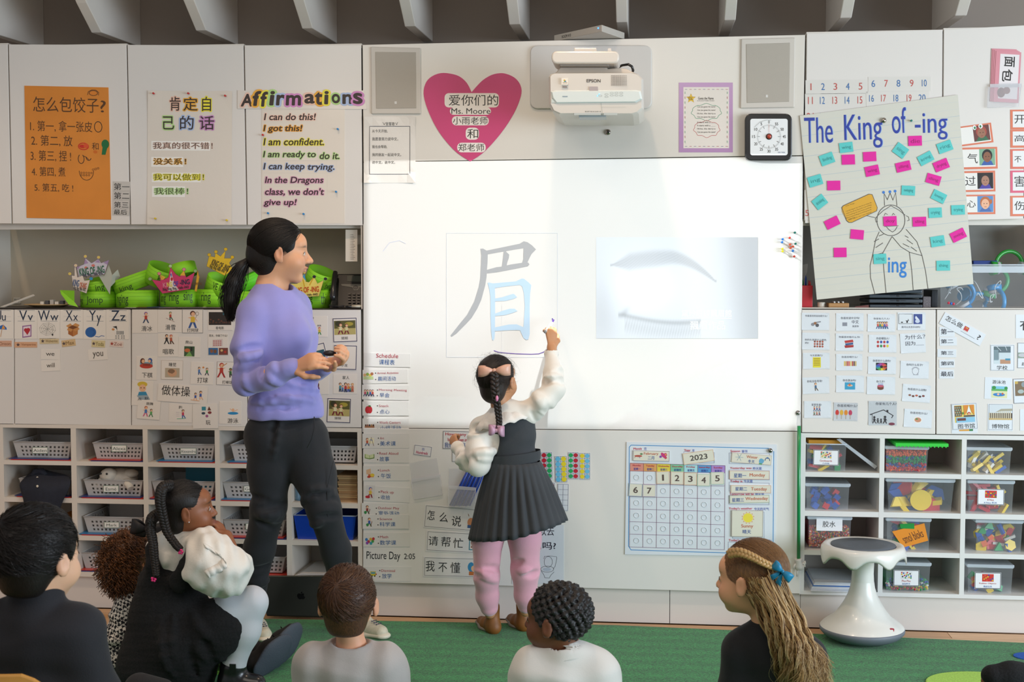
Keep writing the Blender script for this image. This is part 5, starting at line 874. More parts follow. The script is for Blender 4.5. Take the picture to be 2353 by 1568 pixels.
b=MB(); b.ball(fnr(.93,.4,.001),.003,M('#3A8AFF',.3,'led_blue2',emit=4),6); b.build('indicator_light',e)
# ------------ paper crowns
GRN=M('#8ED824',.6,'green_paper',noise=.03,scale=6); GRD='#5C9A1E'
def strip(parent,c,r,h,R,a0=0,a1=360,mat=GRN,name='paper_band',lines=True,n=40,words=()):
 rx,ry=r; c=Vector(c)
 def P(a,z,l=0):a=math.radians(a); return c+R@Vector(((rx+l)*math.cos(a),(ry+l)*math.sin(a),z))
 b=MB(); A_=[a0+(a1-a0)*i/n for i in range(n+1)]
 b.rings([[P(a,0)for a in A_],[P(a,h)for a in A_]],mat,cap=False,closed=False)
 o=b.build(name,parent)
 sm=o.modifiers.new('s','SOLIDIFY'); sm.thickness=.0012; sm.offset=0
 if lines:
  f=MB()
  for z in(.18,.42,.64,.84):
   f.rings([[P(a,h*z,.001)for a in A_],[P(a,h*z+.0007,.001)for a in A_]],ink(GRD),cap=False,closed=False)
  f.build('ruled_line',o if parent.parent is None and False else parent)
 for s,am,w,z0,z1 in words:
  g=Flat(lambda u,v,l=0:P(am-w/2+u*w,h*(z1+(z0-z1)*v),.0015)); g.text(s,0,0,1,1,'#2E4A1A',bold=0); g.build('lettering',parent)
 return o
def paper_crown(parent,T,pts,balls,fill,outline,words,Y,ang=0,ballc=None,extra=()):
 fn=lambda u,v,l=0:W(T[0]+u/T[2],T[1]+v/T[2],Y-l)
 b=MB(); fr=[fn(x,y,.0008)for x,y in pts]; bk=[Vector((p.x,Y,p.z))for p in fr]; k=len(pts)
 b.add(fr+bk,[tuple(range(k))[::-1],tuple(range(k,2*k))]+[(i,(i+1)%k,k+(i+1)%k,k+i)for i in range(k)],M(fill,.6,'crown_card',noise=.06,scale=30))
 o=b.build('paper_crown',parent)
 f=Flat(fn); f.asp=1; f.l=.001
 f.line(pts,3,outline,closed=True)
 for it in extra:getattr(f,it[0])(*it[1:])
 for(x,y),c in zip(balls,ballc):f.ell(x,y,25,22,outline,14); f.ell(x,y,21,19,c,14)
 f.build('decoration',o)
 g=Flat(fn); g.asp=1; g.l=.0022
 for s,x0,y0,x1,y1,c,rot in words:g.text(s,x0,y0,x1,y1,c,bold=.03,rot=rot)
 g.build('lettering',o); return o
CR=(130,550,5.472)
zc_=zc+.001
def ringat(xa,xb,ytop,ybot=None,Y=.14):
 x0,x1=W(CR[0]+xa/CR[2],690,Y-.07).x,W(CR[0]+xb/CR[2],690,Y-.07).x
 return((x0+x1)/2,Y,zc_),(x1-x0)/2
def Rt(rx=0,ry=0,rz=0):return Matrix.Rotation(math.radians(rz),3,'Z')@Matrix.Rotation(math.radians(ry),3,'Y')@Matrix.Rotation(math.radians(rx),3,'X')
I3=Matrix.Identity(3)
GCr='green paper crown headbands in the recess'
def root_at(c,lab):return empty('paper_headband',c,lab,'headband',GCr)
c,r=ringat(228,672,640); e=root_at(c,'green headband with a purple crown and a white crown, beside the paper plate')
strip(e,c,(r,r*.9),.068,I3,words=[('Jomp',-84,52,.15,.7),('king',-140,26,.2,.65)])
strip(e,(c[0]+.012,c[1],zc_+.062),(r*.8,r*.75),.062,Rt(12,-6,0),words=[('ing',-70,34,.2,.75)])
b=MB(); P=[W(171,694,.07),W(171,668,.07),W(138,667,.1),W(140,676,.09),W(158,700,.06),W(180,706,.06)]; b.add(P,[(0,1,2,3,4,5)],GRN); b.build('loose_end',e)
paper_crown(e,CR,[(252,330),(280,476),(600,440),(660,262),(560,300),(527,250),(440,300),(362,238),(345,315),(262,350)],[(240,330),(362,216),(528,228)],'#CFCBD8','#7A5A90',[('KING OF -ING',286,350,600,440,'#2A6A4A',-.13),('Ring, Ring... Hello -ING',330,415,580,470,'#3A3A4A',-.13)],.055,ballc=['#E8D0A8','#E0C86A','#E0C86A'],extra=[('poly',[(262,350),(250,390),(300,342)],'#A890B8'),('poly',[(345,315),(362,250),(400,300)],'#A890B8'),('poly',[(480,290),(527,256),(548,298)],'#A890B8'),('poly',[(590,295),(656,262),(640,322)],'#A890B8'),('ell',370,356,20,14,'#D87A70'),('ell',460,330,22,16,'#D87A70')])
paper_crown(e,CR,[(188,455),(213,618),(376,682),(420,512),(350,520),(328,456),(262,478),(240,350),(226,352),(225,460)],[(166,434),(434,496)],'#E6D9CC','#6A6070',[('KING',206,510,282,590,'#3A5A8A',.15),('OF-ING',290,548,376,620,'#C0603A',.15),('Ring, Ring, Hello -ING!',214,600,366,655,'#3A3A3A',.2)],.045,ballc=['#E0C86A','#3A9AC8'])
b=MB(); m_=M('#BCC0B4',.6,'back_of_crown'); b.add([W(CR[0]+x/CR[2],CR[1]+y/CR[2],.06+.03*(x>700))for x,y in((510,425),(600,460),(655,320),(700,450),(770,380),(800,470),(680,600),(670,695))],[tuple(range(8))],m_); b.build('crown_back',e)
c,r=ringat(678,1200,630); e=root_at(c,'plain green headband without a crown, its upper band tilted upward')
strip(e,c,(r,r*.8),.074,I3,words=[('nging',-118,42,.1,.75)])
strip(e,(c[0]-.004,c[1],zc_+.076),(r*.98,r*.78),.066,Rt(6,-19,0),words=[('king',-100,40,.05,.5)])
c,r=ringat(1240,1740,600); e=root_at(c,'green headband with the pink crown and a second looped band')
strip(e,c,(r,r*.85),.076,I3,words=[('king',-132,26,.15,.8),('ring',-92,28,.2,.85),('sing',-52,26,.25,.9)])
strip(e,W(CR[0]+1300/CR[2],CR[1]+560/CR[2],.14),(.072,.07),.078,Rt(10,24,0),words=[('king',-66,34,.3,.8)])
strip(e,W(CR[0]+1600/CR[2],CR[1]+470/CR[2],.14),(.062,.06),.052,Rt(-8,-18,0),lines=False)
paper_crown(e,CR,[(1196,508),(1330,684),(1680,626),(1738,416),(1630,480),(1602,388),(1550,470),(1500,440),(1432,350),(1404,480),(1345,508),(1292,438),(1308,524)],[(1176,500),(1290,432),(1430,338),(1602,380),(1746,400)],'#CE3A6A','#5A2A3A',[('KI',1338,548,1386,604,'#E08AA0',-.08),('NG',1390,540,1450,598,'#E8D84A',-.08),('OF',1468,530,1530,590,'#4A4AA8',-.08),('-ING',1550,508,1672,570,'#2A2A4A',-.08),('Ring, Ring, Ring... Hello -ING!',1336,598,1664,642,'#3A2A30',-.1)],.045,ballc=['#9AB87A','#E08A8A','#B8D89A','#E08A9A','#9AB87A'],extra=[('poly',[(1345,508),(1300,450),(1318,512)],'#E8B83A'),('poly',[(1345,508),(1370,480),(1304,446)],'#E8B83A'),('poly',[(1550,456),(1602,392),(1616,458)],'#E8B83A'),('poly',[(1404,650),(1440,400),(1480,560),(1540,640)],'#E8DCD4'),('ell',1448,502,15,24,'#C02A34'),('poly',[(1430,436),(1446,430),(1450,478),(1438,470)],'#3A6AB8')])
c,r=ringat(1710,2175,590); e=root_at(c,'green headband with the yellow crown tilted to one side')
strip(e,c,(r,r*.85),.078,I3,words=[('ring',-108,34,.2,.85)])
strip(e,(c[0]+.022,c[1],zc_+.055),(r*.95,r*.8),.075,Rt(14,20,0),words=[('VE ING',-84,50,.5,.9)])
paper_crown(e,CR,[(1918,210),(1886,340),(2112,458),(2222,386),(2172,300),(2212,240),(2110,240),(2126,140),(2060,215),(1996,168),(1990,225)],[(1920,196),(2004,158),(2126,126),(2210,226),(2294,318)],'#DDB524','#6A5A20',[('KING OF -ING',1946,290,2176,368,'#4A4220',.4),('Ring, Ring, Hello -ING!',1920,350,2120,400,'#3A3A20',.35)],.05,ballc=['#D8AE20']*5)
paper_crown(e,CR,[(1772,400),(1736,650),(1762,660),(1800,450),(1790,470),(1778,395)],[],'#E0A82A','#8A6A20',[('KING OF',1752,500,1782,620,'#6A4A20',math.pi/2)],.04,ballc=[])
c=tuple(W(575,690,.17)); c=(c[0],c[1],zc_); e=root_at(c,'green headband seen only beside the woman\'s ponytail')
strip(e,c,(.07,.06),.07,I3); strip(e,(c[0]+.01,c[1],zc_+.085),(.068,.06),.06,Rt(10,-22,0),mat=M('#62D81E',.55,'green_paper_bright'))
c,r=ringat(0,480,0); c=(W(712,690,.08).x,.14,zc_); e=root_at(c,'green headband with the pale yellow crown beside the desk phone')
strip(e,c,(.074,.065),.075,I3,words=[('king',-95,30,.2,.8),('thi',-42,20,.2,.85)])
strip(e,(c[0]+.012,.15,zc_+.082),(.062,.058),.085,Rt(18,22,10),words=[('swing',-40,34,.2,.7)])
CE=(650,470,6.03)
paper_crown(e,CE,[(10,1190),(60,1296),(500,1272),(566,1050),(480,1096),(434,1000),(360,1078),(320,1070),(296,960),(262,1000),(200,1098),(110,1100)],[(300,940),(434,1002),(590,1032)],'#EBD26A','#5A5A4A',[('KING OF -ING',132,1146,498,1220,'#C84A1E',-.06),('Ring, Ring, Ring... Hello -ING!',120,1240,482,1278,'#3A3A30',-.06)],.04,ballc=['#E0C05A','#2A2A2A','#2A2A2A'],extra=[('poly',[(272,1000),(298,960),(322,1066)],'#4A9AC0'),('line',[(270,1010),(300,1140)],14,'#D8A820'),('line',[(420,1020),(370,1120)],14,'#D8A820')])
random.seed(5)
for i in range(9):
 x=W(360+i*22,700,.1).x; b=MB(); a=random.uniform(-.3,.3); w=.12
 P=[Vector((x+dx*math.cos(a)-dy*math.sin(a),.1+(dx*math.sin(a)+dy*math.cos(a))*.6,zc_+.001*(i%3)+.0004))for dx,dy in((-w,-.13),(w,-.13),(w,.13),(-w,.13))]
 b.hexa(P+[p+Vector((0,0,.0007))for p in P],M(['#D8D0C8','#7A3A34','#3A4A7A','#C8C0B0','#A8583A'][i%5],.5,'magazine_'+str(i%5))); tag(b.build('loose_sheet'),'printed sheet number %s in the untidy pile under the pink crown'%['one','two','three','four','five','six','seven','eight','nine'][i],'paper','loose sheets under the headbands')
b=MB(); p=W(112,705,.13); b.lathe((p.x,.13,zc_),[(.06,0),(.075,.004),(.1,.012),(.103,.013),(.1,.009)],M('#C9A878',.6,'paper_plate'),36); tag(b.build('paper_plate'),'tan paper plate holding small clear items','plate')
b=MB(); p=W(120,690,.1)
for i in range(5):b.box((p.x-.05+i*.022,.09,zc_+.012),(p.x-.034+i*.022,.11,zc_+.024+.004*(i%3)),M(['#D8D4CC','#4A4A4E','#B8B4AE'][i%3],.4,'gadget_'+str(i%3)))
tag(b.build('small_gadget'),'grey and white gadget parts piled on the paper plate','gadget',kind=None)
b=MB(); b.quadbox([(31,684),(47,684),(47,698),(31,698)],.322,.33,M('#D8CFC0',.4,'outlet')); o=b.build('wall_outlet'); tag(o,'double power outlet low in the recess beyond the plate','outlet')
f=Flat(px_fn(.3215)); f.asp=1
for x in(35,43):f.rect(x-2,687,x-1,691,K); f.rect(x+1,687,x+2,691,K); f.rect(x-.7,693,x+.7,695,K)
f.build('socket_hole',o)
b=MB(); b.tube([W(0,706,.12),W(40,692,.16),W(78,680,.2)],.0015,M('#C8C4BC',.5,'ruler_plastic'),6); b.hexa([W(0,707,.1),W(6,708,.1),W(80,680,.2),W(76,678,.2)]+[q+Vector((0,0,.003))for q in(W(0,707,.1),W(6,708,.1),W(80,680,.2),W(76,678,.2))],M('#C8C4BC',.5,'ruler_plastic')); tag(b.build('plastic_ruler'),'clear ruler leaning at the edge of the plate','ruler')
b=MB(); p=W(826,540,.1); b.tube([p,p+Vector((0,0,-.04))],[.012,.014],M('#D8D0C8',.4,'hook_plastic'),12); tag(b.build('adhesive_hook'),'white plastic hook at the top corner of the recess','hook')
pf=lambda x,y,Y=.03:W(650+x/6.03,470+y/6.03,Y)
e=empty('desk_phone',(pf(900,1440).x,.08,zc_),'black desk phone with handset at the end of the recess','phone')
b=MB(); q=[(760,960),(1110,960),(1110,1440),(720,1440)]
b.hexa([pf(640,1440,.05),pf(1112,1440,.05),pf(1112,1440,.2),pf(640,1440,.2),pf(760,965,.14),pf(1112,965,.14),pf(1112,965,.18),pf(760,965,.18)],BLK); b.build('body',e,bevel=.004)
def onface(x,y,l=0):
 t=(1440-y)/475; return pf(x,y,.05+.09*t-.002-l)
f=Flat(lambda u,v,l=0:onface(u,v,l)); f.asp=1
f.rect(892,990,1108,1070,'#3C4038'); f.poly([(806,1104),(1110,1104),(1110,1160),(1060,1150),(1040,1190),(985,1190),(960,1150),(820,1128)],'#6E6C64'); f.ell(1008,1150,36,28,'#1C1A1A'); f.ell(1008,1150,26,20,'#4A4844')
f.build('screen_bezel',e)
for j in range(4):
 for i in range(3):
  x,y=925+i*62,1242+j*38; b=MB(); P=[onface(x+dx,y+dy,.001)for dx,dy in((-20,12),(20,12),(20,-12),(-20,-12))]; b.hexa(P[:4]+[p_+Vector((0,-.003,.001))for p_ in P],M('#3A3634',.4,'phone_key')); b.build('key',e)
b=MB(); b.tube([pf(700,1330,.02),pf(690,1280,.0+.02),pf(702,1120,.05),pf(722,980,.1),pf(726,940,.11)],[.011,.014,.0105,.012,.010],BLK,12); b.build('handset',e)
b=MB(); b.tube([pf(640,1400,.03),pf(700,1408,.03),pf(760,1412,.03),pf(850,1410,.03)],.004,BLK,8); b.build('cord',e)
b=MB(); b.tube([pf(870,1416,.012),pf(955,1416,.012)],[.004,.005],BLK,10); b.tube([pf(955,1414,.012),pf(1095,1412,.012)],.0055,M('#C8C0AC',.4,'marker_barrel'),10); b.tube([pf(1095,1412,.012),pf(1108,1412,.012)],.0055,M('#2A5A9A',.4,'marker_cap'),10); tag(b.build('marker_pen'),'cream marker pen lying in front of the desk phone','pen')
# ------------ right recess
RC=(1830,560,4.499); rf=lambda x,y,Y=.05:W(RC[0]+x/RC[2],RC[1]+y/RC[2],Y)
zr=zcr+.0005
def rbox(name,lab,cat,x0,y0,x1,y1,Y0,Y1,col,group=None,rough=.5,bevel=.002,mat=None):
 a=rf(x0,y1,Y0); c=rf(x1,y0,Y0); b=MB(); z0=zr if y1>640 else a.z
 b.box((a.x,Y0,z0),(c.x,Y1,c.z),mat or M(col,rough,name+'_mat')); o=b.build(name,bevel=bevel); tag(o,lab,cat,group); return o
rbox('pen_box','red box with pens at the end of the right recess','box',50,434,170,672,.03,.15,'#A81824')
for i,(x,c,y)in enumerate(((66,'#1E8A3A',372),(96,'#1E4AA8',330),(128,'#B01C24',378),(140,'#C83A3A',384))):
 b=MB(); b.tube([rf(x,450,.07),rf(x+2,y+30,.07),rf(x,y,.07)],[.0035,.0035,.001],M(c,.3,'pen_'+c.strip('#')),8); tag(b.build('felt_pen'),['green','blue','dark red','light red'][i]+' felt pen standing in the red box','pen','pens in the red box')
b=MB(); b.add([rf(50,250,.1),rf(58,220,.1),rf(118,208,.09),rf(110,300,.09),rf(60,400,.1)],[(0,1,2,3,4)],FILM2); tag(b.build('plastic_bag'),'crumpled clear plastic bag behind the red box','bag')
b=MB(); p=rf(258,672,.06); b.lathe((p.x,.06,zr),[(.015,0),(.0155,.002),(.0155,.018),(.0145,.02)],M('#D8D0C0',.3,'glue_bottle'),14); tag(b.build('glue_tub'),'small white and yellow tub beside the red box','tub')
e=rbox('wooden_rack','small wooden rack holding three white-ended pens','rack',334,616,545,672,.03,.1,'#B98A56')
for x in(396,438,484):b=MB(); p=rf(x,606,.03); b.tube([p,p+Vector((0,.08,0))],.0033,M('#E0DCD8',.3,'white_pen'),10); tag(b.build('white_pen'),{396:'first',438:'middle',484:'last'}[x]+' of the three pens lying on the wooden rack','pen','pens on the wooden rack')
b=MB(); b.hexa([rf(600,672,.02),rf(750,664,.02),rf(750,664,.1),rf(600,672,.1),rf(610,650,.02),rf(748,634,.02),rf(748,634,.1),rf(610,650,.1)],M('#6A3A34',.6,'brown_cloth')); tag(b.build('leather_strap'),'brown folded strap beside the tablets','strap')
for i in range(4):
 y1=668-i*42; o=rbox('tablet_computer','dark cased tablet, '+['lowest','second','third','top'][i]+' of the stack under the King poster','tablet',750 if i>0 else 756,y1-36,1306-(i==3)*4,y1,.02,.26,'#3C444C',group='stack of dark tablets',bevel=.004)
 if i:o.location.z=zr+i*.0192+.0
 f=MB(); p=rf(1060,0,.02); z=o.location.z+.009; f.box((p.x-.005,.018,z-.003),(p.x+.005,.021,z+.003),BLK); f.box((p.x-.03,.0185,z-.001),(p.x-.01,.021,z+.001),BLK); f.box((p.x+.01,.0185,z-.001),(p.x+.03,.021,z+.001),BLK); f.build('home_button',o)
rbox('foam_block','grey speckled foam block beside the tablets','block',1308,548,1392,668,.04,.12,'#6A6468',mat=M('#6E686A',.9,'foam',noise=.4,scale=300))
rbox('dark_box','dark box behind the foam block','box',1396,480,1464,672,.12,.28,'#26282C')
CLEAR=M('#E4EAF0',.08,'clear_plastic',alpha=.13,coat=.6,spec=.8)
CLEARW=M('#E2EAF2',.15,'clear_lid',alpha=.55,coat=.6)
def clear_bin(name,lab,x0,x1,y0,y1,Z0,lid=True,Y0=.02,depth=.26,group='clear toy boxes on the white shelf',tint=None,T=lambda x,y,Y:W(x,y,Y),cat='box',taper=.04):
 a=T(x0,y1,Y0); c=T(x1,y0,Y0); top=c.z; w=c.x-a.x; i_=w*taper
 e=empty(name,((a.x+c.x)/2,Y0+depth/2,Z0),lab,cat,group)
 lidh=.012 if lid else 0
 b=MB(); zt2=top-lidh
 bot=[(a.x+i_,Y0+.008,Z0),(c.x-i_,Y0+.008,Z0),(c.x-i_,Y0+depth-.01,Z0),(a.x+i_,Y0+depth-.01,Z0)]
 tp=[(a.x+.004,Y0,zt2),(c.x-.004,Y0,zt2),(c.x-.004,Y0+depth,zt2),(a.x+.004,Y0+depth,zt2)]
 b.add(bot+tp,[(3,2,1,0),(0,1,5,4),(1,2,6,5),(2,3,7,6),(3,0,4,7)],tint or CLEAR); b.build('tub',e)
 b=MB(); b.tube([Vector(tp[0]),Vector(tp[1]),Vector(tp[2]),Vector(tp[3]),Vector(tp[0])],.0028,CLEARW,6); b.build('rim',e)
 if lid:b=MB(); b.box((a.x-.001,Y0-.004,zt2),(c.x+.001,Y0+depth+.004,top),CLEARW); b.build('lid',e,bevel=.003)
 return e,(a.x+i_,c.x-i_,Y0+.012,Y0+depth-.02,Z0+.002,zt2)
def bin_label(e,q,Y,texts,pic=None,border='#1E1E1E'):
 b=MB(); b.quadbox(q,Y-.001,Y,M('#E8E8EA',.4,'bin_label')); b.build('label_card',e)
 fn=quad_fn(q,Y-.001); w=math.hypot(q[1][0]-q[0][0],q[1][1]-q[0][1]); h=math.hypot(q[3][0]-q[0][0],q[3][1]-q[0][1])
 f=Flat(fn); f.asp=w/h; g=Flat(fn); g.asp=w/h; g.l=.0006
 if border:f.line([(.02,.03),(.98,.03),(.98,.97),(.02,.97)],.035,border,asp=w/h,closed=True)
 if pic:
  f.rect(.28,.1,.72,.56,pic[0])
  for i in range(14):f.ell(.32+.036*(i*5%11),.16+.036*(i*3%10),.03,.05,pic[1+i%(len(pic)-1)],8)
 for s,u0,v0,u1,v1,c in texts:g.text(s,u0,v0,u1,v1,c)
 f.build('label_print',e); g.build('lettering',e)
e,bx=clear_bin('storage_bin','large clear bin of blue and green headphones',2157,2412,609,709,zr,lid=False,Y0=.01,depth=.3,group=None,taper=.02)
b=MB(); b.box((bx[0]-.012,.005,W(2200,627,.01).z),(bx[1]+.02,.014,W(2200,612,.01).z),CLEARW); b.build('front_rim',e)
def headphone(lab,c,r,col,R,cable=True):
 c=Vector(c); e=empty('headphones',c-Vector((0,0,r*.6)),lab,'headphones','headphones in the clear bin'); m=M(col,.35,'hp_'+col.strip('#'),coat=.3)
 b=MB(); b.tube([c+R@Vector((r*math.cos(a),0,r*math.sin(a)))for a in[math.pi*i/14 for i in range(15)]],.0085,m,8); b.build('headband',e)
 for s in(-1,1):
  b=MB(); p=c+R@Vector((s*r,0,-.012)); q=c+R@Vector((s*(r+.022),0,-.014)); b.tube([p,q],[.027,.03],m,18); b.build('ear_cup',e)
  b=MB(); q2=c+R@Vector((s*(r-.012),0,-.012)); b.tube([q2,p],.026,M('#C8CCD0',.6,'ear_cushion'),16); b.build('ear_cushion',e)
zb=zr+.055
headphone('blue headphones lying nearest the bin end under the poster corner',rf(1700,520,.1),.05,'#1E8AC8',Rt(20,60,10),1)
headphone('blue headphones with a round cup facing out',rf(2080,600,.1),.045,'#1E90D0',Rt(0,80,-70))
headphone('green headphones in the middle of the bin',rf(2050,380,.14),.05,'#4AAE6A',Rt(30,100,20))
headphone('green headphones arching above the bin rim',rf(2200,220,.14),.055,'#2EA43C',Rt(0,0,10))
headphone('blue headphones low behind the green ones',rf(1850,590,.16),.045,'#2A94CC',Rt(60,30,40))
random.seed(11);
for k in range(5):
 P=[rf(1600+k*130+random.uniform(-90,90),360+random.uniform(0,280),.03+random.uniform(0,.05))for _ in range(5)]; P=[P[0]]+[((P[i]+P[i+1])/2)for i in range(4)]+[P[-1]]
 cu=[]
 for i in range(len(P)-1):
  for j in range(6):
   t=j/6; p0,p1,p2,p3=P[max(i-1,0)],P[i],P[i+1],P[min(i+2,len(P)-1)]
   cu.append(.5*(2*p1+(p2-p0)*t+(2*p0-5*p1+4*p2-p3)*t*t+(3*p1-p0-3*p2+p3)*t**3))
 b=MB(); b.tube(cu,.0016,M('#D8DCE0',.4,'white_cable'),5); tag(b.build('headphone_cable'),'thin white headphone cable, '+['first','second','third','fourth','fifth'][k]+' from the poster corner','cable','cables in the headphone bin')
b=MB(); p=rf(1600,620,.02)
for dx,c in((-.01,'#C8304A'),(.0,'#2A6AC0'),(.009,'#C8304A')):b.ball(p+Vector((dx,0,.003*math.sin(dx*400))),.006,M(c,.4,'toy_'+c.strip('#')),8)
tag(b.build('toy_figure'),'tiny red and blue toy figure at the bottom of the headphone bin','toy')
rbox('tablet_case','dark blue flat case resting on the headphone bin','case',1828,176,2080,228,.12,.26,'#1A3A8A')
# ------------ baskets of the left shelf
BASK=M('#CFCCCA',.35,'basket_plastic',alpha=.72,coat=.3)
def basket_mesh(w,h,d):
 v=[]; f=[]
 def wall(p00,p10,p11,p01,nx,ny):
  b0=len(v)
  for j in range(ny+1):
   for i in range(nx+1):
    u,t=i/nx,j/ny
    v.append(tuple((Vector(p00)*(1-u)+Vector(p10)*u)*(1-t)+(Vector(p01)*(1-u)+Vector(p11)*u)*t))
  for j in range(ny):
   for i in range(nx):
    if j%2==1 and i%2==1 and 0<j<ny-1 and 1<i<nx-1:continue
    a=b0+j*(nx+1)+i; f.append((a,a+1,a+nx+2,a+nx+1))
 i_=w*.06
 A,B_,C_,D_=(-w/2+i_,0.008,0),(w/2-i_,.008,0),(w/2-i_,d-.008,0),(-w/2+i_,d-.008,0)
 a,b_,c_,d_=(-w/2,0,h),(w/2,0,h),(w/2,d,h),(-w/2,d,h)
 wall(A,B_,b_,a,27,8); wall(B_,C_,c_,b_,21,7); wall(D_,A,a,d_,21,7); wall(C_,D_,d_,c_,3,1)
 n=len(v); v.extend([A,B_,C_,D_]); f.append((n+3,n+2,n+1,n))
 me=bpy.data.meshes.new('basket'); me.from_pydata(v,[],f); me.materials.append(BASK); return me
_bm=None
def cellz(row):return ZL[row][0]
def basket(row,x0,x1,y0,y1,nm,lq,lab,folders=('#C8382A','#2A3A78'),Y0=.035,lift=.007):
 """row 1..4 : which shelf board it stands on"""
 global _bm
 z=cellz(row)+lift; a=W(x0,y1,Y0); c=W(x1,y0,Y0); w=c.x-a.x
 e=empty('name_basket',((a.x+c.x)/2,Y0,z),lab,'basket','perforated grey baskets on the cubby shelf')
 if _bm is None:_bm=basket_mesh(.24,.068,.25)
 o=bpy.data.objects.new('basket_shell',_bm); COL.objects.link(o); o.parent=e; o.scale=(w/.24,1,1)
 sm=o.modifiers.new('s','SOLIDIFY'); sm.thickness=.0018
 b=MB(); h=.068; b.tube([Vector((a.x,Y0,z+h)),Vector((c.x,Y0,z+h)),Vector((c.x,Y0+.25,z+h)),Vector((a.x,Y0+.25,z+h)),Vector((a.x,Y0,z+h))],.0028,M('#D6D3D0',.35,'basket_rim',alpha=.85),6); b.build('rim',e)
 if lq:
  q=rectq((lq[0]+lq[2])/2,(lq[1]+lq[3])/2,lq[2]-lq[0],lq[3]-lq[1])
  b=MB(); b.quadbox(q,Y0-.002,Y0-.001,M('#E9E7DF',.5,'name_label')); b.build('name_label',e)
  g=Flat(quad_fn(q,Y0-.0021)); g.asp=(lq[2]-lq[0])/(lq[3]-lq[1]); g.line([(.02,.04),(.98,.04),(.98,.96),(.02,.96)],.06,'#3A6A4A',asp=g.asp,closed=True)
  if nm:hw=min(.46,.085*len(nm)); g.text(nm,.5-hw,.3,.5+hw,.74,'#2E4A3A')
  g.build('lettering',e)
 for i,cl in enumerate(folders):
  b=MB(); zz=cellz(row)+.0006+i*.0032; dx=(.008,-.006)[i%2]; xa=max(a.x-.005+dx,0*a.x-9); xb=c.x+.004+dx
  col_=[k_ for k_ in XL if True]
  for(u0,u1),(v0,v1)in zip(XL[:-1],XL[1:]):
   if u1-.02<(a.x+c.x)/2<v0+.02:xa,xb=max(xa,u1+.001),min(xb,v0-.001)
  b.box((xa,.004+i*.008,zz),(xb,.24,zz+.0026),M(cl,.4,'folder_'+cl.strip('#'),coat=.3)); tag(b.build('plastic_folder'),{'#C8382A':'red','#2A3A78':'dark blue','#2A7AB0':'light blue'}.get(cl,'coloured')+' plastic folder under the '+lab,'folder','plastic folders beneath the baskets')
 return e
basket(1,31,163,1018,1056,'Aiden',(74,1028,110,1043),'first basket of the top row',('#C8382A','#2A3A78'))
basket(1,214,328,1014,1056,'Alexa',(256,1023,291,1039),'second basket of the top row',('#2A3A78','#C8382A'))
basket(1,369,493,1021,1058,'Alexandra',(414,1030,451,1045),'third basket of the top row',('#C8382A','#2A7AB0'))
basket(1,531,652,1026,1062,None,None,'fourth basket of the top row, behind the woman\'s hip',('#C8382A','#2A7AB0'))
basket(1,700,820,1014,1064,None,None,'last basket of the top row, filled with dark things',())
basket(2,45,163,1106,1146,None,None,'basket holding the navy coat',('#C8382A','#2A3A78'))
basket(2,193,328,1108,1146,'Esmé',(237,1116,273,1132),'basket with a white plush toy',('#C8382A','#2A3A78'))
basket(2,349,493,1106,1146,None,None,'basket with a teal book behind the braided head',('#2A3A78','#C8382A'))
basket(2,512,652,1108,1146,'Grace',(560,1117,597,1131),'second-row basket beside the woman\'s thigh',('#C8382A','#2A7AB0'))
basket(3,193,328,1192,1230,'Mark',(239,1200,274,1214),'third-row basket below the plush toy',('#C8382A','#2A7AB0'))
basket(3,513,655,1193,1232,'',(564,1203,600,1218),'third-row basket beside the girl\'s hand',('#2A3A78','#C8382A'))
basket(3,349,493,1192,1230,None,None,'third-row basket hidden by the braided head',('#2A7AB0',))
basket(4,187,322,1275,1313,'Priya',(232,1286,268,1301),'bottom-row basket above the curly hair',('#2A3A78','#C8382A'))
basket(4,520,655,1277,1316,'',(596,1287,613,1300),'bottom-row basket behind the woman\'s legs',('#C8382A',))
def plush():
 z=cellz(2)+.04; x0=W(275,1110,.1).x; e=empty('plush_toy',(x0,.12,z),'floppy white plush toy lying in the second basket row','plush toy'); m=M('#DCD3C6',.95,'plush_fur',noise=.05,scale=60,bump=.5)
 b=MB(); b.ball((x0+.0,.12,z+.03),(.07,.07,.045),m,16); b.build('body',e); b=MB(); b.ball((x0-.035,.07,z+.05),(.04,.035,.032),m,16); b.build('head',e)
 for dx,dy in((-.07,.08),(.06,.06)):b=MB(); b.tube([(x0+dx*.4,dy+.02,z+.02),(x0+dx,dy-.01,z+.022),(x0+dx*1.3,dy-.03,z+.0)],[.018,.02,.014],m,10); b.build('paw',e)
 b=MB(); b.ball((x0-.06,.042,z+.062),.005,BLK,8); b.ball((x0-.03,.036,z+.062),.005,BLK,8); b.build('eye',e)
 b=MB(); b.ball((x0+.05,.1,z+.055),(.035,.03,.02),m,12); b.build('ear',e)
plush()
NAVY=M('#191D2A',.8,'navy_wool',noise=.12,scale=60,bump=.2)
e=empty('navy_coat',W(86,1172,.0),'navy buttoned coat hanging out of its cubby','coat')
cw=lambda x,y,Y:W(x/2.579,960+y/2.579,Y)
prof=[[(120,400,.02),(180,345,.06),(215,315,.07),(260,318,.07),(320,340,.06),(420,350,.03),(424,380,.015)],[(128,420,-.004),(180,400,-.015),(220,395,-.022),(262,395,-.024),(320,400,-.02),(400,400,-.006),(410,420,-.002)],[(150,470,-.006),(185,465,-.02),(222,465,-.028),(262,465,-.03),(310,465,-.022),(370,460,-.01),(380,475,-.006)],[(162,545,-.006),(190,552,-.02),(225,555,-.026),(262,560,-.028),(300,556,-.022),(335,548,-.01),(345,546,-.004)],[(165,600,.0),(192,606,-.01),(228,608,-.016),(262,610,-.018),(300,606,-.012),(325,600,-.004),(335,596,-.0)]]
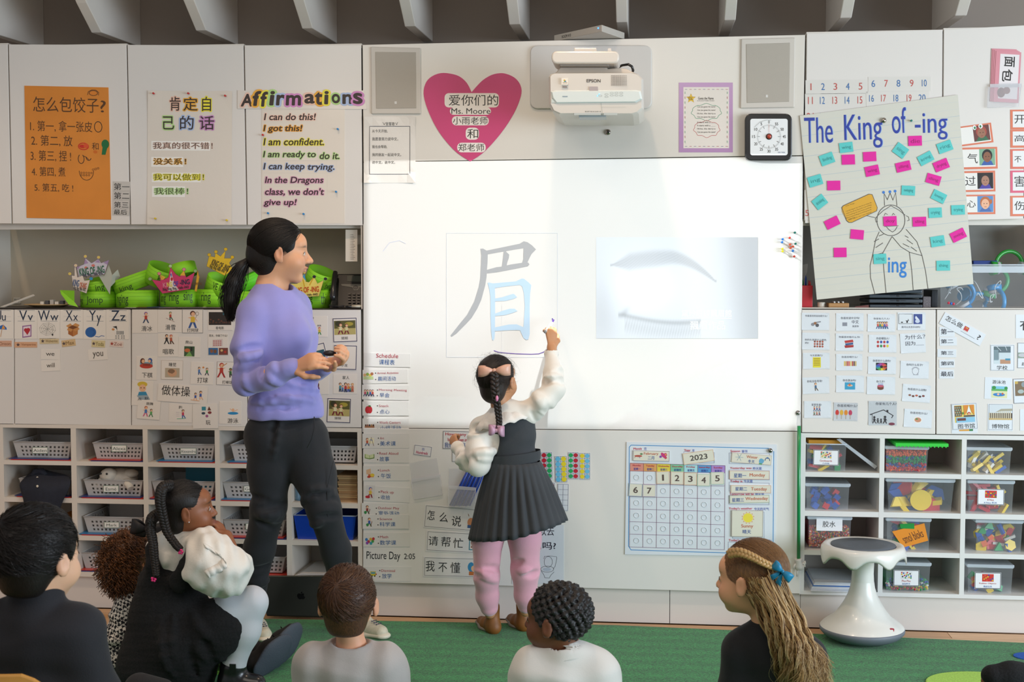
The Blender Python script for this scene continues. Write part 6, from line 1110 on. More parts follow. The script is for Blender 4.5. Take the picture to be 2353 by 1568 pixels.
b=MB(); b.rings([[cw(*p)for p in r_]for r_ in prof],NAVY,cap=False,closed=False); o=b.build('body',e); sm=o.modifiers.new('s','SUBSURF'); sm.levels=2; sm.render_levels=2; sm=o.modifiers.new('t','SOLIDIFY'); sm.thickness=.012
b=MB(); b.tube([cw(190,350,.03),cw(210,322,.045),cw(250,322,.045),cw(275,345,.03)],[.01,.016,.016,.01],NAVY,10); b.build('collar',e)
for y in(357,407,483):b=MB(); p=cw(222,y,-.034 if y>360 else.01); b.lathe((0,0,0),[(.005,0),(.0055,.001),(.004,.002)],M('#D8D0BC',.3,'button',coat=.3),14); b.v=[(p.x+x,p.y-z,p.z+y_)for x,y_,z in b.v]; b.build('button',e)
z3=cellz(3)
a=W(138,1180,.1); b=MB(); b.box((a.x,.06,z3),(a.x+.04,.2,z3+.07),M('#A8701E',.7,'mustard_cloth')); tag(b.build('folded_cloth',bevel=.01),'mustard cloth bundled in the cubby under the navy coat','cloth')
a=W(250,1180,.2); b=MB(); b.box((W(252,1180,.25).x,.25,z3+.01),(W(328,1180,.25).x,.262,z3+.14),M('#C9C4C0',.5,'book_pale')); tag(b.build('picture_book'),'pale picture book standing behind the third-row basket','book')
z2=cellz(2); b=MB(); b.box((W(427,1100,.2).x,.2,z2+.01),(W(493,1100,.2).x,.212,z2+.13),M('#1E7A94',.5,'book_teal')); tag(b.build('picture_book'),'teal picture book standing in the braided girl\'s cubby row','book')
x0=W(775,1120,.03).x; x1=W(821,1120,.03).x
for i in range(13):
 b=MB(); z=z2+i*.0088; b.box((x0+.003*(i*5%3),.03+.002*(i*7%4),z),(x1-.001*(i%3),.26,z+.0078),M(['#A8865E','#97754F','#B39468'][i%3],.8,'cardboard_%d'%(i%3))); tag(b.build('cardboard_sheet'),'brown cardboard sheet in the stack beside the woman\'s thigh'+(', the topmost' if i==12 else ', the lowest' if i==0 else ''),'cardboard','stacked cardboard sheets')
b=MB(); p=W(690,1130,.06); b.lathe((p.x,.06,z2),[(.022,0),(.024,.004),(.024,.06),(.018,.075),(.009,.085),(.009,.1)],M('#6A9AB8',.15,'bottle_blue',alpha=.6,coat=.6),16); tag(b.build('water_bottle'),'small blue water bottle beside the cardboard stack','bottle')
e,bx=clear_bin('storage_tray','blue plastic tray in the third row of the shelf',673,820,1187,1238,cellz(3),lid=False,group=None,tint=M('#0F3FA8',.35,'blue_tray',coat=.3),cat='tray',taper=.07)
for i in range(3):
 b=MB(); z=ZL[4][0]+.001+i*.004; b.hexa([Vector((W(676,1300).x+.01*i,.02,z)),Vector((W(800,1300).x-.01*i,.03,z)),Vector((W(800,1300).x-.02,.26,z)),Vector((W(676,1300).x+.03,.26,z))]+[Vector((W(676,1300).x+.01*i,.02,z+.003)),Vector((W(800,1300).x-.01*i,.03,z+.003)),Vector((W(800,1300).x-.02,.26,z+.003)),Vector((W(676,1300).x+.03,.26,z+.003))],M('#D6D2CE',.5,'paper_sheet')); tag(b.build('paper_sheet'),['lowest','middle','uppermost'][i]+' white sheet in the bottom cubby near the board','paper','sheets in the bottom cubby')
for i in range(6):b=MB(); p=Vector((W(735+i*14,1030).x,.12,cellz(1)+.055)); b.ball(p,(.018,.03,.012),M('#26262A',.6,'dark_item'),8); tag(b.build('dark_glove'),'dark soft bundle in the last top-row basket','glove','dark bundles in the last top-row basket')
# ------------ toy boxes of the white shelf
PAL=dict(r='#B8222C',y='#D8B820',b='#1E4C9E',g='#1E8A48',o='#D8602A',w='#D8D4CE',p='#6A3A8A')
CN_=dict(r='red',y='yellow',b='blue',g='green',o='orange',w='white',p='purple')
SH_={}
def block_mesh(kind,col):
 key=(kind,col)
 if key in SH_:return SH_[key]
 b=MB(); m=M(PAL[col],.4,'toy_'+CN_[col])
 if kind=='cube':b.box((-.012,-.012,-.012),(.012,.012,.012),m)
 elif kind=='slab':b.box((-.024,-.012,-.006),(.024,.012,.006),m)
 else:
  n={'hexagon':6,'triangle':3,'trapezoid':4,'disc':24}[kind]; R0=.042 if kind=='disc' else.026
  pts=[(R0*math.cos(2*math.pi*i/n+.5),R0*math.sin(2*math.pi*i/n+.5))for i in range(n)]
  if kind=='trapezoid':pts=[(-.028,-.012),(.028,-.012),(.014,.012),(-.014,.012)]
  b.add([(x,-.005,y)for x,y in pts]+[(x,.005,y)for x,y in pts],[tuple(range(n)),tuple(range(n,2*n))[::-1]]+[(i,n+i,n+(i+1)%n,(i+1)%n)for i in range(n)],m)
 me=bpy.data.meshes.new('block'); me.from_pydata(b.v,[],b.f); me.materials.append(m); SH_[key]=me; return me
def fill(bx,spec,lab,fillh=.6,seed=1,n=18,sc=1.0):
 rnd=random.Random(seed); x0,x1,y0,y1,z0,z1=bx; H=(z1-z0)*fillh
 for i in range(n):
  kd,cl=spec[i%len(spec)]; o=bpy.data.objects.new('toy_block',block_mesh(kd,cl)); COL.objects.link(o)
  t=(i+.5)/n; m_=.022*sc
  cols=max(2,int((x1-x0)/(.042*sc)))
  o.location=(x0+m_+(x1-x0-2*m_)*((i%cols)+rnd.uniform(.2,.8)*.8)/max(1,cols-.2),y0+.014+.03*rnd.random()+(.03 if i//cols>1 else 0),z0+.012+(H-.012)*(i//cols)/max(1,(n-1)//cols))
  o.rotation_euler=(rnd.uniform(-.5,.5),rnd.uniform(-1.2,1.2),rnd.uniform(-.4,.4)); o.scale=(sc,sc,sc)
  tag(o,CN_[cl]+' '+kd+' toy block in the '+lab,'toy block','toy blocks in the '+lab)
def granules(bx,cols,lab,fillh=.75,r=.0045,n=700,seed=1):
 rnd=random.Random(seed); x0,x1,y0,y1,z0,z1=bx; b=MB()
 for i in range(n):
  t=rnd.random(); layer=int(t*len(cols))if isinstance(cols[0],tuple)else 0
  c=rnd.choice(cols[layer]if isinstance(cols[0],tuple)else cols)
  z=z0+.004+(z1-z0)*fillh*t; x=rnd.uniform(x0+.003,x1-.003); y=y0+rnd.uniform(-.002,.02); q=r*rnd.uniform(.7,1.2)
  b.add([(x+q,y,z),(x-q,y,z),(x,y+q,z),(x,y-q,z),(x,y,z+q),(x,y,z-q)],[(0,2,4),(2,1,4),(1,3,4),(3,0,4),(2,0,5),(1,2,5),(3,1,5),(0,3,5)],M(PAL[c],.35,'toy_'+CN_[c]))
 b.box((x0+.004,y0+.02,z0),(x1-.004,y1-.01,z0+(z1-z0)*fillh*.9),M(PAL[(cols[0][0]if isinstance(cols[0],tuple)else cols[0])],.6,'toy_core'))
 o=b.build('toy_pieces'); tag(o,lab,'toys',kind='stuff')
zR=[z[0]for z in ZR]
def cz(row):return zR[row]+.001
def lq(x0,y0,x1,y1,a=0):return rectq(1820+(x0+x1)/2/2.178,700+(y0+y1)/2/2.178,(x1-x0)/2.178,(y1-y0)/2.178,a)
e,bx=clear_bin('toy_box','clear box labelled Geoboards with its lid off',1851,1947,1022,1082,cz(1),lid=False)
bin_label(e,lq(106,728,234,806,1.5),.018,[('Geoboards',.26,.64,.74,.76,'#B84A4A'),('几何板',.36,.82,.64,.92,'#3A6AA8')],('#D8D0C0','#C8302A','#D8B820','#1E4C9E','#1E8A48'))
fill(bx,[('slab','r'),('slab','y'),('cube','g'),('slab','b')],'box labelled Geoboards',.8,3,14)
b=MB(); b.hexa([W(1945,1014,.05),W(1952,1010,.05),W(1952,1010,.24),W(1945,1014,.24)]and[W(2010,1078,.03),W(2016,1072,.03),W(2016,1072,.2),W(2010,1078,.2),W(1922,1010,.03),W(1930,1008,.03),W(1930,1008,.2),W(1922,1010,.2)],CLEARW); tag(b.build('box_lid'),'clear lid leaning diagonally beside the Geoboards box','lid')
b=MB(); a=W(1858,1009,.06); c=W(1935,1020,.06); b.box((a.x,.05,W(1900,1021,.05).z),(c.x,.24,W(1900,1012,.05).z),M('#C88A1E',.6,'mustard_board')); tag(b.build('peg_board'),'mustard board lying across the Geoboards box','board')
e,bx=clear_bin('toy_box','clear box of orange and green pegs under a green tray',2033,2135,1026,1084,cz(1))
granules(bx,[('r','o'),('b','r'),('g',),('g','g','b'),('o',),('o','r','o')],'orange, green and blue pegs layered in the clear box',.95,.0058,900)
b=MB(); a=W(2054,1024,.02); c=W(2180,1016,-.02); z=W(2100,1025,.0).z; b.box((a.x,-.018,z),(c.x,.2,z+.012),M('#2FC83A',.45,'green_tray'))
for i in range(14):b.box((a.x+i*(c.x-a.x)/14+.003,-.018,z-.004),(a.x+(i+.5)*(c.x-a.x)/14,-.013,z),M('#2FC83A',.45,'green_tray'))
tag(b.build('geoboard'),'bright green board lying on the box of pegs','board')
e,bx=clear_bin('toy_box','clear box of flat yellow and blue blocks in the top row',2220,2326,1029,1089,cz(1))
fill(bx,[('slab','y'),('slab','y'),('slab','b'),('slab','y'),('slab','w')],'top-row box of flat yellow blocks',.7,5,22)
e,bx=clear_bin('toy_box','clear box of small red and blue cubes',1850,1954,1112,1171,cz(2))
fill(bx,[('cube','b'),('cube','r'),('cube','b'),('cube','b')],'box of small red and blue cubes',.75,7,20)
e,bx=clear_bin('toy_box','wide clear box with a yellow disc and blue shapes',2035,2195,1102,1180,cz(2),taper=.05)
fill(bx,[('slab','y'),('trapezoid','b'),('hexagon','r'),('trapezoid','y'),('hexagon','b')],'wide box of large shapes',.75,9,14,1.6)
o=bpy.data.objects.new('toy_block',block_mesh('disc','y')); COL.objects.link(o); p=W(2116,1159,bx[2]); o.location=(p.x,bx[2]+.004,cz(2)+.045); tag(o,'large yellow disc facing out of the wide clear box','toy block')
e,bx=clear_bin('toy_box','clear box of red building rods with a black-bordered label',2222,2332,1105,1180,cz(2))
bin_label(e,lq(928,924,1062,1004,1.5),.018,[("K'Nex",.38,.62,.62,.74,'#B84A4A'),("K'Nex 积木",.26,.8,.74,.92,'#3A6AA8')],('#C8302A','#C8302A','#D8B820','#1E4C9E','#1E8A48','#1E8A48'))
fill(bx,[('slab','r'),('slab','r'),('slab','r'),('slab','y')],'box labelled for red building rods',.85,12,22)
e,bx=clear_bin('toy_box','clear box of tiny beads with a white paper label',1855,1958,1188,1258,cz(3))
bin_label(e,lq(122,1068,252,1134,1),.018,[('胶水',.24,.25,.74,.72,'#4A4A4A')],None,None)
granules(bx,['r','o','g','y','o','w','p','r','o'],'tiny mixed beads filling the clear box behind the stool',.72,.0038,1500,5)
e,bx=clear_bin('toy_box','clear box wearing an orange handwritten note',2035,2140,1192,1262,cz(3))
fill(bx,[('cube','b'),('slab','y'),('cube','g'),('cube','r'),('slab','b')],'box with the orange note',.95,15,20,1.3)
o=card('paper_note','orange paper note reading smol bloks','note',[(2050,1222),(2124,1203),(2133,1243),(2075,1259)],Y=.016,th=.0008,col='#E08A2A',items=[('t','smol bloks',.16,.3,.88,.78,'#5A2E1A',{'rot':-.08})])
card('tape_strip','green tape holding the orange note on its box','tape',[(2068,1205),(2101,1203),(2101,1216),(2070,1215)],Y=.0148,th=.0006,col='#1E8A3A')
e,bx=clear_bin('toy_box','clear box of pattern blocks with yellow hexagons',2240,2352,1196,1271,cz(3))
fill(bx,[('hexagon','y'),('trapezoid','r'),('triangle','g'),('trapezoid','b'),('cube','o'),('trapezoid','r'),('slab','w'),('hexagon','y'),('slab','b')],'box of pattern blocks',.8,21,30,.9)
e,bx=clear_bin('toy_box','bottom-row clear box with tiny mixed pieces behind a black-bordered label',2033,2140,1294,1358,cz(4))
bin_label(e,lq(508,1330,636,1410,1),.018,[('Plus-Plus',.33,.62,.67,.74,'#B84A4A'),('加加积木',.34,.8,.66,.92,'#3A6AA8')],('#D8D8D8','#C8302A','#D8B820','#1E4C9E','#1E8A48','#1E1E1E'))
granules(bx,[('g','y','r'),('g','w','r','b'),('g','b')],'small mixed plastic pieces at the bottom of the labelled box',.4,.006,320,8)
e,bx=clear_bin('toy_box','bottom-row clear box labelled Rubber Objects',2221,2330,1299,1364,cz(4))
bin_label(e,lq(914,1342,1046,1424,1),.018,[('Rubber Objects',.18,.62,.82,.74,'#B84A4A'),('橡皮玩具',.34,.8,.66,.92,'#3A6AA8')],('#C8302A','#C8302A','#D8B820','#1E4C9E','#D8602A'))
fill(bx,[('cube','b'),('cube','y'),('cube','g'),('cube','r'),('cube','o')],'box labelled for rubber objects',.5,25,14)
for i in range(8):
 b=MB(); z=cz(4)+i*.0045; y0=-.012+.006*(i%3)if i<3 else.0; x0=W(1862+i*1.5,1350).x; x1=W(2008-i*2,1350).x
 b.box((x0,y0,z),(x1,.25,z+.0036),M(['#D6D8DC','#C8CCD4','#E0E0E2','#C8CCD4','#3A6AB0','#DADCE0','#D2D4D8','#B8BCC0'][i],.35,'plastic_sleeve_%d'%i,coat=.4)); tag(b.build('plastic_sleeve'),['lowest','second','third','fourth','blue-edged fifth','sixth','seventh','topmost'][i]+' paper sleeve in the stack behind the stool','folder','paper sleeves behind the stool')
 # ------------ pointer, pins, laptop, stool, rug
e=empty('hand_pointer',W(1835,1285,-.02),'green pointing stick with a white plastic hand, hung upside down','pointer')
GS_=M('#0F8A4A',.3,'pointer_green',coat=.4); HW=M('#D8D4D0',.35,'pointer_hand',coat=.2)
b=MB(); b.tube([W(1836,979,-.02),W(1835.5,1130,-.02),W(1835,1284,-.02)],.0072,GS_,14); b.build('stick',e)
b=MB(); b.tube([W(1836,982,-.02),W(1831,975,-.016),W(1833,952,-.012),W(1836,950,-.012),W(1838,956,-.012),W(1840,975,-.016),W(1837,982,-.02)],.0009,M('#C8C8C8',.3,'cord_white'),5); b.build('hanging_loop',e)
b=MB(); b.tube([W(1834,1284,-.02),W(1835,1290,-.02),W(1836,1302,-.02),W(1836,1310,-.02)],[.016,.012,.017,.013],HW,12)
for pts,r_ in(([(1834,1306),(1832,1316),(1832,1325)],.0042),([(1840,1306),(1846,1308),(1844,1301),(1840,1300)],.0045),([(1843,1300),(1850,1302),(1848,1296),(1843,1295)],.0045),([(1845,1294),(1851,1296),(1849,1290)],.004),([(1829,1296),(1825,1302),(1824,1308)],.004)):b.tube([W(x,y,-.022)for x,y in pts],r_,HW,8)
b.build('plastic_hand',e)
b=MB(); p=W(1833,949,0); b.ball(p+Vector((0,-.006,0)),(.0105,.008,.0105),M('#A8A4A0',.15,'chrome4',metal=1),12); tag(b.build('magnet_hook'),'chrome magnet hook from which the green pointer hangs','hook')
for i,(x,y,c,n_)in enumerate([(2238,71,'#167A6A','green push pin, highest of the cluster'),(2182,127,'#D0402A','red push pin second from the top of the cluster'),(2106,142,'#1E74C8','upper blue push pin of the outer pair'),(2100,174,'#1E74C8','lower blue push pin of the outer pair'),(2245,191,'#167A6A','lower green push pin at the board edge'),(2186,200,'#D0502A','upper orange push pin of the tight trio'),(2218,222,'#D04A22','orange push pin of the tight trio, nearest the board edge'),(2191,236,'#D04A22','lower orange push pin of the tight trio'),(2103,246,'#D8C81E','upper yellow push pin of the cluster'),(2106,272,'#E0D01A','lower yellow push pin of the cluster'),(2216,268,'#1E74C8','blue push pin near the board edge'),(2231,328,'#D0402A','lowest red push pin of the cluster')]):
 pin(1350+x/4.706,520+y/4.706,c,-.0003,n_,'push pins clustered at the board edge',r=.0046,out=.016)
e=empty('laptop',G(690,1433),'dark closed laptop standing on edge behind the seated boy','laptop')
lt=[W(603,1323,-.035),W(790,1323,-.035),W(790,1433,-.09),W(612,1433,-.09)]
lt[2].z=lt[3].z=.0135
nrm=Vector((0,-1,.26)).normalized(); b=MB(); q=lt; th_=nrm*-.014
b.hexa([q[3],q[2],q[2]+th_,q[3]+th_,q[0],q[1],q[1]+th_,q[0]+th_],M('#363B38',.35,'space_grey_metal',metal=.7)); b.build('lid',e,bevel=.005)
def lf(u,v,l=0):return q[0]+(q[1]-q[0])*u+(q[3]-q[0])*v+nrm*(l+.0006)
f=Flat(lf); f.asp=1.7; LK=M('#0E0F0F',.08,'mirror_logo',metal=.3,coat=1)
cu_,cv_=.452,.50; s_=.0018
def ap(x,y):return(cu_+(x-480)*s_/1.7*.95,cv_+(y-528)*s_)
out=[(480,505),(462,497),(445,500),(433,515),(431,538),(438,560),(452,576),(464,578),(480,573),(496,578),(510,574),(520,562),(526,548),(517,540),(512,526),(514,514),(521,505),(512,498),(498,496)]
f.poly([ap(*p)for p in out],LK); f.poly([ap(*p)for p in((480,496),(482,484),(490,474),(499,472),(498,484),(490,494))],LK); f.build('logo',e)
e=empty('wobble_stool',Vector((W(1980,1484,-.185).x,-.185,0)),'white wobble stool with a scalloped rim and grey seat pad','stool')
sc0=e.location.copy()
STW=M('#DCD8D0',.32,'stool_plastic',coat=.2,noise=.01,scale=4); STG=M('#6C7078',.55,'stool_rubber')
kz=W(1980,1252,sc0.y).z
px_m=(W(2078,1400,sc0.y).x-W(1882,1400,sc0.y).x)/2
b=MB(); b.lathe(sc0,[(px_m*.3,.0095),(px_m*.7,.018),(px_m*.9,.034),(px_m*.99,.05),(px_m,.058),(px_m*.985,.066)],STG,48); b.build('base_ring',e)
H=kz-.05
pr=[(px_m*r_,z_)for r_,z_ in((.985,.066),(.93,.076),(.82,.09),(.68,.106),(.55,.132),(.44,.16),(.35,.19),(.29,.22))]
b=MB(); b.lathe(sc0,pr+[(px_m*.268,.245)],STW,48,cap=False); b.build('lower_body',e)
b=MB(); b.lathe(sc0,[(px_m*.266,.243),(px_m*.255,.275),(px_m*.262,H*.95),(px_m*.3,H)],STW,40,cap=False); b.build('column',e)
def scal(a,r_,z):
 w=abs(math.cos(2.5*(a+.35))); return(r_,z-(.034*(1-w)**1.0 if r_>px_m*.93 else.0)*1.0-(.022 if r_>px_m*.93 else 0)+.018)
def seatring(r_,z,amp):return[sc0+Vector((math.cos(a)*r_*(1+.012*math.cos(5*a+1.75)),math.sin(a)*r_,z-amp*(.5+.5*math.cos(7*a+1.2))**1.6))for a in[2*math.pi*i/84 for i in range(84)]]
b=MB(); b.rings([seatring(px_m*.3,H,0),seatring(px_m*.6,kz-.028,0),seatring(px_m*.92,kz-.03,.006),seatring(px_m*.985,kz-.036,.034),seatring(px_m*1.0,kz-.026,.034),seatring(px_m*.985,kz-.008,.012),seatring(px_m*.93,kz+.002,.0),seatring(px_m*.84,kz+.003,0),seatring(px_m*.76,kz-.001,0)],STW,cap=False); b.build('seat_rim',e)
b=MB(); b.lathe(sc0,[(px_m*.76,kz-.002),(px_m*.755,kz+.002),(px_m*.4,kz-.003),(px_m*.01,kz-.005)],M('#5C626A',.6,'seat_pad',noise=.04,scale=60),48); b.build('seat_pad',e)
p=W(2050,1449,-.5)
for i in range(200):
 p=W(2050,1449,-.5+i*.002)
 if math.hypot(p.x-sc0.x,p.y-sc0.y)<np.interp(p.z,[q_[1]for q_ in pr],[q_[0]for q_ in pr]):break
b=MB(); b.quadbox(rectq(2050,1450,9,8,10),p.y-.0025,p.y+.01,M('#B02A3A',.4,'brand_badge')); b.quadbox(rectq(2050,1450,5,4,10),p.y-.0035,p.y,M('#E0DCD8',.4,'badge_white')); b.build('badge',e)
RUG=bpy.data.materials.new('green_carpet'); RUG.use_nodes=True; nt=RUG.node_tree; pb=nt.nodes['Principled BSDF']; pb.inputs['Roughness'].default_value=.95; pb.inputs['Sheen Weight'].default_value=.2
tc=nt.nodes.new('ShaderNodeTexCoord'); nz=nt.nodes.new('ShaderNodeTexNoise'); nz.inputs['Scale'].default_value=170; nz.inputs['Detail'].default_value=6; nz.inputs['Roughness'].default_value=.75; nt.links.new(tc.outputs['Object'],nz.inputs[0])
rp=nt.nodes.new('ShaderNodeValToRGB'); rp.color_ramp.elements[0].position=.38; rp.color_ramp.elements[0].color=lin('#07421A'); rp.color_ramp.elements[1].position=.62; rp.color_ramp.elements[1].color=lin('#2FA24C'); nt.links.new(nz.outputs[0],rp.inputs[0])
wv=nt.nodes.new('ShaderNodeTexWave'); wv.bands_direction='Y'; wv.inputs['Scale'].default_value=3.2; wv.inputs['Distortion'].default_value=1.2; wv.inputs['Detail'].default_value=1; nt.links.new(tc.outputs['Object'],wv.inputs[0])
mx=nt.nodes.new('ShaderNodeMix'); mx.data_type='RGBA'; mx.blend_type='MULTIPLY'; mx.inputs[0].default_value=.22; nt.links.new(rp.outputs[0],mx.inputs[6]); nt.links.new(wv.outputs[0],mx.inputs[7]); nt.links.new(mx.outputs[2],pb.inputs['Base Color'])
bp=nt.nodes.new('ShaderNodeBump'); bp.inputs['Strength'].default_value=.8; bp.inputs['Distance'].default_value=.004; nt.links.new(nz.outputs[0],bp.inputs['Height']); nt.links.new(bp.outputs[0],pb.inputs['Normal'])
c0,c1,c2=G(346,1430),G(233,1489),G(2353,1483); c3=G(1410,1442); sl=(c2.y-c3.y)/(c2.x-c3.x)
yb0=G(605,1430).y
pts=[(c0.x,yb0-.0),(c3.x,c3.y),(2.75,c3.y+sl*(2.75-c3.x)if abs(sl)<.2 else c3.y),(2.75,-4.6),(c1.x-(c0.x-c1.x)*6,-4.6),(c1.x,c1.y)]
b=MB(); n=len(pts); b.add([(x,y,.009)for x,y in pts]+[(x,y,.0005)for x,y in pts],[tuple(range(n))[::-1],tuple(range(n,2*n))]+[(i,(i+1)%n,n+(i+1)%n,n+i)for i in range(n)],RUG)
rug=b.build('area_rug'); tag(rug,'large green speckled classroom rug with coloured spots','rug')
def spot(cx_,cy_,rx,ry,col):
 p=G(cx_,cy_); px_=G(cx_+rx,cy_); py_=G(cx_,cy_+ry); py2=G(cx_,cy_-ry); r_=(px_-p).length; c=Vector((p.x,(py_.y+py2.y)/2,0)); ry_=abs(py_.y-py2.y)/2
 b=MB(); b.lathe((c.x,c.y,0),[(1,.0092),(.985,.0125)],M(col,.95,'rug_spot_'+col.strip('#'),noise=.14,scale=160,bump=.5),48); b.v=[(c.x+(x-c.x)*r_,c.y+(y-c.y)*ry_,z)for x,y,z in b.v]; b.build('rug_spot',rug)
spot(505,1523,135,36,'#5FA03A'); spot(2262,1582,130,30,'#A3CC5A'); spot(2375,1516,45,9,'#2458B0')
# ------------ people: smooth bodies grown from a distance field
def V3(*a):return np.array(a[0]if len(a)==1 else a,dtype=np.float64)
def nrmz(v):v=V3(v); return v/np.linalg.norm(v)
class Fld:
 def __init__(s,lo,hi,h):
  s.lo=V3(lo); s.h=h; s.n=np.ceil((V3(hi)-s.lo)/h).astype(int)+1; s.d=np.full(s.n,1.0,np.float32)
 def sl(s,lo,hi):
  a=np.clip(np.floor((lo-s.lo)/s.h).astype(int),0,s.n); b=np.clip(np.ceil((hi-s.lo)/s.h).astype(int)+1,0,s.n)
  if(b<=a).any():return None,None
  ax=[(s.lo[i]+s.h*np.arange(a[i],b[i])).astype(np.float32)for i in range(3)]
  return tuple(slice(a[i],b[i])for i in range(3)),(ax[0][:,None,None],ax[1][None,:,None],ax[2][None,None,:])
 def mix(s,S,d,k,cut=False):
  o=s.d[S]
  if cut:
   h=np.clip(.5-.5*(o+d)/k,0,1); s.d[S]=o*(1-h)-d*h+k*h*(1-h)
  else:
   h=np.clip(.5+.5*(o-d)/k,0,1); s.d[S]=o*(1-h)+d*h-k*h*(1-h)
 def cone(s,a,b,r1,r2,k=.015,flat=None,cut=False):
  a,b=V3(a),V3(b); R=max(r1,r2)+k+2*s.h
  S,P=s.sl(np.minimum(a,b)-R,np.maximum(a,b)+R)
  if S is None:return s
  ba=b-a; L=max(ba@ba,1e-9); q=[P[i]-a[i]for i in range(3)]
  t=np.clip((q[0]*ba[0]+q[1]*ba[1]+q[2]*ba[2])/L,0,1); q=[q[i]-ba[i]*t for i in range(3)]
  m=q[0]**2+q[1]**2+q[2]**2; f=1.0
  if flat is not None:
   n,f=nrmz(flat[0]),flat[1]; m=m+(q[0]*n[0]+q[1]*n[1]+q[2]*n[2])**2*(1/f**2-1)
  s.mix(S,((np.sqrt(m)-(r1+(r2-r1)*t))*(f if f<1 else 1)).astype(np.float32),k,cut); return s
 def chain(s,pts,rs,k=.015,**kw):
  for i in range(len(pts)-1):s.cone(pts[i],pts[i+1],rs[i],rs[i+1],k,**kw)
  return s
 def ell(s,c,r,R=None,k=.015,cut=False):
  """R: rows are the three axes"""
  c,r=V3(c),V3(r if hasattr(r,'__len__')else(r,)*3); A=np.eye(3)if R is None else np.array([V3(x)for x in R]); m=r.max()+k+2*s.h
  S,P=s.sl(c-m,c+m)
  if S is None:return s
  q=[P[i]-c[i]for i in range(3)]; L=[(A[j][0]*q[0]+A[j][1]*q[1]+A[j][2]*q[2])for j in range(3)]
  k0=np.sqrt(sum((L[j]/r[j])**2 for j in range(3))); k1=np.sqrt(sum((L[j]/r[j]**2)**2 for j in range(3)))+1e-9
  s.mix(S,(k0*(k0-1)/k1).astype(np.float32),k,cut); return s
 def warp(s,fn):
  S,P=s.sl(s.lo,s.lo+s.n*s.h); m=np.abs(s.d)<.03
  s.d+=np.where(m,fn(*P),0).astype(np.float32); return s
 def mesh(s):
  d=s.d; neg=d<0; n=np.array(d.shape)-1
  cs=[(i,j,k)for i in(0,1)for j in(0,1)for k in(0,1)]
  cut=lambda c:tuple(slice(c[i],c[i]+n[i])for i in range(3))
  cnt=sum(neg[cut(c)].astype(np.int8)for c in cs); I=np.argwhere((cnt>0)&(cnt<8))
  acc=np.zeros((len(I),3)); w=np.zeros(len(I))
  for c in cs:
   for ax in range(3):
    if c[ax]:continue
    e=list(c); e[ax]=1; da=d[I[:,0]+c[0],I[:,1]+c[1],I[:,2]+c[2]]; db=d[I[:,0]+e[0],I[:,1]+e[1],I[:,2]+e[2]]
    m=(da<0)!=(db<0); t=np.where(m,da/np.where(m,da-db,1),0); p=np.tile(np.array(c,float),(len(I),1)); p[:,ax]+=t
    acc[m]+=p[m]; w[m]+=1
  V=s.lo+s.h*(I+acc/w[:,None]); idx=np.full(n,-1); idx[tuple(I.T)]=np.arange(len(I)); F_=[]
  for ax in range(3):
   o1,o2=[(1,2),(2,0),(0,1)][ax]; A=[slice(0,n[i])for i in range(3)]; B=list(A); B[ax]=slice(1,n[ax]+1)
   a,b=neg[tuple(A)],neg[tuple(B)]
   for flip,mm in((0,a&~b),(1,b&~a)):
    E=np.argwhere(mm); E=E[(E[:,o1]>0)&(E[:,o2]>0)]; u=np.zeros(3,int); v=np.zeros(3,int); u[o1]=1; v[o2]=1
    q=[idx[tuple((E-x).T)]for x in(0*u,u,u+v,v)]; q=np.stack(q if not flip else q[::-1],1); F_.append(q[(q>=0).all(1)])
  return V,np.concatenate(F_)
 def build(s,name,mat,parent=None,smooth=1,paint=None,**tg):
  V,Fc=s.mesh(); me=bpy.data.meshes.new(name); off=V3(tuple(parent.location))if parent is not None else 0
  for _ in range(smooth):
   a=np.zeros_like(V); c=np.zeros(len(V))
   for i in range(4):
    np.add.at(a,Fc[:,i],V[Fc[:,(i+1)%4]]); np.add.at(c,Fc[:,i],1)
   V=V*.4+.6*a/np.maximum(c,1)[:,None]
  me.vertices.add(len(V)); me.vertices.foreach_set('co',(V-off).ravel()); me.loops.add(Fc.size); me.loops.foreach_set('vertex_index',Fc.ravel().astype(np.int32))
  me.polygons.add(len(Fc)); me.polygons.foreach_set('loop_start',np.arange(0,Fc.size,4,dtype=np.int32)); me.polygons.foreach_set('use_smooth',np.ones(len(Fc),bool)); me.update(calc_edges=True)
  me.materials.append(mat); o=bpy.data.objects.new(name,me); COL.objects.link(o)
  if parent is not None:o.parent=parent
  if paint is not None:
   ca=me.color_attributes.new('Col','FLOAT_COLOR','POINT'); c=np.ones((len(V),4),np.float32); c[:,:3]=paint(V); ca.data.foreach_set('color',c.ravel())
  if tg:tag(o,**tg)
  return o
def skin(nm):
 m=bpy.data.materials.new(nm); m.use_nodes=True; nt=m.node_tree; I=nt.nodes['Principled BSDF'].inputs; a=nt.nodes.new('ShaderNodeVertexColor'); a.layer_name='Col'; nt.links.new(a.outputs[0],I['Base Color'])
 I['Roughness'].default_value=.5; I['Subsurface Weight'].default_value=.12; I['Subsurface Radius'].default_value=(.012,.005,.003); return m
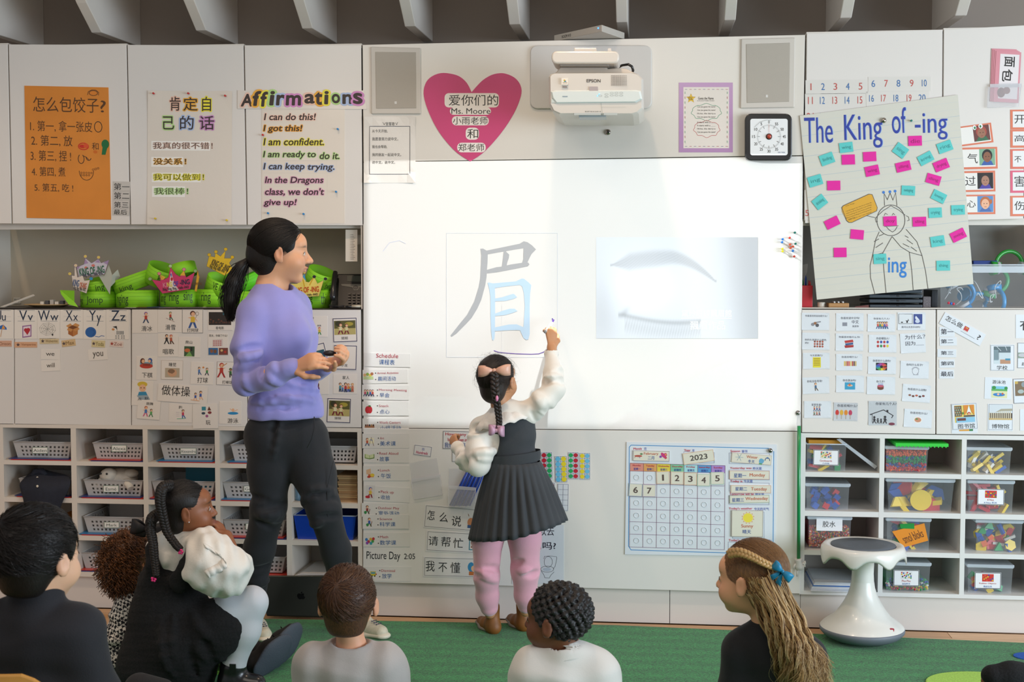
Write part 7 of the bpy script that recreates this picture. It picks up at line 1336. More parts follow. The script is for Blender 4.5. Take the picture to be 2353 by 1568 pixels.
def strands(name,paths,r,mat,parent,taper=True):
 """paths: array (n, m, 3) of hair guides, each made a thin three-sided tube"""
 P=np.asarray(paths,float); n,m,_=P.shape; T=np.gradient(P,axis=1); T/=np.linalg.norm(T,axis=2,keepdims=True)+1e-9
 U=np.cross(T,V3(.3,.2,.93)); U/=np.linalg.norm(U,axis=2,keepdims=True)+1e-9; Wv=np.cross(T,U); w=(np.linspace(1,.25,m)if taper else np.ones(m))[None,:,None]*r
 R_=np.stack([P+(U*math.cos(a)+Wv*math.sin(a))*w for a in(0,2.1,4.2)],2); V=R_.reshape(-1,3)-V3(tuple(parent.location))
 b=(np.arange(n)[:,None]*m+np.arange(m-1)[None]).ravel()*3
 Fc=np.concatenate([np.stack([b+i,b+(i+1)%3,b+3+(i+1)%3,b+3+i],1)for i in range(3)])
 me=bpy.data.meshes.new(name); me.vertices.add(len(V)); me.vertices.foreach_set('co',V.ravel()); me.loops.add(Fc.size); me.loops.foreach_set('vertex_index',Fc.ravel().astype(np.int32))
 me.polygons.add(len(Fc)); me.polygons.foreach_set('loop_start',np.arange(0,Fc.size,4,dtype=np.int32)); me.polygons.foreach_set('use_smooth',np.ones(len(Fc),bool)); me.update(calc_edges=True)
 me.materials.append(mat); o=bpy.data.objects.new(name,me); COL.objects.link(o); o.parent=parent; o['kind']='stuff'; return o
class Head:
 def __init__(s,c,f,H,tilt=0,up=(0,0,1),child=True):
  s.c=V3(c); s.f=nrmz(f); s.s=nrmz(np.cross(s.f,V3(up))); s.u=np.cross(s.s,s.f); s.k=H/.225; s.ch=child
  if tilt:ct,st=math.cos(tilt),math.sin(tilt); s.s,s.u=s.s*ct+s.u*st,s.u*ct-s.s*st
 def p(s,x,y,z):return s.c+(s.s*x+s.f*y+s.u*z)*s.k
 def A(s):return(s.s,s.f,s.u)
 def add(s,F,neck,nr,lips=.0):
  k=s.k; A=s.A(); e=lambda x,y,z,r,kk=.012,cut=False,a=A:F.ell(s.p(x,y,z),V3(r)*k,a,kk*k,cut)
  wide=1.06 if s.ch else 1
  e(0,-.012,.035,(.073*wide,.092,.08)); e(0,.02,-.03,(.058*wide,.064,.072),.03)
  e(0,.064,-.092 if not s.ch else-.086,(.017,.014,.013),.035)
  for q in(-1,1):e(q*.034,.056,-.03 if not s.ch else-.036,(.028,.03,.03),.03)
  e(0,.07,.04,(.05,.022,.03),.03)
  for q in(-1,1):e(q*.032,.096,.004,(.02,.016,.012),.012,True)
  for q in(-1,1):e(q*.031,.074,.004,(.0165,.0135,.0115),.004)
  nl=1.12 if not s.ch else.9
  F.cone(s.p(0,.083,.012),s.p(0,.088+.019*nl,-.024),.0085*k,.0105*k*(1 if not s.ch else.95),.014*k)
  for q in(-1,1):e(q*.011,.09+.006*nl,-.028,(.0075,.009,.007),.006)
  e(0,.089+lips,-.0505,(.021,.0095,.0058),.005); e(0,.085+lips,-.061,(.018,.0085,.0055),.006)
  e(0,.1+lips,-.0555,(.02,.01,.0016),.004,True)
  for q in(-1,1):
   a=(nrmz(s.s-s.f*.35*q),nrmz(s.f+s.s*.35*q),s.u)
   F.ell(s.p(q*(.083 if s.ch else.079)*wide,-.008,-.002),V3(.0075,.0185,.032)*k,a,.004*k); F.ell(s.p(q*(.092 if s.ch else.087)*wide,-.005,.003),V3(.006,.010,.019)*k,a,.004*k,True)
   F.ell(s.p(q*.077*wide,.001,-.024),V3(.006,.009,.011)*k,a,.004*k)
  F.cone(s.p(0,-.022,-.045),neck,nr*1.02,nr,.02)
 def paint(s,base,lip,brow=None):
  B,Lp=V3(lin(base)[:3]),V3(lin(lip)[:3]); Br=V3(lin(brow or '#2A1A12')[:3])
  def fn(V):
   q=(V-s.c)/s.k; x,y,z=q@s.s,q@s.f,q@s.u; c=np.tile(B,(len(V),1))
   def mixm(m,col):nonlocal c; c=c*(1-m[:,None])+col*m[:,None]
   near=(np.linalg.norm(q,axis=1)<.14)
   mixm(np.clip(1.6-1.3*np.sqrt((x/.022)**2+((z+.0555)/.0095)**2),0,1)*(y>.07)*near*.75,Lp)
   mixm(np.clip(1.5-1.3*np.sqrt(((np.abs(x)-.033)/.021)**2+((z-.029+(np.abs(x)-.03)**2*6)/.0045)**2),0,1)*(y>.05)*near*.8,Br)
   mixm(np.exp(-((np.abs(x)-.04)/.02)**2-((z+.03)/.02)**2)*(y>.03)*near*.22,Lp)
   mixm(np.exp(-((np.abs(x)-.08)/.015)**2-((z)/.03)**2)*(np.abs(y)<.03)*near*.25,Lp)
   return c
  return fn
 def eyes(s,parent,iris='#2A1810'):
  for q in(-1,1):
   b=MB(); R=Matrix([s.s,s.f,s.u]).transposed(); b.ball(s.p(q*.0315,.0795,.003),.0098*s.k,M('#CFC6BE',.15,'eye_white',coat=.6),14); b.ball(s.p(q*.0315,.0832,.003),.0068*s.k,M(iris,.1,'iris',coat=.8),10); b.build('eye',parent)
   b=MB(); pts=[s.p(q*(.0315+.0135*t),.0885-abs(t)*.006,.009-t*t*.006)for t in(-1,-.5,0,.5,1)]; b.tube(pts,.0011*s.k,M('#1A1210',.6,'lash'),5); b.build('eyelash',parent)
 def cap(s,F,r=(.082,.104,.092),front=.045,low=-.03,up=.04,back=-.02,k=.012):
  """hair as a shell over the skull with the face cleared away"""
  kk=s.k; A=s.A(); w=1.05 if s.ch else 1
  F.ell(s.p(0,back,up),V3(r[0]*w,r[1],r[2])*kk,A,k*kk)
  F.ell(s.p(0,-.05,-.035),V3(.06*w,.05,.06)*kk,A,.03*kk)
  F.ell(s.p(0,.14+front*.4,-.045),V3(.095,.105,.112)*kk,A,.01,True)
 def comb(s,n,rad,whorl,L,seed,up=.04,back=-.02,jit=.5,m=9,a0=.05,keep=None,lift=.0,curl=0,wob=.12):
  """guides combed away from the whorl over an ellipsoid"""
  rnd=np.random.RandomState(seed); w=nrmz(whorl); e1=nrmz(np.cross(w,V3(.1,.3,.9))); e2=np.cross(w,e1)
  al=a0+rnd.rand(n)**.75*2.0; be=rnd.rand(n)*2*math.pi; t=np.linspace(0,1,m)[None]
  AL=al[:,None]+L*(0.6+.6*rnd.rand(n))[:,None]*t; BE=be[:,None]+(rnd.rand(n)[:,None]-.5)*jit*t+np.sin(be*7)[:,None]*wob*t+curl*t
  D=np.cos(AL)[...,None]*w+np.sin(AL)[...,None]*(np.cos(BE)[...,None]*e1+np.sin(BE)[...,None]*e2)
  R_=V3(rad)*(1.0+lift*rnd.rand(n)[:,None,None]*t[...,None]); D=D*R_
  P=s.c+s.k*(D[...,0:1]*s.s+(D[...,1:2]+back)*s.f+(D[...,2:3]+up)*s.u)
  if keep is not None:P=P[keep(D[...,0],D[...,1]+back,D[...,2]+up)]
  return P
def gather(hd,n,rad,tie,seed,m=10,up=.04,back=-.02,stop=.93,face=.05,side=.0):
 """hair guides combed over the skull from anywhere behind the hairline to the tie"""
 rnd=np.random.RandomState(seed); d0=rnd.randn(n,3); d0/=np.linalg.norm(d0,axis=1)[:,None]; d1=nrmz((V3(tie)-V3(0,back,up))/V3(rad))
 s0=d0*V3(rad); y,z=s0[:,1]+back,s0[:,2]+up; d0=d0[(y<face+.45*(z-.045))&(z>-.075-.2*(y+.06))&~((y>-.012)&(z<.012))&((s0[:,0]*tie[0]>=0)if side else True)]
 om=np.arccos(np.clip(d0@d1,-.999,.999))[:,None]; t=np.linspace(0,stop,m)[None]
 D=(np.sin((1-t)*om)/np.sin(om))[...,None]*d0[:,None]+(np.sin(t*om)/np.sin(om))[...,None]*d1; D=D*V3(rad)*(1+.012*rnd.rand(len(d0)))[:,None,None]
 return hd.c+hd.k*(D[...,0:1]*hd.s+(D[...,1:2]+back)*hd.f+(D[...,2:3]+up)*hd.u)
def hand(F,w,d,n,L,curl=(.5,)*5,side=1,r=.0088,spread=.1):
 """w wrist, d finger direction, n palm normal, L hand length; side: thumb side sign"""
 w,d=V3(w),nrmz(d); n=V3(n); n=nrmz(n-d*(n@d)); s_=np.cross(d,n)*side; q=L/.18; r*=q
 F.cone(w,w+d*.085*q,.021*q,.034*q,.012,flat=(n,.42))
 for i,(o,l)in enumerate(((.027,.07),(.009,.078),(-.009,.074),(-.026,.058))):
  p=w+(d*(.088-abs(o-.009)*.15)+s_*o)*q; a=0; pts=[w+d*.03*q+s_*o*.6*q,p]; dd=nrmz(d+s_*(o*spread*20));
  for sg,fr in((.45,.6),(.3,1.0),(.25,.8)):
   a+=curl[i]*fr; p=p+(dd*math.cos(a)+n*math.sin(a))*l*sg*q; pts.append(p)
  F.chain(pts,[r,r,r*.95,r*.88,r*.78],.0035*q)
 p=w+(d*.02+s_*.022)*q; t=curl[4]; d1=nrmz(d*.75+s_*.6+n*.25); d2=nrmz(d*.9+s_*(.35-.5*t)+n*(.2+.5*t)); p1=p+d1*.042*q; p2=p1+d2*.032*q; F.chain([p,p1,p2,p2+nrmz(d2+n*t*.4)*.024*q],[.013*q,r*1.15,r,r*.85],.008*q)
def folds(F,pts,r,n,seed,amp=.006,cutr=.008,ax=None):
 """creases across a limb: thin grooves wrapped part of the way round"""
 rnd=random.Random(seed); pts=[V3(p)for p in pts]
 for i in range(n):
  j=rnd.randrange(len(pts)-1); t=rnd.random(); c=pts[j]*(1-t)+pts[j+1]*t; d=nrmz(pts[j+1]-pts[j]); e1=nrmz(np.cross(d,V3(.2,1,.1))); e2=np.cross(d,e1)
  a=rnd.uniform(0,6.28)if ax is None else math.atan2(V3(ax)@e2,V3(ax)@e1)+rnd.uniform(-1.1,1.1); sk=rnd.uniform(-.35,.35); rr=r*rnd.uniform(.97,1.05)
  P=[]; Q_=[]
  for b in(-.7,-.35,0,.35,.7):
   o=e1*math.cos(a+b)+e2*math.sin(a+b); q=rr
   for m in np.arange(.3,2.2,.06):
    g=np.round((c+o*r*m-F.lo)/F.h).astype(int)
    if(g<0).any()or(g>=F.n).any()or F.d[tuple(g)]>0:q=r*(m-.03); break
   P.append(c+o*q+d*sk*rr*b); Q_.append(q)
  if min(Q_)<.62*r or max(Q_)>1.7*r or max(Q_)-min(Q_)>.3*r:continue
  F.chain(P,[.001,amp*.6,amp*.8,amp*.6,.001],.022,cut=bool(i%2))
def noisef(sc,amp,seed=0,ax=(1,1,1)):
 r_=np.random.RandomState(seed); ks=r_.randn(5,3)*sc*V3(ax); ph=r_.rand(5)*6.28
 return lambda x,y,z:amp*sum(np.sin(k[0]*x+k[1]*y+k[2]*z+p)for k,p in zip(ks,ph))/2.2
def braid(name,path,r,mat,parent,turns=10,n=90,strand=.55,tie=None):
 P=[Vector(p)for p in path]; pts=[]
 for i in range(n):
  u=i/(n-1)*(len(P)-1); j=min(int(u),len(P)-2); t=u-j; p0,p1,p2,p3=P[max(j-1,0)],P[j],P[j+1],P[min(j+2,len(P)-1)]
  pts.append(.5*(2*p1+(p2-p0)*t+(2*p0-5*p1+4*p2-p3)*t*t+(3*p1-p0-3*p2+p3)*t**3))
 view=(Vector(pts[n//2])-CAM).normalized(); b=MB()
 for q in range(3):
  L=[]; rr=[]
  for i,p in enumerate(pts):
   t=(pts[min(i+1,n-1)]-pts[max(i-1,0)]).normalized(); s_=t.cross(view).normalized(); w_=s_.cross(t); a=turns*2*math.pi*i/n+q*2.0944; rad=r*(1-.45*i/n)
   L.append(p+s_*math.sin(a)*rad*.62+w_*math.sin(2*a)*rad*.34); rr.append(rad*strand)
  b.tube(L,rr,mat,8)
 return b.build(name,parent)
def ribbon(name,parent,c,s_,u,w,h,mat,tails=True,tl=1.2):
 """bow: two pinched loops, knot and two tails; s_ side, u up"""
 c,s_,u=Vector(c),Vector(s_).normalized(),Vector(u).normalized(); nn=s_.cross(u); b=MB()
 for q in(-1,1):
  for z in(-1,1):
   R_=[]
   for i in range(7):
    t=i/6; ww=h*(.15+.85*math.sin(t*1.9)); R_.append([c+s_*q*w*t+u*ww*(v-.5)*1.0+nn*z*.35*h*math.sin(t*math.pi)*(1-(2*v-1)**2*.4)for v in(0,.25,.5,.75,1)])
   b.rings(R_,mat,cap=False,closed=False)
  if tails:b.rings([[c+s_*q*w*.35*t*1.2-u*h*tl*t+s_*(v-.5)*h*(.3+.4*t)-nn*.004 for v in(0,.5,1)]for t in(0,.3,.6,1)],mat,cap=False,closed=False)
 b.ball(c,h*.22,mat,10); o=b.build(name,parent); sm=o.modifiers.new('s','SOLIDIFY'); sm.thickness=.0012; return o
HBLK=M('#17110E',.5,'black_hair',noise=.25,scale=14,stretch=(30,30,3),spec=.35,bump=.5)
def fabric(h,nm,bscale=420,bump=.3,noise=.05,sheen=.06,rough=.85):return M(h,rough,nm,noise=noise,scale=9,bump=bump,bscale=bscale,sheen=sheen)
def person(loc,lab):return empty('person',(loc[0],loc[1],loc[2]),lab,'person')
# ---------------- the standing woman
YT=-.42
def t(px,py,dy=0.0):return V3(tuple(W(px,py,YT+dy)))
e=person(G(690,1478),'woman in a lavender sweater and black jeans looking toward the board')
ft,rt=nrmz((.80,-.60,0)),nrmz((-.60,-.80,0))
hd=Head(t(646,584),(.965,.26,-.02),.232,child=False)
pel,che,nb=t(661,985),t(641,775),t(624,668)
shR,shL=t(585,722,-.09),t(678,706,.10); elR,wrR=t(567,878,-.16),t(672,846,-.24); elL,wrL=t(700,868,.05),t(757,838,-.16)
hR,kR,aR=t(628,1010,-.03),t(617,1165,-.01),t(585,1372,.12); hL,kL,aL=t(698,1010,.0),t(744,1170,-.03),t(800,1400,.14)
F_=Fld(t(530,1500,.2)-.12+V3(0,-.5,0),t(920,490,.3)+.02,.0045)
hd.add(F_,nb,.050,.002); F_.cone(nb,che,.07,.095,.03,flat=(ft,.65)); F_.cone(che,pel,.09,.085,.03,flat=(ft,.65))
for a,b_,c in((shR,elR,wrR),(shL,elL,wrL)):F_.chain([a,b_,c],[.038,.03,.0255],.02)
for a,b_,c in((hR,kR,aR),(hL,kL,aL)):F_.chain([a,b_,c],[.055,.036,.03],.02)
hand(F_,wrR,t(726,826,-.28)-wrR,(.45,.75,-.35),.175,(.45,.55,.65,.75,.3),side=-1,r=.0092)
hand(F_,wrL,t(788,822,-.2)-wrL,(-.35,-.6,.5),.17,(.9,.95,1.0,1.0,.6),side=1,r=.0092)
F_.build('body',skin('skin_light'),e,paint=hd.paint('#D9A07A','#B4605A','#2A1C18')); hd.eyes(e)
b=MB(); b.ball(t(757,812,-.22),(.026,.013,.011),M('#26242A',.3,'remote_black'),12); b.build('held_remote',e)
SW=fabric('#8F8CCB','lavender_knit',600,.25,.03,.3)
F_=Fld(t(520,975,.3)-V3(0,.75,0),t(860,650,.3),.0048)
F_.cone(t(628,694),t(630,720),.075,.12,.03,flat=(ft,.72)); F_.cone(t(632,725),che,.128,.135,.05,flat=(ft,.78)); F_.cone(che,t(652,880),.132,.118,.06,flat=(ft,.86)); F_.cone(t(652,880),t(660,938),.118,.136,.05,flat=(ft,.86))
F_.cone(shR,shL,.055,.055,.05); F_.ell(t(676,770,-.07),(.06,.05,.055),k=.06); F_.ell(t(692,778,.05),(.05,.05,.055),k=.05)
F_.chain([shR,t(566,800,-.15),elR,t(620,868,-.21),t(664,848,-.238)],[.062,.057,.051,.044,.036],.02); F_.chain([shL,elL,t(744,842,-.13)],[.058,.048,.036],.02)
F_.cone(t(664,848,-.238),t(671,846,-.24),.0375,.0375,.004); F_.cone(t(650,940),t(664,946),.142,.142,.01,flat=(ft,.88))
folds(F_,[t(566,800,-.15),elR],.054,9,4,.007,ax=(.2,-1,0)); folds(F_,[elR,t(620,868,-.21),t(655,850,-.235)],.046,9,8,.007,ax=(0,-1,.2)); folds(F_,[t(650,850),t(660,930)],.12,7,6,.006,ax=(.4,-1,0))
F_.chain([t(598,742,-.2),t(612,770,-.19),t(615,800,-.17),t(606,840,-.16)],[.003,.008,.009,.004],.012,cut=True)
F_.ell(t(664,985),(.2,.2,.055),k=.01,cut=True); F_.ell(t(632,664),(.066,.06,.042),k=.006,cut=True); F_.warp(noisef(45,.0012,3))
F_.build('sweater',SW,e)
b=MB(); cc_=t(624,676); b.tube([Vector(tuple(cc_+rt*.064*math.cos(a)+ft*.058*math.sin(a)+V3(0,0,-.012*math.sin(a)+.004)))for a in[i*2*math.pi/28 for i in range(29)]],.0052,SW,8,cap=False); b.build('neck_rib',e)
JN=fabric('#1B1C20','black_denim',700,.3,.18,.1)
F_=Fld(t(530,1420,.3)-V3(0,.6,0),t(920,925,.3),.0055)
F_.cone(t(658,972),pel,.106,.13,.03,flat=(ft,.85)); F_.ell(t(612,1000,-.03),(.085,.08,.09),k=.04)
F_.chain([hR,t(620,1080,-.02),kR,t(596,1262,.05),t(583,1372,.12)],[.098,.082,.066,.058,.047],.03); F_.chain([hL,t(722,1090,-.01),kL,t(772,1265,.04),t(796,1390,.13)],[.098,.08,.062,.055,.048],.03)
folds(F_,[t(620,1120,-.02),kR,t(600,1240,-.01)],.066,14,1,.006,ax=(0,-1,0)); folds(F_,[t(735,1130,-.01),kL,t(765,1240,-.03)],.063,10,2,.006,ax=(0,-1,0)); folds(F_,[t(595,1270,.05),t(585,1350,.11)],.053,7,3,.005); folds(F_,[hR,t(690,1010)],.1,6,5,.005,ax=(0,-1,0))
F_.build('jeans',JN,e)
b=MB(); b.tube([Vector(tuple(t(x,y,d)))for x,y,d in((722,958,-.125),(722,985,-.135),(716,1010,-.13),(706,1030,-.115))],.0022,JN,6); b.tube([Vector(tuple(t(x,y,d)))for x,y,d in((766,1060,-.075),(752,1120,-.08),(752,1180,-.08),(768,1260,-.02),(786,1360,.05))],.0016,JN,6); b.build('seam',e)
def shoe(parent,heel,toe,L,nm,up,sole,h=.06,boot=0,toes=True):
 heel,toe=V3(heel),V3(toe); heel[2]=toe[2]=0; d=nrmz(toe-heel); s_=np.cross(d,V3(0,0,1)); q=L/.26; z=V3(0,0,1); c=heel
 F=Fld(np.minimum(heel,toe)-.07*q-V3(0,0,.0),np.maximum(heel,toe)+.07*q+V3(0,0,.14+boot),.0035)
 F.cone(c+d*.03*q+z*.042*q,c+d*.12*q+z*.04*q,.034*q,.038*q,.02); F.cone(c+d*.12*q+z*.038*q,c+d*.215*q+z*.031*q,.04*q,.03*q,.02); F.cone(c+d*.045*q+z*.05*q,c+d*.05*q+z*(.09*q+boot),.034*q,.036*q+boot*.05,.03)
 F.build(nm,up,parent)
 F=Fld(np.minimum(heel,toe)-.07*q,np.maximum(heel,toe)+.07*q+V3(0,0,.06),.0035); F.cone(c+d*.035*q+z*.018,c+d*.13*q+z*.016,.036*q,.041*q,.012,flat=(z,.42)); F.cone(c+d*.13*q+z*.016,c+d*.225*q+z*.02,.043*q,.034*q,.012,flat=(z,.42)); F.build('sole',sole,parent)
 return d,s_,q
SH_UP,SH_SO=M('#C9BFA8',.6,'beige_mesh',noise=.06,scale=80,bump=.4),M('#D8CDB8',.5,'sneaker_sole')
gz=lambda px,py:V3(tuple(G(px,py)))
for(h0,t0)in((gz(574,1452),gz(617,1484)),(gz(800,1452),gz(893,1476))):
 dd=nrmz(t0-h0); d,s_,q=shoe(e,t0-dd*.25,t0,.25,'sneaker',SH_UP,SH_SO)
 b=MB()
 for i in range(5):c=Vector(tuple(t0-dd*(.12+.022*i)+V3(0,0,.072+i*.006))); b.tube([c-Vector(tuple(s_*.02)),c+Vector((0,0,.006)),c+Vector(tuple(s_*.02))],.0025,M('#E4DED0',.6,'lace_white'),6)
 b.build('shoelace',e); b=MB()
 for i in range(3):
  for j in(-1,0,1):c=t0-dd*(.055+.013*i)+s_*.011*j+V3(0,0,.0625+i*.004); b.ball(Vector(tuple(c)),(.0045,.0045,.0018),M('#2E3050',.6,'navy_print'),6)
 b.build('toe_print',e)
F_=Fld(hd.c-.16,hd.c+.16,.0035); hd.cap(F_,(.081,.101,.092),front=.03); F_.ell(hd.p(0,-.09,-.01),V3(.05,.04,.05),hd.A(),.03)
for q in(-1,1):F_.ell(hd.p(q*.085,.004,-.012),V3(.026,.026,.036),hd.A(),.008,True)
F_.build('hair',HBLK,e)
tie=hd.p(0,-.118,-.022); rnd=np.random.RandomState(2)
P=np.concatenate([gather(hd,3600,(.0845,.1045,.0945),(0,-.122,-.02),3),gather(hd,1500,(.0635,.0535,.0635),(0,-.11,-.01),4,up=-.035,back=-.05,face=-.02)])
st=hd.p(0,-.09,-.01); P2=[]
for i in range(420):
 a=rnd.rand()*2*math.pi; r0=.015*rnd.rand()**.5; o=V3(math.cos(a)*r0,math.sin(a)*r0*.8,0); mids=[(0,0),(-.028,-.03),(-.055,-.09),(-.066,-.16),(-.062,-.21-.03*rnd.rand())]; g=[1,1.7,2.4,2.2,1.0]
 P2.append([tie+V3(x,-.01*j,z)+o*g[j]*(1+.2*rnd.randn())for j,(x,z)in enumerate(mids)])
def smooth_paths(P,m=12):
 P=np.asarray(P); n=P.shape[1]; tt=np.linspace(0,n-1,m); out=[]
 for u in tt:
  j=min(int(u),n-2); f=u-j; p0,p1,p2,p3=P[:,max(j-1,0)],P[:,j],P[:,j+1],P[:,min(j+2,n-1)]; out.append(.5*(2*p1+(p2-p0)*f+(2*p0-5*p1+4*p2-p3)*f*f+(3*p1-p0-3*p2+p3)*f**3))
 return np.stack(out,1)
strands('hair_strand',P,.0009,HBLK,e); strands('ponytail_strand',smooth_paths(P2),.0019,HBLK,e)
F_=Fld(tie-V3(.13,.09,.28),tie+.07,.004); F_.chain([tie,tie+V3(-.028,-.01,-.03),tie+V3(-.055,-.02,-.09),tie+V3(-.066,-.03,-.16),tie+V3(-.062,-.035,-.215)],[.012,.019,.025,.02,.006],.02); F_.build('ponytail',HBLK,e)
b=MB(); b.tube([Vector(tuple(tie+V3(.3,0,.6)*0+hd.s*.017*math.cos(a)+hd.u*.017*math.sin(a)))for a in[i*math.pi/6 for i in range(13)]],.005,BLK,8,cap=False); b.build('hair_tie',e)
# ---------------- the girl writing on the board
YG=-.30
def g_(px,py,dy=0.0):return V3(tuple(W(px,py,YG+dy)))
e=person(G(1150,1468),'girl in a grey pleated pinafore reaching up to write on the board')
hd=Head(g_(1144,878),(.42,.88,.1),.185)
nb,che,pel=g_(1158,948),g_(1174,1000),g_(1182,1075)
SR,ER,WR=g_(1216,948),g_(1270,893,.02),g_(1268,800,.14); SLf,EL_,WL=g_(1107,985),g_(1098,1066,-.05),g_(1052,1030,.06)
hl,kl_,al_=g_(1148,1150),g_(1118,1325,.01),g_(1126,1410,.06); hr_,kr_,ar_=g_(1206,1150),g_(1207,1310,.02),g_(1208,1405,.06)
F_=Fld(g_(1020,1480,.2)-V3(0,.4,.04),g_(1310,700,.3),.0034)
hd.add(F_,nb,.033); F_.cone(nb,che,.045,.055,.03,flat=((0,1,0),.75)); F_.cone(che,pel,.055,.055,.03,flat=((0,1,0),.8))
F_.chain([SR,g_(1250,920),ER,g_(1272,858,.06),WR],[.026,.023,.02,.017,.0175],.01); F_.chain([SLf,g_(1098,1030,-.03),EL_,WL],[.026,.022,.018,.0165],.01); F_.chain([hl,kl_,al_],[.04,.026,.022],.02); F_.chain([hr_,kr_,ar_],[.04,.026,.022],.02)
hand(F_,WR,g_(1266,742,.18)-WR,(-.45,.85,0),.125,(.5,.55,.6,.7,.4),side=-1,r=.0098,spread=.25); hand(F_,WL,g_(1034,998,.12)-WL,(.7,.55,-.3),.11,(.9,.9,.9,.9,.5),side=1,r=.0105)
F_.build('body',skin('skin_tan'),e,paint=hd.paint('#C28B62','#A0564A')); hd.eyes(e)
b=MB(); b.tube([Vector(tuple(g_(1253,762,.15))),Vector(tuple(g_(1262,752,.2))),Vector(tuple(g_(1268,742,.235)))],.0062,M('#E8E6E2',.4,'marker_white'),12); b.ball(Vector(tuple(g_(1252.5,763,.146))),.0062,M('#8A8884',.5,'marker_end'),10); b.tube([Vector(tuple(g_(1268,742,.235))),Vector(tuple(g_(1272,736,.26)))],.004,M('#5A2C9A',.4,'marker_purple'),8); b.build('marker_pen',e)
BL=fabric('#EAE3D8','cream_satin',300,.12,.02,.4,.55)
F_=Fld(g_(1020,1090,.2)-V3(0,.4,0),g_(1320,800,.3),.0042)
F_.cone(g_(1166,962),g_(1182,1060),.078,.082,.03,flat=((0,1,0),.8)); F_.cone(SR,SLf,.042,.045,.03)
F_.chain([SR,g_(1250,920,.0),ER,g_(1272,858,.06),g_(1267,822,.115)],[.043,.045,.047,.038,.025],.02); F_.chain([SLf,g_(1098,1030,-.03),EL_,g_(1072,1058,.0),g_(1056,1036,.05)],[.043,.045,.047,.041,.021],.02)
F_.cone(g_(1267,820,.118),g_(1267,814,.124),.026,.03,.004); F_.cone(g_(1055,1035,.052),g_(1052,1030,.056),.025,.029,.004)
folds(F_,[SR,ER,g_(1272,850,.07)],.05,16,4,.009,ax=(0,-1,0)); folds(F_,[SLf,EL_,g_(1064,1046,.02)],.051,16,9,.009,ax=(0,-1,0)); F_.build('blouse',BL,e)
GY=fabric('#36393D','grey_pinafore',500,.3,.06)
F_=Fld(g_(1090,1075,.2)-V3(0,.35,0),g_(1260,930,.2),.0042)
F_.cone(g_(1176,985),g_(1182,1062),.083,.089,.03,flat=((0,1,0),.84)); F_.cone(g_(1208,945),g_(1196,1000),.03,.05,.03); F_.cone(g_(1124,968),g_(1160,1010),.03,.05,.03)
F_.ell(g_(1128,1018,-.08),(.032,.08,.055),k=.01,cut=True); F_.ell(g_(1152,950,-.03),(.055,.12,.03),k=.01,cut=True); F_.warp(noisef(50,.0015,4)); F_.build('pinafore_bodice',GY,e)
b=MB(); rings=[]; top,n=g_(1183,1060),168
for j in range(15):
 q=j/14; ring=[]
 cx_,cz_=top[0]+.012*q,top[2]
 for i in range(n):
  a=2*math.pi*i/n; rx=.098+.088*q**.9; ry=.08+.078*q; pl=(abs(((i%6)/6)-.5)*2-.5)*.016*min(1,q*2.2)*(1+.5*math.sin(a*3)); dz=-.29*q*(1+.05*math.cos(a-2.6))+.1*(q**1.2)*max(0,math.cos(a))*.42-.015*q*max(0,-math.cos(a))
  ring.append((cx_+math.cos(a)*(rx+pl),top[1]+math.sin(a)*(ry+pl),cz_+dz*.98))
 rings.append(ring)
b.rings(rings,GY,cap=False); o=b.build('pleated_skirt',e); sm=o.modifiers.new('s','SOLIDIFY'); sm.thickness=.003
b=MB(); b.rings([[(top[0]+math.cos(a)*(.1+.002*k),top[1]+math.sin(a)*(.084+.001*k),top[2]+z_+math.cos(a)*.012)for a in[i*math.pi/24 for i in range(48)]]for k,z_ in((0,.034),(1,.016),(0,-.004))],GY,cap=False); b.build('waistband',e)
CO=M('#E6E0D8',.7,'eyelet_lace',bump=.5,scale=120)
b=MB(); rs=[]; c=g_(1157,950)
for j in range(6):
 q=j/5; rs.append([tuple(c+V3(math.cos(a)*(.045+.07*q)*(1+.04*math.sin(a*14)*q),math.sin(a)*(.04+.055*q)-.0,.012-.05*q*q+math.cos(a)*.03*q+.004*math.sin(a*14+1)*q))for a in[i*2*math.pi/84 for i in range(84)]])
b.rings(rs,CO,cap=False); o=b.build('lace_collar',e); sm=o.modifiers.new('s','SOLIDIFY'); sm.thickness=.0025
PKM=fabric('#DFA0B0','pink_fleece',260,.2,.03,.6)
F_=Fld(g_(1060,1425,.2)-V3(0,.35,0),g_(1280,1130,.2),.0042)
F_.chain([hl,g_(1120,1240,-.01),kl_,g_(1120,1370,.04),g_(1124,1396,.05)],[.072,.060,.049,.044,.036],.02); F_.chain([hr_,g_(1206,1240),kr_,g_(1208,1370,.04),g_(1208,1392,.05)],[.072,.062,.055,.043,.032],.02)
folds(F_,[kl_+V3(0,0,.03),g_(1120,1388,-.02)],.05,9,5,.006,ax=(.2,-1,0)); folds(F_,[g_(1206,1280),g_(1208,1388,0)],.054,9,12,.007,ax=(.2,-1,0)); F_.build('pink_trousers',PKM,e)
BR,BS=M('#84511F',.55,'tan_suede',noise=.16,scale=25,bump=.2),M('#8C8178',.6,'boot_sole')
shoe(e,gz(1140,1464),gz(1108,1446)+V3(0,.02,0),.19,'ankle_boot',BR,BS,boot=.045); shoe(e,gz(1210,1458),gz(1180,1442)+V3(0,.02,0),.19,'ankle_boot',BR,BS,boot=.045)
HDB=M('#241812',.5,'dark_brown_hair',bump=.5,noise=.3,scale=14,stretch=(30,30,4))
F_=Fld(hd.c-.13,hd.c+.13,.0035); hd.cap(F_,(.078,.098,.088)); F_.build('hair',HDB,e)
kp_=lambda x,y,z:(y.max(1)<.07)&~((z.min(1)<-.05)&(y.max(1)>.02))
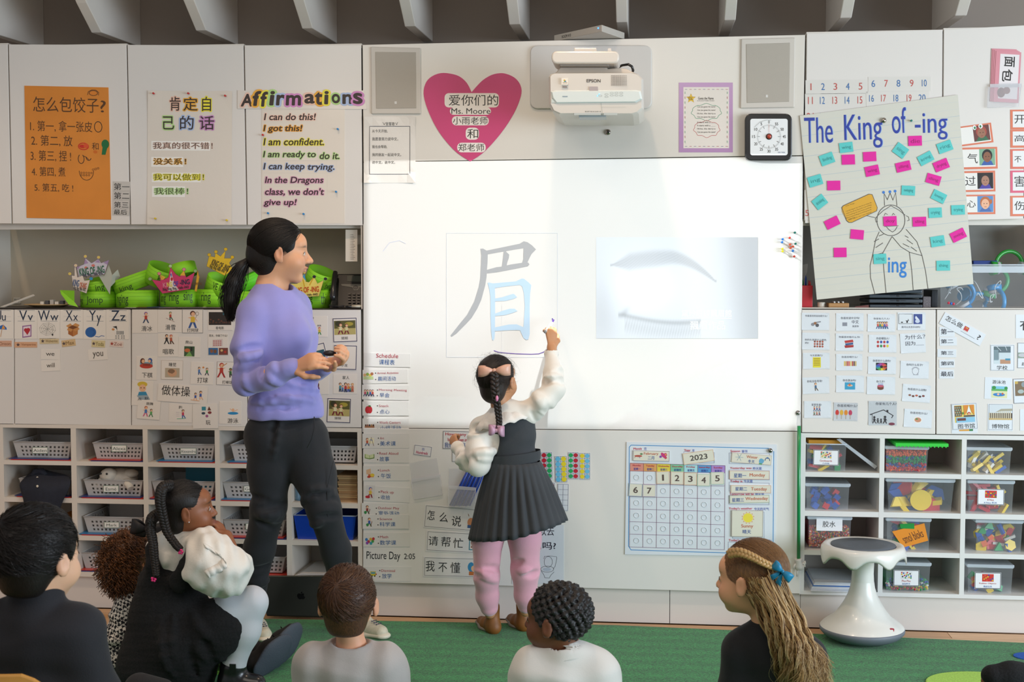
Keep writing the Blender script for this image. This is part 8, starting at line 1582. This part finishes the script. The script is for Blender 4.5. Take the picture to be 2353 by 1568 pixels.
P=gather(hd,3200,(.081,.102,.092),(0,-.11,.055),5); P+=.0012*np.sin(np.arange(10)*1.7)[None,:,None]*V3(1,.3,1); strands('hair_strand',P,.0009,HDB,e)
P=hd.comb(260,(.084,.105,.095),V3(0,-1,.6),.55,6,lift=.35,jit=1.6,wob=.5); strands('flyaway_strand',P,.00035,HDB,e)
bw=hd.c+V3(-.004,-.1,.052); ORG=M('#E8B39A',.4,'organza_peach',alpha=.85,coat=.2); ORG2=M('#CDA0B8',.4,'organza_lilac',alpha=.85)
ribbon('peach_bow',e,g_(1136,852,-.095),(1,0,.06),(0,0,1),.062,.044,ORG,tl=.35); braid('hair_braid',[tuple(g_(x,y,d))for x,y,d in((1136,858,-.1),(1138,900,-.11),(1144,940,-.1),(1147,975,-.1),(1142,996,-.1))],.0165,HDB,e,6)
b=MB(); b.ball(Vector(tuple(g_(1142,916,-.125))),(.006,.004,.012),M('#E08AB0',.4,'pink_clip'),8); b.build('hair_clip',e); ribbon('lilac_bow',e,g_(1141,990,-.105),(1,0,-.1),(0,0,-1),.03,.042,ORG2,tl=.5)
# ---------------- seated children
def sitter(lab,Y,hc,f,H,sc,haircol,sh,neck,shirt,nm,low=1640,tilt=0,skinc='#D9A07A',lip='#B4605A',bustr=.085,mat_='skin',upv=(0,0,1),nr=.034):
 """a seated child seen from the waist up: sh = px of both shoulders"""
 T=lambda px,py,dy=0.0:V3(tuple(W(px,py,Y+dy))); e=person(tuple(T((sh[0][0]+sh[1][0])/2,low)),lab); e.location.z=max(.0,e.location.z)
 hd=Head(T(*hc),f,H,tilt=tilt,up=upv); nb=T(*neck); a,c=T(*sh[0]),T(*sh[1]); mid=(a+c)/2; lowp=T((sh[0][0]+sh[1][0])/2,low)
 F=Fld(np.minimum(np.minimum(a,c),lowp)-.16,np.maximum(np.maximum(a,c),hd.c)+.17,.0045); hd.add(F,nb,nr); bustr=np.linalg.norm(c-a)*.25; F.cone(nb,mid-V3(0,0,.05),.04,bustr,.02,flat=((0,1,0),.8)); F.cone(mid-V3(0,0,.05),lowp,bustr,bustr,.02,flat=((0,1,0),.8)); F.cone(a,c,.024,.024,.02)
 F.build('body',skin(mat_),e,paint=hd.paint(skinc,lip)); hd.eyes(e)
 G_=Fld(np.minimum(np.minimum(a,c),lowp)-.18,np.maximum(np.maximum(a,c),nb)+.1,.0045); w=np.linalg.norm(c-a)/2
 G_.cone(mid+V3(0,0,.0),mid+(lowp-mid)*.5,w*.78,w*.92,.05,flat=((0,1,0),.8)); G_.cone(mid+(lowp-mid)*.5,lowp,w*.92,w*1.0,.05,flat=((0,1,0),.75)); G_.cone(a,c,.048,.048,.05); G_.cone(nb-V3(0,0,.02),mid,.05,.07,.04)
 for s_,q in((a,-1),(c,1)):el=s_+V3(q*.045,.02,-.2); G_.chain([s_,el,el+V3(-q*.03,.16,-.05)],[.052,.05,.04],.05)
 G_.warp(noisef(26,.0035,int(hc[0]),(1,.6,1.7))); G_.warp(noisef(60,.0012,7,(.5,.5,1.5)))
 return e,hd,T,G_,nb
e,hd,T,G_,nb=sitter('boy with short brown hair in a light grey sweatshirt seated before the laptop',-1.9,(800,1392),(-.08,.99,.08),.196,1,None,((722,1530),(886,1530)),(808,1490),None,'x',low=1700,skinc='#E2A582')
G_.ell(T(806,1475),(.05,.048,.02),k=.008,cut=True); G_.build('sweatshirt',fabric('#A9A29E','grey_jersey',300,.2,.06,.3),e)
b=MB(); b.tube([Vector(tuple(nb+V3(.047*math.cos(a),.043*math.sin(a),.004)))for a in[i*math.pi/12 for i in range(25)]],.006,fabric('#A9A29E','grey_jersey',300,.2,.06,.3),8,cap=False); b.build('neck_rib',e)
HBR=M('#3A2214',.5,'brown_hair',bump=.5,noise=.4,scale=14,stretch=(30,30,3),h2='#5A3720'); HBR2=M('#6A452A',.4,'brown_hair_light')
def shorthair(e,hd,m1,m2,seed,whorl,n=1600,rad=(.083,.103,.094)):
 F=Fld(hd.c-.14,hd.c+.14,.0035); hd.cap(F,rad)
 for q in(-1,1):F.ell(hd.p(q*.092,.006,-.012),V3(.025,.026,.038)*hd.k,hd.A(),.006,True)
 F.ell(hd.p(0,-.07,-.115),V3(.09,.07,.035)*hd.k,hd.A(),.02,True)
 F.build('hair',m1,e); kp=lambda x,y,z:(y.max(1)<.08)&~((z.min(1)<-.03)&(y.max(1)>-.01))&(z.min(1)>-.078)
 w=hd.s*whorl[0]+hd.f*whorl[1]+hd.u*whorl[2]; loc=lambda v:V3(v)
 P=hd.comb(n,(rad[0]*1.06,rad[1]*1.03,rad[2]*1.03),whorl,.5,seed,keep=kp,lift=.05,curl=.25); k=len(P)//4
 strands('hair_strand',P[k:],.0010,m1,e); strands('highlight_strand',P[:k],.0009,m2,e)
shorthair(e,hd,HBR,HBR2,3,(-.25,-.8,.62))
e,hd,T,G_,nb=sitter('boy with black hair in a dark high-collared top seated on the wooden chair',-2.75,(90,1286),(.38,.92,0),.196,1,None,((8,1452),(178,1452)),(80,1392),None,'x',low=1720,skinc='#E0AE8C',nr=.042)
NV=fabric('#17161C','dark_navy_fleece',300,.25,.08); G_.cone(T(84,1366),T(82,1412),.056,.066,.01); G_.build('fleece_top',NV,e)
shorthair(e,hd,HBLK,M('#2A211E',.35,'black_hair_sheen'),8,(-.2,-.75,.7),1900,(.088,.106,.096))
ch=empty('wooden_chair',(T(60,1700)[0],-2.98,0),'pale bentwood child chair behind the boy in navy','chair'); OAK=M('#C98F45',.35,'bent_beech',noise=.1,scale=6,stretch=(1,1,8),coat=.3)
cx_,cy_=T(60,1700)[0],-2.98; tz=W(60,1552,-2.98).z; b=MB(); R_=[]
for sx in[(-1+2*i/16)for i in range(17)]:
 w_=.17; zt_2=tz-.0-.05*max(0,abs(sx)-.62)**1.5*4; y_=cy_+.03*sx*sx; R_.append([(cx_+sx*w_,y_,tz-.14),(cx_+sx*w_,y_-.009,tz-.14),(cx_+sx*w_,y_-.009,zt_2),(cx_+sx*w_,y_,zt_2)])
b.rings(R_,OAK,smooth=False); b.build('backrest',ch,bevel=.004)
b=MB(); b.box((cx_-.17,cy_+.02,.33),(cx_+.17,cy_+.34,.345),OAK); b.build('seat',ch,bevel=.006)
for x,y in((-.15,.04),(.15,.04),(-.15,.32),(.15,.32)):b=MB(); b.tube([(cx_+x,cy_+y,.33),(cx_+x*1.15,cy_+y,0)],.012,M('#B8B4B0',.3,'chair_steel',metal=.8),10); b.build('leg',ch)
for x in(-.15,.15):b=MB(); b.tube([(cx_+x,cy_+.04,.335),(cx_+x,cy_+.01,tz-.06)],.01,M('#B8B4B0',.3,'chair_steel',metal=.8),10); b.build('back_post',ch)
e,hd,T,G_,nb=sitter('boy with short black twists in a white shirt turned in profile',-1.9,(1279,1428),(-.93,.36,.0),.188,1,None,((1222,1540),(1372,1545)),(1302,1500),None,'x',low=1700,skinc='#6E4128',lip='#7A3E34',mat_='skin_brown')
WS=fabric('#DAD5CE','white_cotton',300,.12,.02,.3); G_.ell(T(1300,1486),(.05,.048,.02),k=.008,cut=True); G_.build('polo_shirt',WS,e)
b=MB(); b.rings([[tuple(nb+V3(math.cos(a)*(.046+.014*q),math.sin(a)*(.045+.012*q),.012-.02*q+.01*math.cos(a)))for a in[i*math.pi/16 for i in range(32)]]for q in(0,.5,1)],WS,cap=False); o=b.build('collar',e); sm=o.modifiers.new('s','SOLIDIFY'); sm.thickness=.004
F_=Fld(hd.c-.14,hd.c+.14,.0035); rnd=np.random.RandomState(5); S_=[]
for i in range(230):
 z=1-2*(i+.5)/230; a=i*2.39996; d=V3(math.sqrt(1-z*z)*math.cos(a),math.sqrt(1-z*z)*math.sin(a),z); x,y,zz=d*V3(.077,.094,.083); y-=.016; zz+=.038
 if y>.055 or(zz<-.005 and y>-.005)or zz<-.052:continue
 if abs(zz-.0)<.04 and y>.03:continue
 S_.append((x,y,zz))
for x,y,z in S_:
 o_=V3(x*1.1,(y+.016)*1.07-.016,(z-.038)*1.09+.038-.004); F_.cone(hd.p(x,y,z),hd.p(*o_),.0098,.0082,.003)
F_.warp(noisef(420,.0016,2)); F_.build('hair_twist',M('#15100F',.5,'twist_hair',bump=.6,scale=300),e)
e,hd,T,G_,nb=sitter('girl with long wavy fair hair and a blue bow seen in profile',-1.85,(1724,1335),(-.88,.46,-.02),.196,1,None,((1712,1500),(1846,1510)),(1766,1432),None,'x',low=1700,skinc='#E0A57E',mat_='skin_fair')
G_.build('sweatshirt',fabric('#121216','black_jersey',300,.2,.08),e)
FH=M('#5A3C22',.42,'fair_brown_hair',noise=.3,scale=14,stretch=(30,30,3),h2='#8A6238'); FH2=M('#B8905A',.4,'golden_hair'); FH3=M('#D8B98A',.4,'blond_tip')
F_=Fld(hd.c-.15,hd.c+.15,.0035); hd.cap(F_,(.08,.1,.09))
for q in(-1,1):F_.ell(hd.p(q*.088,.008,-.014),V3(.024,.024,.034),hd.A(),.006,True)
F_.build('hair',FH,e); P=gather(hd,3600,(.083,.103,.093),(0,-.13,-.03),5,face=.06); k=len(P)//3; strands('hair_strand',P[k:],.0009,FH,e); strands('gold_strand',P[:k],.0008,M('#7E5630',.45,'warm_brown_hair'),e)
bowp=T(1796,1312,-.05)
def fall(n,seed,wav=.012):
 rnd=np.random.RandomState(seed); out=[]; aa=[]
 for i in range(n):
  a=(int(rnd.rand()*15)+.5+.9*rnd.randn()*.45)/15.; b_=rnd.rand(); a=min(max(a,0),1); aa.append(round(a*15)); dp=-.115+.13*abs(a-.45)**1.2+.03*rnd.rand(); Ln=.72+.34*rnd.rand()
  out.append([T(1712+84*a,1326+40*rnd.rand()-34*(a>.6)*rnd.rand(),dp),T(1738+94*a,1392+10*b_,dp-.012),T(1760+96*a,1400+62*Ln,dp-.03),T(1784+96*a,1400+120*Ln,dp-.035),T(1796+104*a+9*rnd.randn(),1400+172*Ln,dp-.02)])
 Q=smooth_paths(out,26); tt=np.linspace(0,1,26)[None]; ph=np.array(aa)[:,None]*2.3+rnd.rand(n)[:,None]*.7; Q[...,0]+=wav*tt**.8*np.sin(tt*13+ph); Q[...,1]+=wav*.8*tt*np.cos(tt*13+ph); return Q
strands('dark_lock',fall(900,1),.0013,FH,e); strands('golden_lock',fall(1000,2),.0012,FH2,e); strands('blond_lock',fall(700,3,wav=.016),.0011,FH3,e)
F_=Fld(T(1700,1560,0)-V3(0,.2,.05),T(1860,1290,0)+V3(0,.1,0),.005); F_.chain([T(1752,1330,-.02),T(1775,1400,-.05),T(1802,1460,-.06),T(1838,1520,-.05)],[.038,.034,.026,.012],.03); F_.warp(noisef(200,.003,1,(1,1,.25))); F_.build('hair_mass',M('#5E4226',.85,'hair_mass_brown',spec=.1),e)
braid('crown_braid',[tuple(T(x,y,d))for x,y,d in((1676,1272,-.07),(1700,1270,-.09),(1728,1280,-.102),(1755,1294,-.105),(1782,1306,-.085),(1798,1314,-.06))],.0125,FH2,e,6,80)
ribbon('blue_bow',e,T(1798,1314,-.1),(.75,0,-.65),(.6,0,.8),.03,.024,M('#12789E',.45,'blue_ribbon'),tl=1.4)
# ---------------- girl with braids, kneeling, and the curly-haired child behind her
YB=-1.0
T=lambda px,py,dy=0.0:V3(tuple(W(px,py,YB+dy)))
e=person(tuple(T(420,1585)),'girl with two long black braids in a black pinafore and white puff-sleeved blouse'); e.location.z=0
hd=Head(T(431,1174),(.93,.34,.08),.196); nb=T(408,1240); sL,sR=T(372,1262,.06),T(470,1258,-.06); che=T(400,1330); pel=T(395,1480)
kn,ank=T(578,1385,-.02),T(535,1535,-.03); hip=T(470,1450,-.05)
F_=Fld(T(300,1620)-V3(0,.3,0),T(720,1080)+V3(0,.3,0),.0036); hd.add(F_,nb,.034); F_.cone(nb,che,.04,.06,.03); F_.cone(che,pel,.06,.08,.03)
eR,wR=T(540,1290,-.07),T(520,1232,.02); F_.chain([sR,eR,wR],[.03,.026,.021],.02); F_.chain([sL,T(440,1300,.12),T(492,1245,.09)],[.03,.026,.021],.02); F_.chain([hip,kn,ank],[.045,.034,.025],.02)
hand(F_,wR,T(496,1200,.05)-wR,(-.8,.3,-.3),.115,(.7,.8,.9,1.0,.5),side=1,r=.0105); hand(F_,T(490,1248,.09),T(486,1222,.07)-T(490,1248,.09),(.3,-.6,0),.11,(.8,)*5,side=1,r=.0105)
F_.build('body',skin('skin_brown_warm'),e,paint=hd.paint('#8A5434','#7E4438')); hd.eyes(e); b=MB(); b.ball(Vector(tuple(hd.p(.088,.002,-.03))),.0028,M('#E8E8EC',.1,'stud',metal=.6),8); b.build('earring',e)
BW=M('#E2DED6',.65,'white_dotted_cotton',bump=.5,scale=90,sheen=.2)
F_=Fld(T(290,1400)-V3(0,.3,0),T(680,1200)+V3(0,.25,0),.0045); F_.cone(T(404,1268),T(400,1350),.09,.1,.03,flat=((0,1,0),.8)); F_.cone(sL,sR,.05,.05,.04); F_.cone(nb+V3(0,0,-.01),T(406,1262),.047,.07,.03)
F_.chain([sR,T(490,1300,-.12),T(526,1322,-.14)],[.06,.088,.07],.05); F_.cone(T(530,1300,-.1),T(548,1300,-.07),.055,.05,.04); F_.warp(noisef(75,.0042,8,(1,.4,.35))); F_.warp(noisef(34,.004,5)); F_.ell(nb+V3(0,0,.014),(.045,.043,.02),k=.006,cut=True); F_.build('blouse',BW,e); BLF=F_
b=MB(); b.rings([[tuple(nb+V3(math.cos(a)*(.046+.012*q+.003*math.sin(a*19)),math.sin(a)*(.043+.01*q),-.006+.026*q+.003*math.sin(a*13)))for a in[i*math.pi/48 for i in range(96)]]for q in(0,.5,1)],BW,cap=False); o=b.build('ruffle_collar',e); sm=o.modifiers.new('s','SOLIDIFY'); sm.thickness=.002
def onto(F,px,py,lift):
 d=V3(tuple(ray(px,py).normalized())); p=V3(tuple(CAM))+d*3.6
 for _ in range(500):
  g=np.round((p-F.lo)/F.h).astype(int)
  if(g>=0).all()and(g<F.n).all()and F.d[tuple(g)]<0:break
  p=p+d*.003
 return tuple(p-d*lift)
b=MB(); L_=[(462,1244),(480,1254),(500,1268),(512,1284),(500,1296),(480,1306),(466,1316)]; R_=[]
for i,(A_,C_)in enumerate(zip(L_,L_[1:])):
 for q in(0,.2,.4,.6,.8):
  x,y=A_[0]*(1-q)+C_[0]*q,A_[1]*(1-q)+C_[1]*q; w=math.sin((i+q)*7.9); R_.append([onto(BLF,x,y,.002),onto(BLF,x+6,y+8,.005+.002*w),onto(BLF,x+11+2*w,y+16,.005+.003*w)])
b.rings(R_,BW,cap=False,closed=False); o=b.build('shoulder_frill',e); sm=o.modifiers.new('s','SOLIDIFY'); sm.thickness=.0015
BKT=M('#0F0E10',.95,'black_tweed',noise=.5,scale=160,bump=1.0)
F_=Fld(T(265,1640)-V3(0,.35,0),T(660,1225)+V3(0,.3,0),.005); F_.cone(T(394,1350),T(392,1420),.118,.13,.04,flat=((0,1,0),.85)); F_.cone(T(388,1430),T(385,1530),.13,.165,.05,flat=((0,1,0),.85)); F_.cone(T(385,1530),T(390,1600),.165,.13,.04,flat=((0,1,0),.85)); F_.chain([T(430,1480,-.05),T(500,1445,-.05),T(512,1432,-.05)],[.12,.088,.078],.05)
F_.chain([T(355,1340,-.05),T(352,1300,-.08),T(350,1262,-.05),T(358,1250,.0)],[.04,.022,.02,.02],.02); F_.chain([T(416,1335,-.1),T(428,1300,-.128),T(444,1264,-.122),T(450,1246,-.07)],[.04,.022,.02,.018],.02)
folds(F_,[T(400,1480,-.05),T(500,1440,-.05)],.125,12,5,.009,ax=(.2,-1,0)); F_.warp(noisef(260,.0012,9)); F_.build('pinafore',BKT,e)
rnd=np.random.RandomState(4); fr=[]
for i in range(240):a=rnd.rand()*6.28; c=T(514,1431,-.05); d=nrmz(T(514,1431,-.05)-T(480,1448,-.05)); u1=nrmz(np.cross(d,V3(0,1,0))); u2=np.cross(d,u1); p=c+(u1*math.cos(a)+u2*math.sin(a))*.079; fr.append([p-d*.006,p+d*.006,p+d*.013+V3(*rnd.randn(3))*.004])
strands('frayed_hem',fr,.0016,BKT,e,taper=False)
WT=fabric('#C6C8CE','white_tights',500,.15,.02,.3,.6); F_=Fld(T(460,1600)-V3(0,.2,0),T(720,1340)+V3(0,.2,0),.0045); F_.chain([hip,T(530,1405,-.04),kn,T(562,1450,-.03),ank,T(532,1560,-.03)],[.075,.062,.051,.05,.036,.034],.03); F_.build('tights',WT,e)
BB=M('#141316',.3,'black_leather',coat=.3,noise=.1,scale=20,bump=.1); F_=Fld(T(480,1680)-V3(0,.25,.03),T(690,1510)+V3(0,.2,0),.0045); F_.cone(T(536,1533,-.03),T(532,1590,-.03),.045,.045,.01); q_=T(532,1600,-.03); q_[2]=.04; F_.chain([T(532,1580,-.03),q_,q_+V3(.09,.0,-.005)],[.044,.04,.032],.02); F_.build('leather_boot',BB,e)
b=MB(); q_=T(535,1536,-.078); b.box(tuple(q_+V3(-.011,-.003,-.02)),tuple(q_+V3(.011,.002,.014)),BB); b.build('pull_tab',e)
F_=Fld(hd.c-.14,hd.c+.14,.0035); hd.cap(F_,(.0775,.0975,.087),front=.02)
for q in(-1,1):F_.ell(hd.p(q*.092,.008,-.012),V3(.026,.03,.036),hd.A(),.006,True)
pr_=[hd.p(*x)for x in((.066,-.075,.045),(.083,-.05,.035),(.088,-.01,.03),(.078,.035,.035),(.06,.065,.045))]; F_.chain(pr_,[.003]*5,.003,cut=True); F_.build('hair',HBLK,e)
P=gather(hd,2600,(.0795,.0995,.089),(.045,-.1,.05),5,side=1); strands('hair_strand',P,.0007,HBLK,e)
for path,n_ in(([(392,1118,-.05),(374,1122,-.1),(368,1150,-.12),(374,1185,-.12),(384,1222,-.12),(404,1252,-.14),(414,1262,-.145)],11),([(366,1182,-.05),(350,1192,-.1),(346,1215,-.11),(352,1250,-.13),(356,1290,-.145),(360,1325,-.16)],11)):
 braid('hair_braid',[tuple(T(*p))for p in path],.0195,HBLK,e,n_,110); q_=T(path[-1][0]+(2 if path[0][0]>380 else-6),path[-1][1]+6,path[-1][2]); b=MB()
 for i in range(5):b.ball(Vector(tuple(q_+V3(.006*math.cos(i*1.3),-.004,.006*math.sin(i*1.3)))),.0045,M('#E0307A',.4,'pink_elastic'),8)
 b.build('hair_elastic',e)
YQ=-.78; T=lambda px,py,dy=0.0:V3(tuple(W(px,py,YQ+dy)))
e=person(tuple(T(300,1500)),'child with curly brown hair and a black bow in a houndstooth jacket'); e.location.z=0
hd=Head(T(304,1292),(.6,.78,-.15),.175); nb=T(318,1345); che=T(325,1420); pel=T(345,1520); F_=Fld(T(210,1640)-V3(0,.35,0),T(800,1180)+V3(0,.3,0),.0055); hd.add(F_,nb,.034); F_.cone(nb,che,.04,.06,.04); F_.cone(che,pel,.06,.07,.04)
sa,ea,wa=T(296,1390,-.05),T(268,1470,-.08),T(268,1550,-.1); F_.chain([sa,ea,wa],[.028,.024,.02],.02); F_.chain([pel,T(480,1480,.0),T(585,1500,.0)],[.05,.036,.025],.03); hand(F_,wa,(.15,-.15,-.9),(.9,-.2,-.2),.11,(.6,.6,.6,.6,.3),side=1,r=.0105); F_.build('body',skin('skin_warm'),e,paint=hd.paint('#B87A54','#A0564A')); hd.eyes(e)
HT=bpy.data.materials.new('houndstooth'); HT.use_nodes=True; nt=HT.node_tree; I=nt.nodes['Principled BSDF'].inputs; I['Roughness'].default_value=.9; tc=nt.nodes.new('ShaderNodeTexCoord'); vo=nt.nodes.new('ShaderNodeTexChecker'); mp=nt.nodes.new('ShaderNodeMapping'); mp.inputs['Rotation'].default_value=(.5,.6,.78); mp.inputs['Scale'].default_value=(1,1,1); nz=nt.nodes.new('ShaderNodeTexNoise'); nz.inputs['Scale'].default_value=70
mxv=nt.nodes.new('ShaderNodeMix'); mxv.data_type='VECTOR'; mxv.inputs[0].default_value=.012; nt.links.new(tc.outputs['Object'],mxv.inputs[4]); nt.links.new(nz.outputs['Color'],mxv.inputs[5]); nt.links.new(mxv.outputs[1],mp.inputs[0]); nt.links.new(mp.outputs[0],vo.inputs[0]); vo.inputs['Scale'].default_value=95; vo.inputs['Color1'].default_value=lin('#15141A'); vo.inputs['Color2'].default_value=lin('#DAD2C8'); nt.links.new(vo.outputs[0],I['Base Color'])
F_=Fld(T(220,1600)-V3(0,.3,0),T(520,1320)+V3(0,.2,0),.005); F_.cone(T(318,1375),T(330,1520),.09,.11,.03,flat=((0,1,0),.8)); F_.chain([sa,T(276,1430,-.07),ea,T(266,1520,-.1),T(268,1546,-.1)],[.05,.045,.044,.038,.038],.02); folds(F_,[sa,ea,wa],.045,8,3,.007,ax=(0,-1,0)); F_.build('houndstooth_jacket',HT,e)
b=MB(); b.tube([Vector(tuple(T(267,1527,-.1))),Vector(tuple(T(268,1536,-.1)))],.0405,BLK,20,cap=False); b.build('cuff_band',e)
DP=fabric('#141318','dark_trousers'); F_=Fld(T(320,1600)-V3(0,.25,0),T(720,1430)+V3(0,.2,0),.005); F_.chain([pel,T(480,1480),T(585,1502)],[.09,.066,.045],.03); F_.build('trousers',DP,e)
CUR=M('#3A2010',.5,'curly_hair',noise=.4,scale=30,h2='#6A4020'); CUR2=M('#7A4A24',.45,'curly_hair_light'); rnd=np.random.RandomState(9); C_=[]; c0=T(291,1285,-.02)
for i in range(2600):
 d=nrmz(rnd.randn(3)); p=c0+d*V3(.08,.09,.108)*(.9+.16*rnd.rand()); e1=nrmz(np.cross(d,V3(.1,.2,.9))); e2=np.cross(d,e1); r0=.004+.003*rnd.rand(); ph=rnd.rand()*6; dn=nrmz(d*.4+V3(0,0,-1)+rnd.randn(3)*.3)
 if d[0]>.75:continue
 C_.append([p+dn*.0045*j+(e1*math.cos(ph+j*1.15)+d*math.sin(ph+j*1.15))*r0 for j in range(12)])
k=len(C_)//3; strands('curl',C_[k:],.0012,CUR,e,taper=False); strands('light_curl',C_[:k],.0012,CUR2,e,taper=False); F_=Fld(c0-.14,c0+.14,.005); F_.ell(c0,(.076,.086,.104)); F_.ell(T(300,1340,-.03),(.045,.05,.05),k=.03); F_.warp(noisef(160,.004,2)); F_.build('hair',CUR,e)
ribbon('black_bow',e,T(338,1216,-.09),(1,0,-.15),(.15,0,1),.06,.055,M('#141318',.6,'black_ribbon'),tl=.6)
for(a_,c_,dz)in(((600,1538,-.12),(652,1480,-.06),0),((632,1520,-.02),(678,1452,.05),1)):
 A,B=V3(tuple(W(a_[0],a_[1],-.75+a_[2]))),V3(tuple(W(c_[0],c_[1],-.75+c_[2]))); d=nrmz(B-A); nrm=nrmz((.75,-.6,-.25)); nrm=nrmz(nrm-d*(nrm@d)); L=np.linalg.norm(B-A)
 F_=Fld(np.minimum(A,B)-.12,np.maximum(A,B)+.1,.004); F_.chain([A+nrm*.0,A+d*L*.6,B],[.036,.041,.034],.02,flat=(nrm,.3)); F_.build('grey_sole',M('#3B424C',.7,'rubber_sole',bump=.5,scale=200),e)
 F_=Fld(np.minimum(A,B)-.12,np.maximum(A,B)+.1,.004); F_.chain([A-nrm*.04,A+d*L*.6-nrm*.034,B-nrm*.02],[.034,.034,.024],.02); F_.cone(A-nrm*.03,A-nrm*.09-d*.01,.035,.036,.02); F_.build('black_trainer',fabric('#121214','black_canvas'),e)
 b=MB(); sd=np.cross(d,nrm)
 for i in range(5):c=A+d*(.03+.022*i)-nrm*(.07-.004*i); b.tube([Vector(tuple(c-sd*.02)),Vector(tuple(c-nrm*.008)),Vector(tuple(c+sd*.02))],.0022,BLK,6)
 b.build('shoelace',e)
F_=Fld(V3(tuple(W(280,1640,-1.5)))-V3(0,.15,0),V3(tuple(W(390,1520,-1.5)))+V3(0,.15,0),.005); c=V3(tuple(W(320,1582,-1.5))); F_.cone(c,c+V3(.05,.05,-.03),.047,.045); o=F_.build('person',fabric('#1E1D21','dark_knee_fabric')); tag(o,'dark covered knee of an unseen child at the bottom picture edge','person')
T=lambda px,py,dy=0.0:V3(tuple(W(px,py,-1.55+dy)))
e=person(tuple(T(2340,1600)),'person in black fingerless gloves at the picture corner, only a hand showing'); A=T(2420,1575); Wr=T(2326,1553); F_=Fld(T(2230,1640)-V3(0,.15,0),T(2440,1490)+V3(0,.15,0),.004); F_.cone(A,Wr,.04,.03); hand(F_,Wr,T(2270,1556)-Wr,(.2,.2,-.95),.12,(.9,1.0,1.0,1.1,.5),side=-1,r=.0105); F_.build('body',skin('skin_glove'),e,paint=lambda V:np.tile(V3(lin('#8A4A34')[:3]),(len(V),1)))
F_=Fld(T(2230,1640)-V3(0,.15,0),T(2460,1490)+V3(0,.15,0),.004); F_.cone(A,Wr,.052,.04); F_.cone(Wr,T(2286,1553),.04,.038,.02,flat=((0,0,1),.8)); F_.build('black_glove',BKT,e)
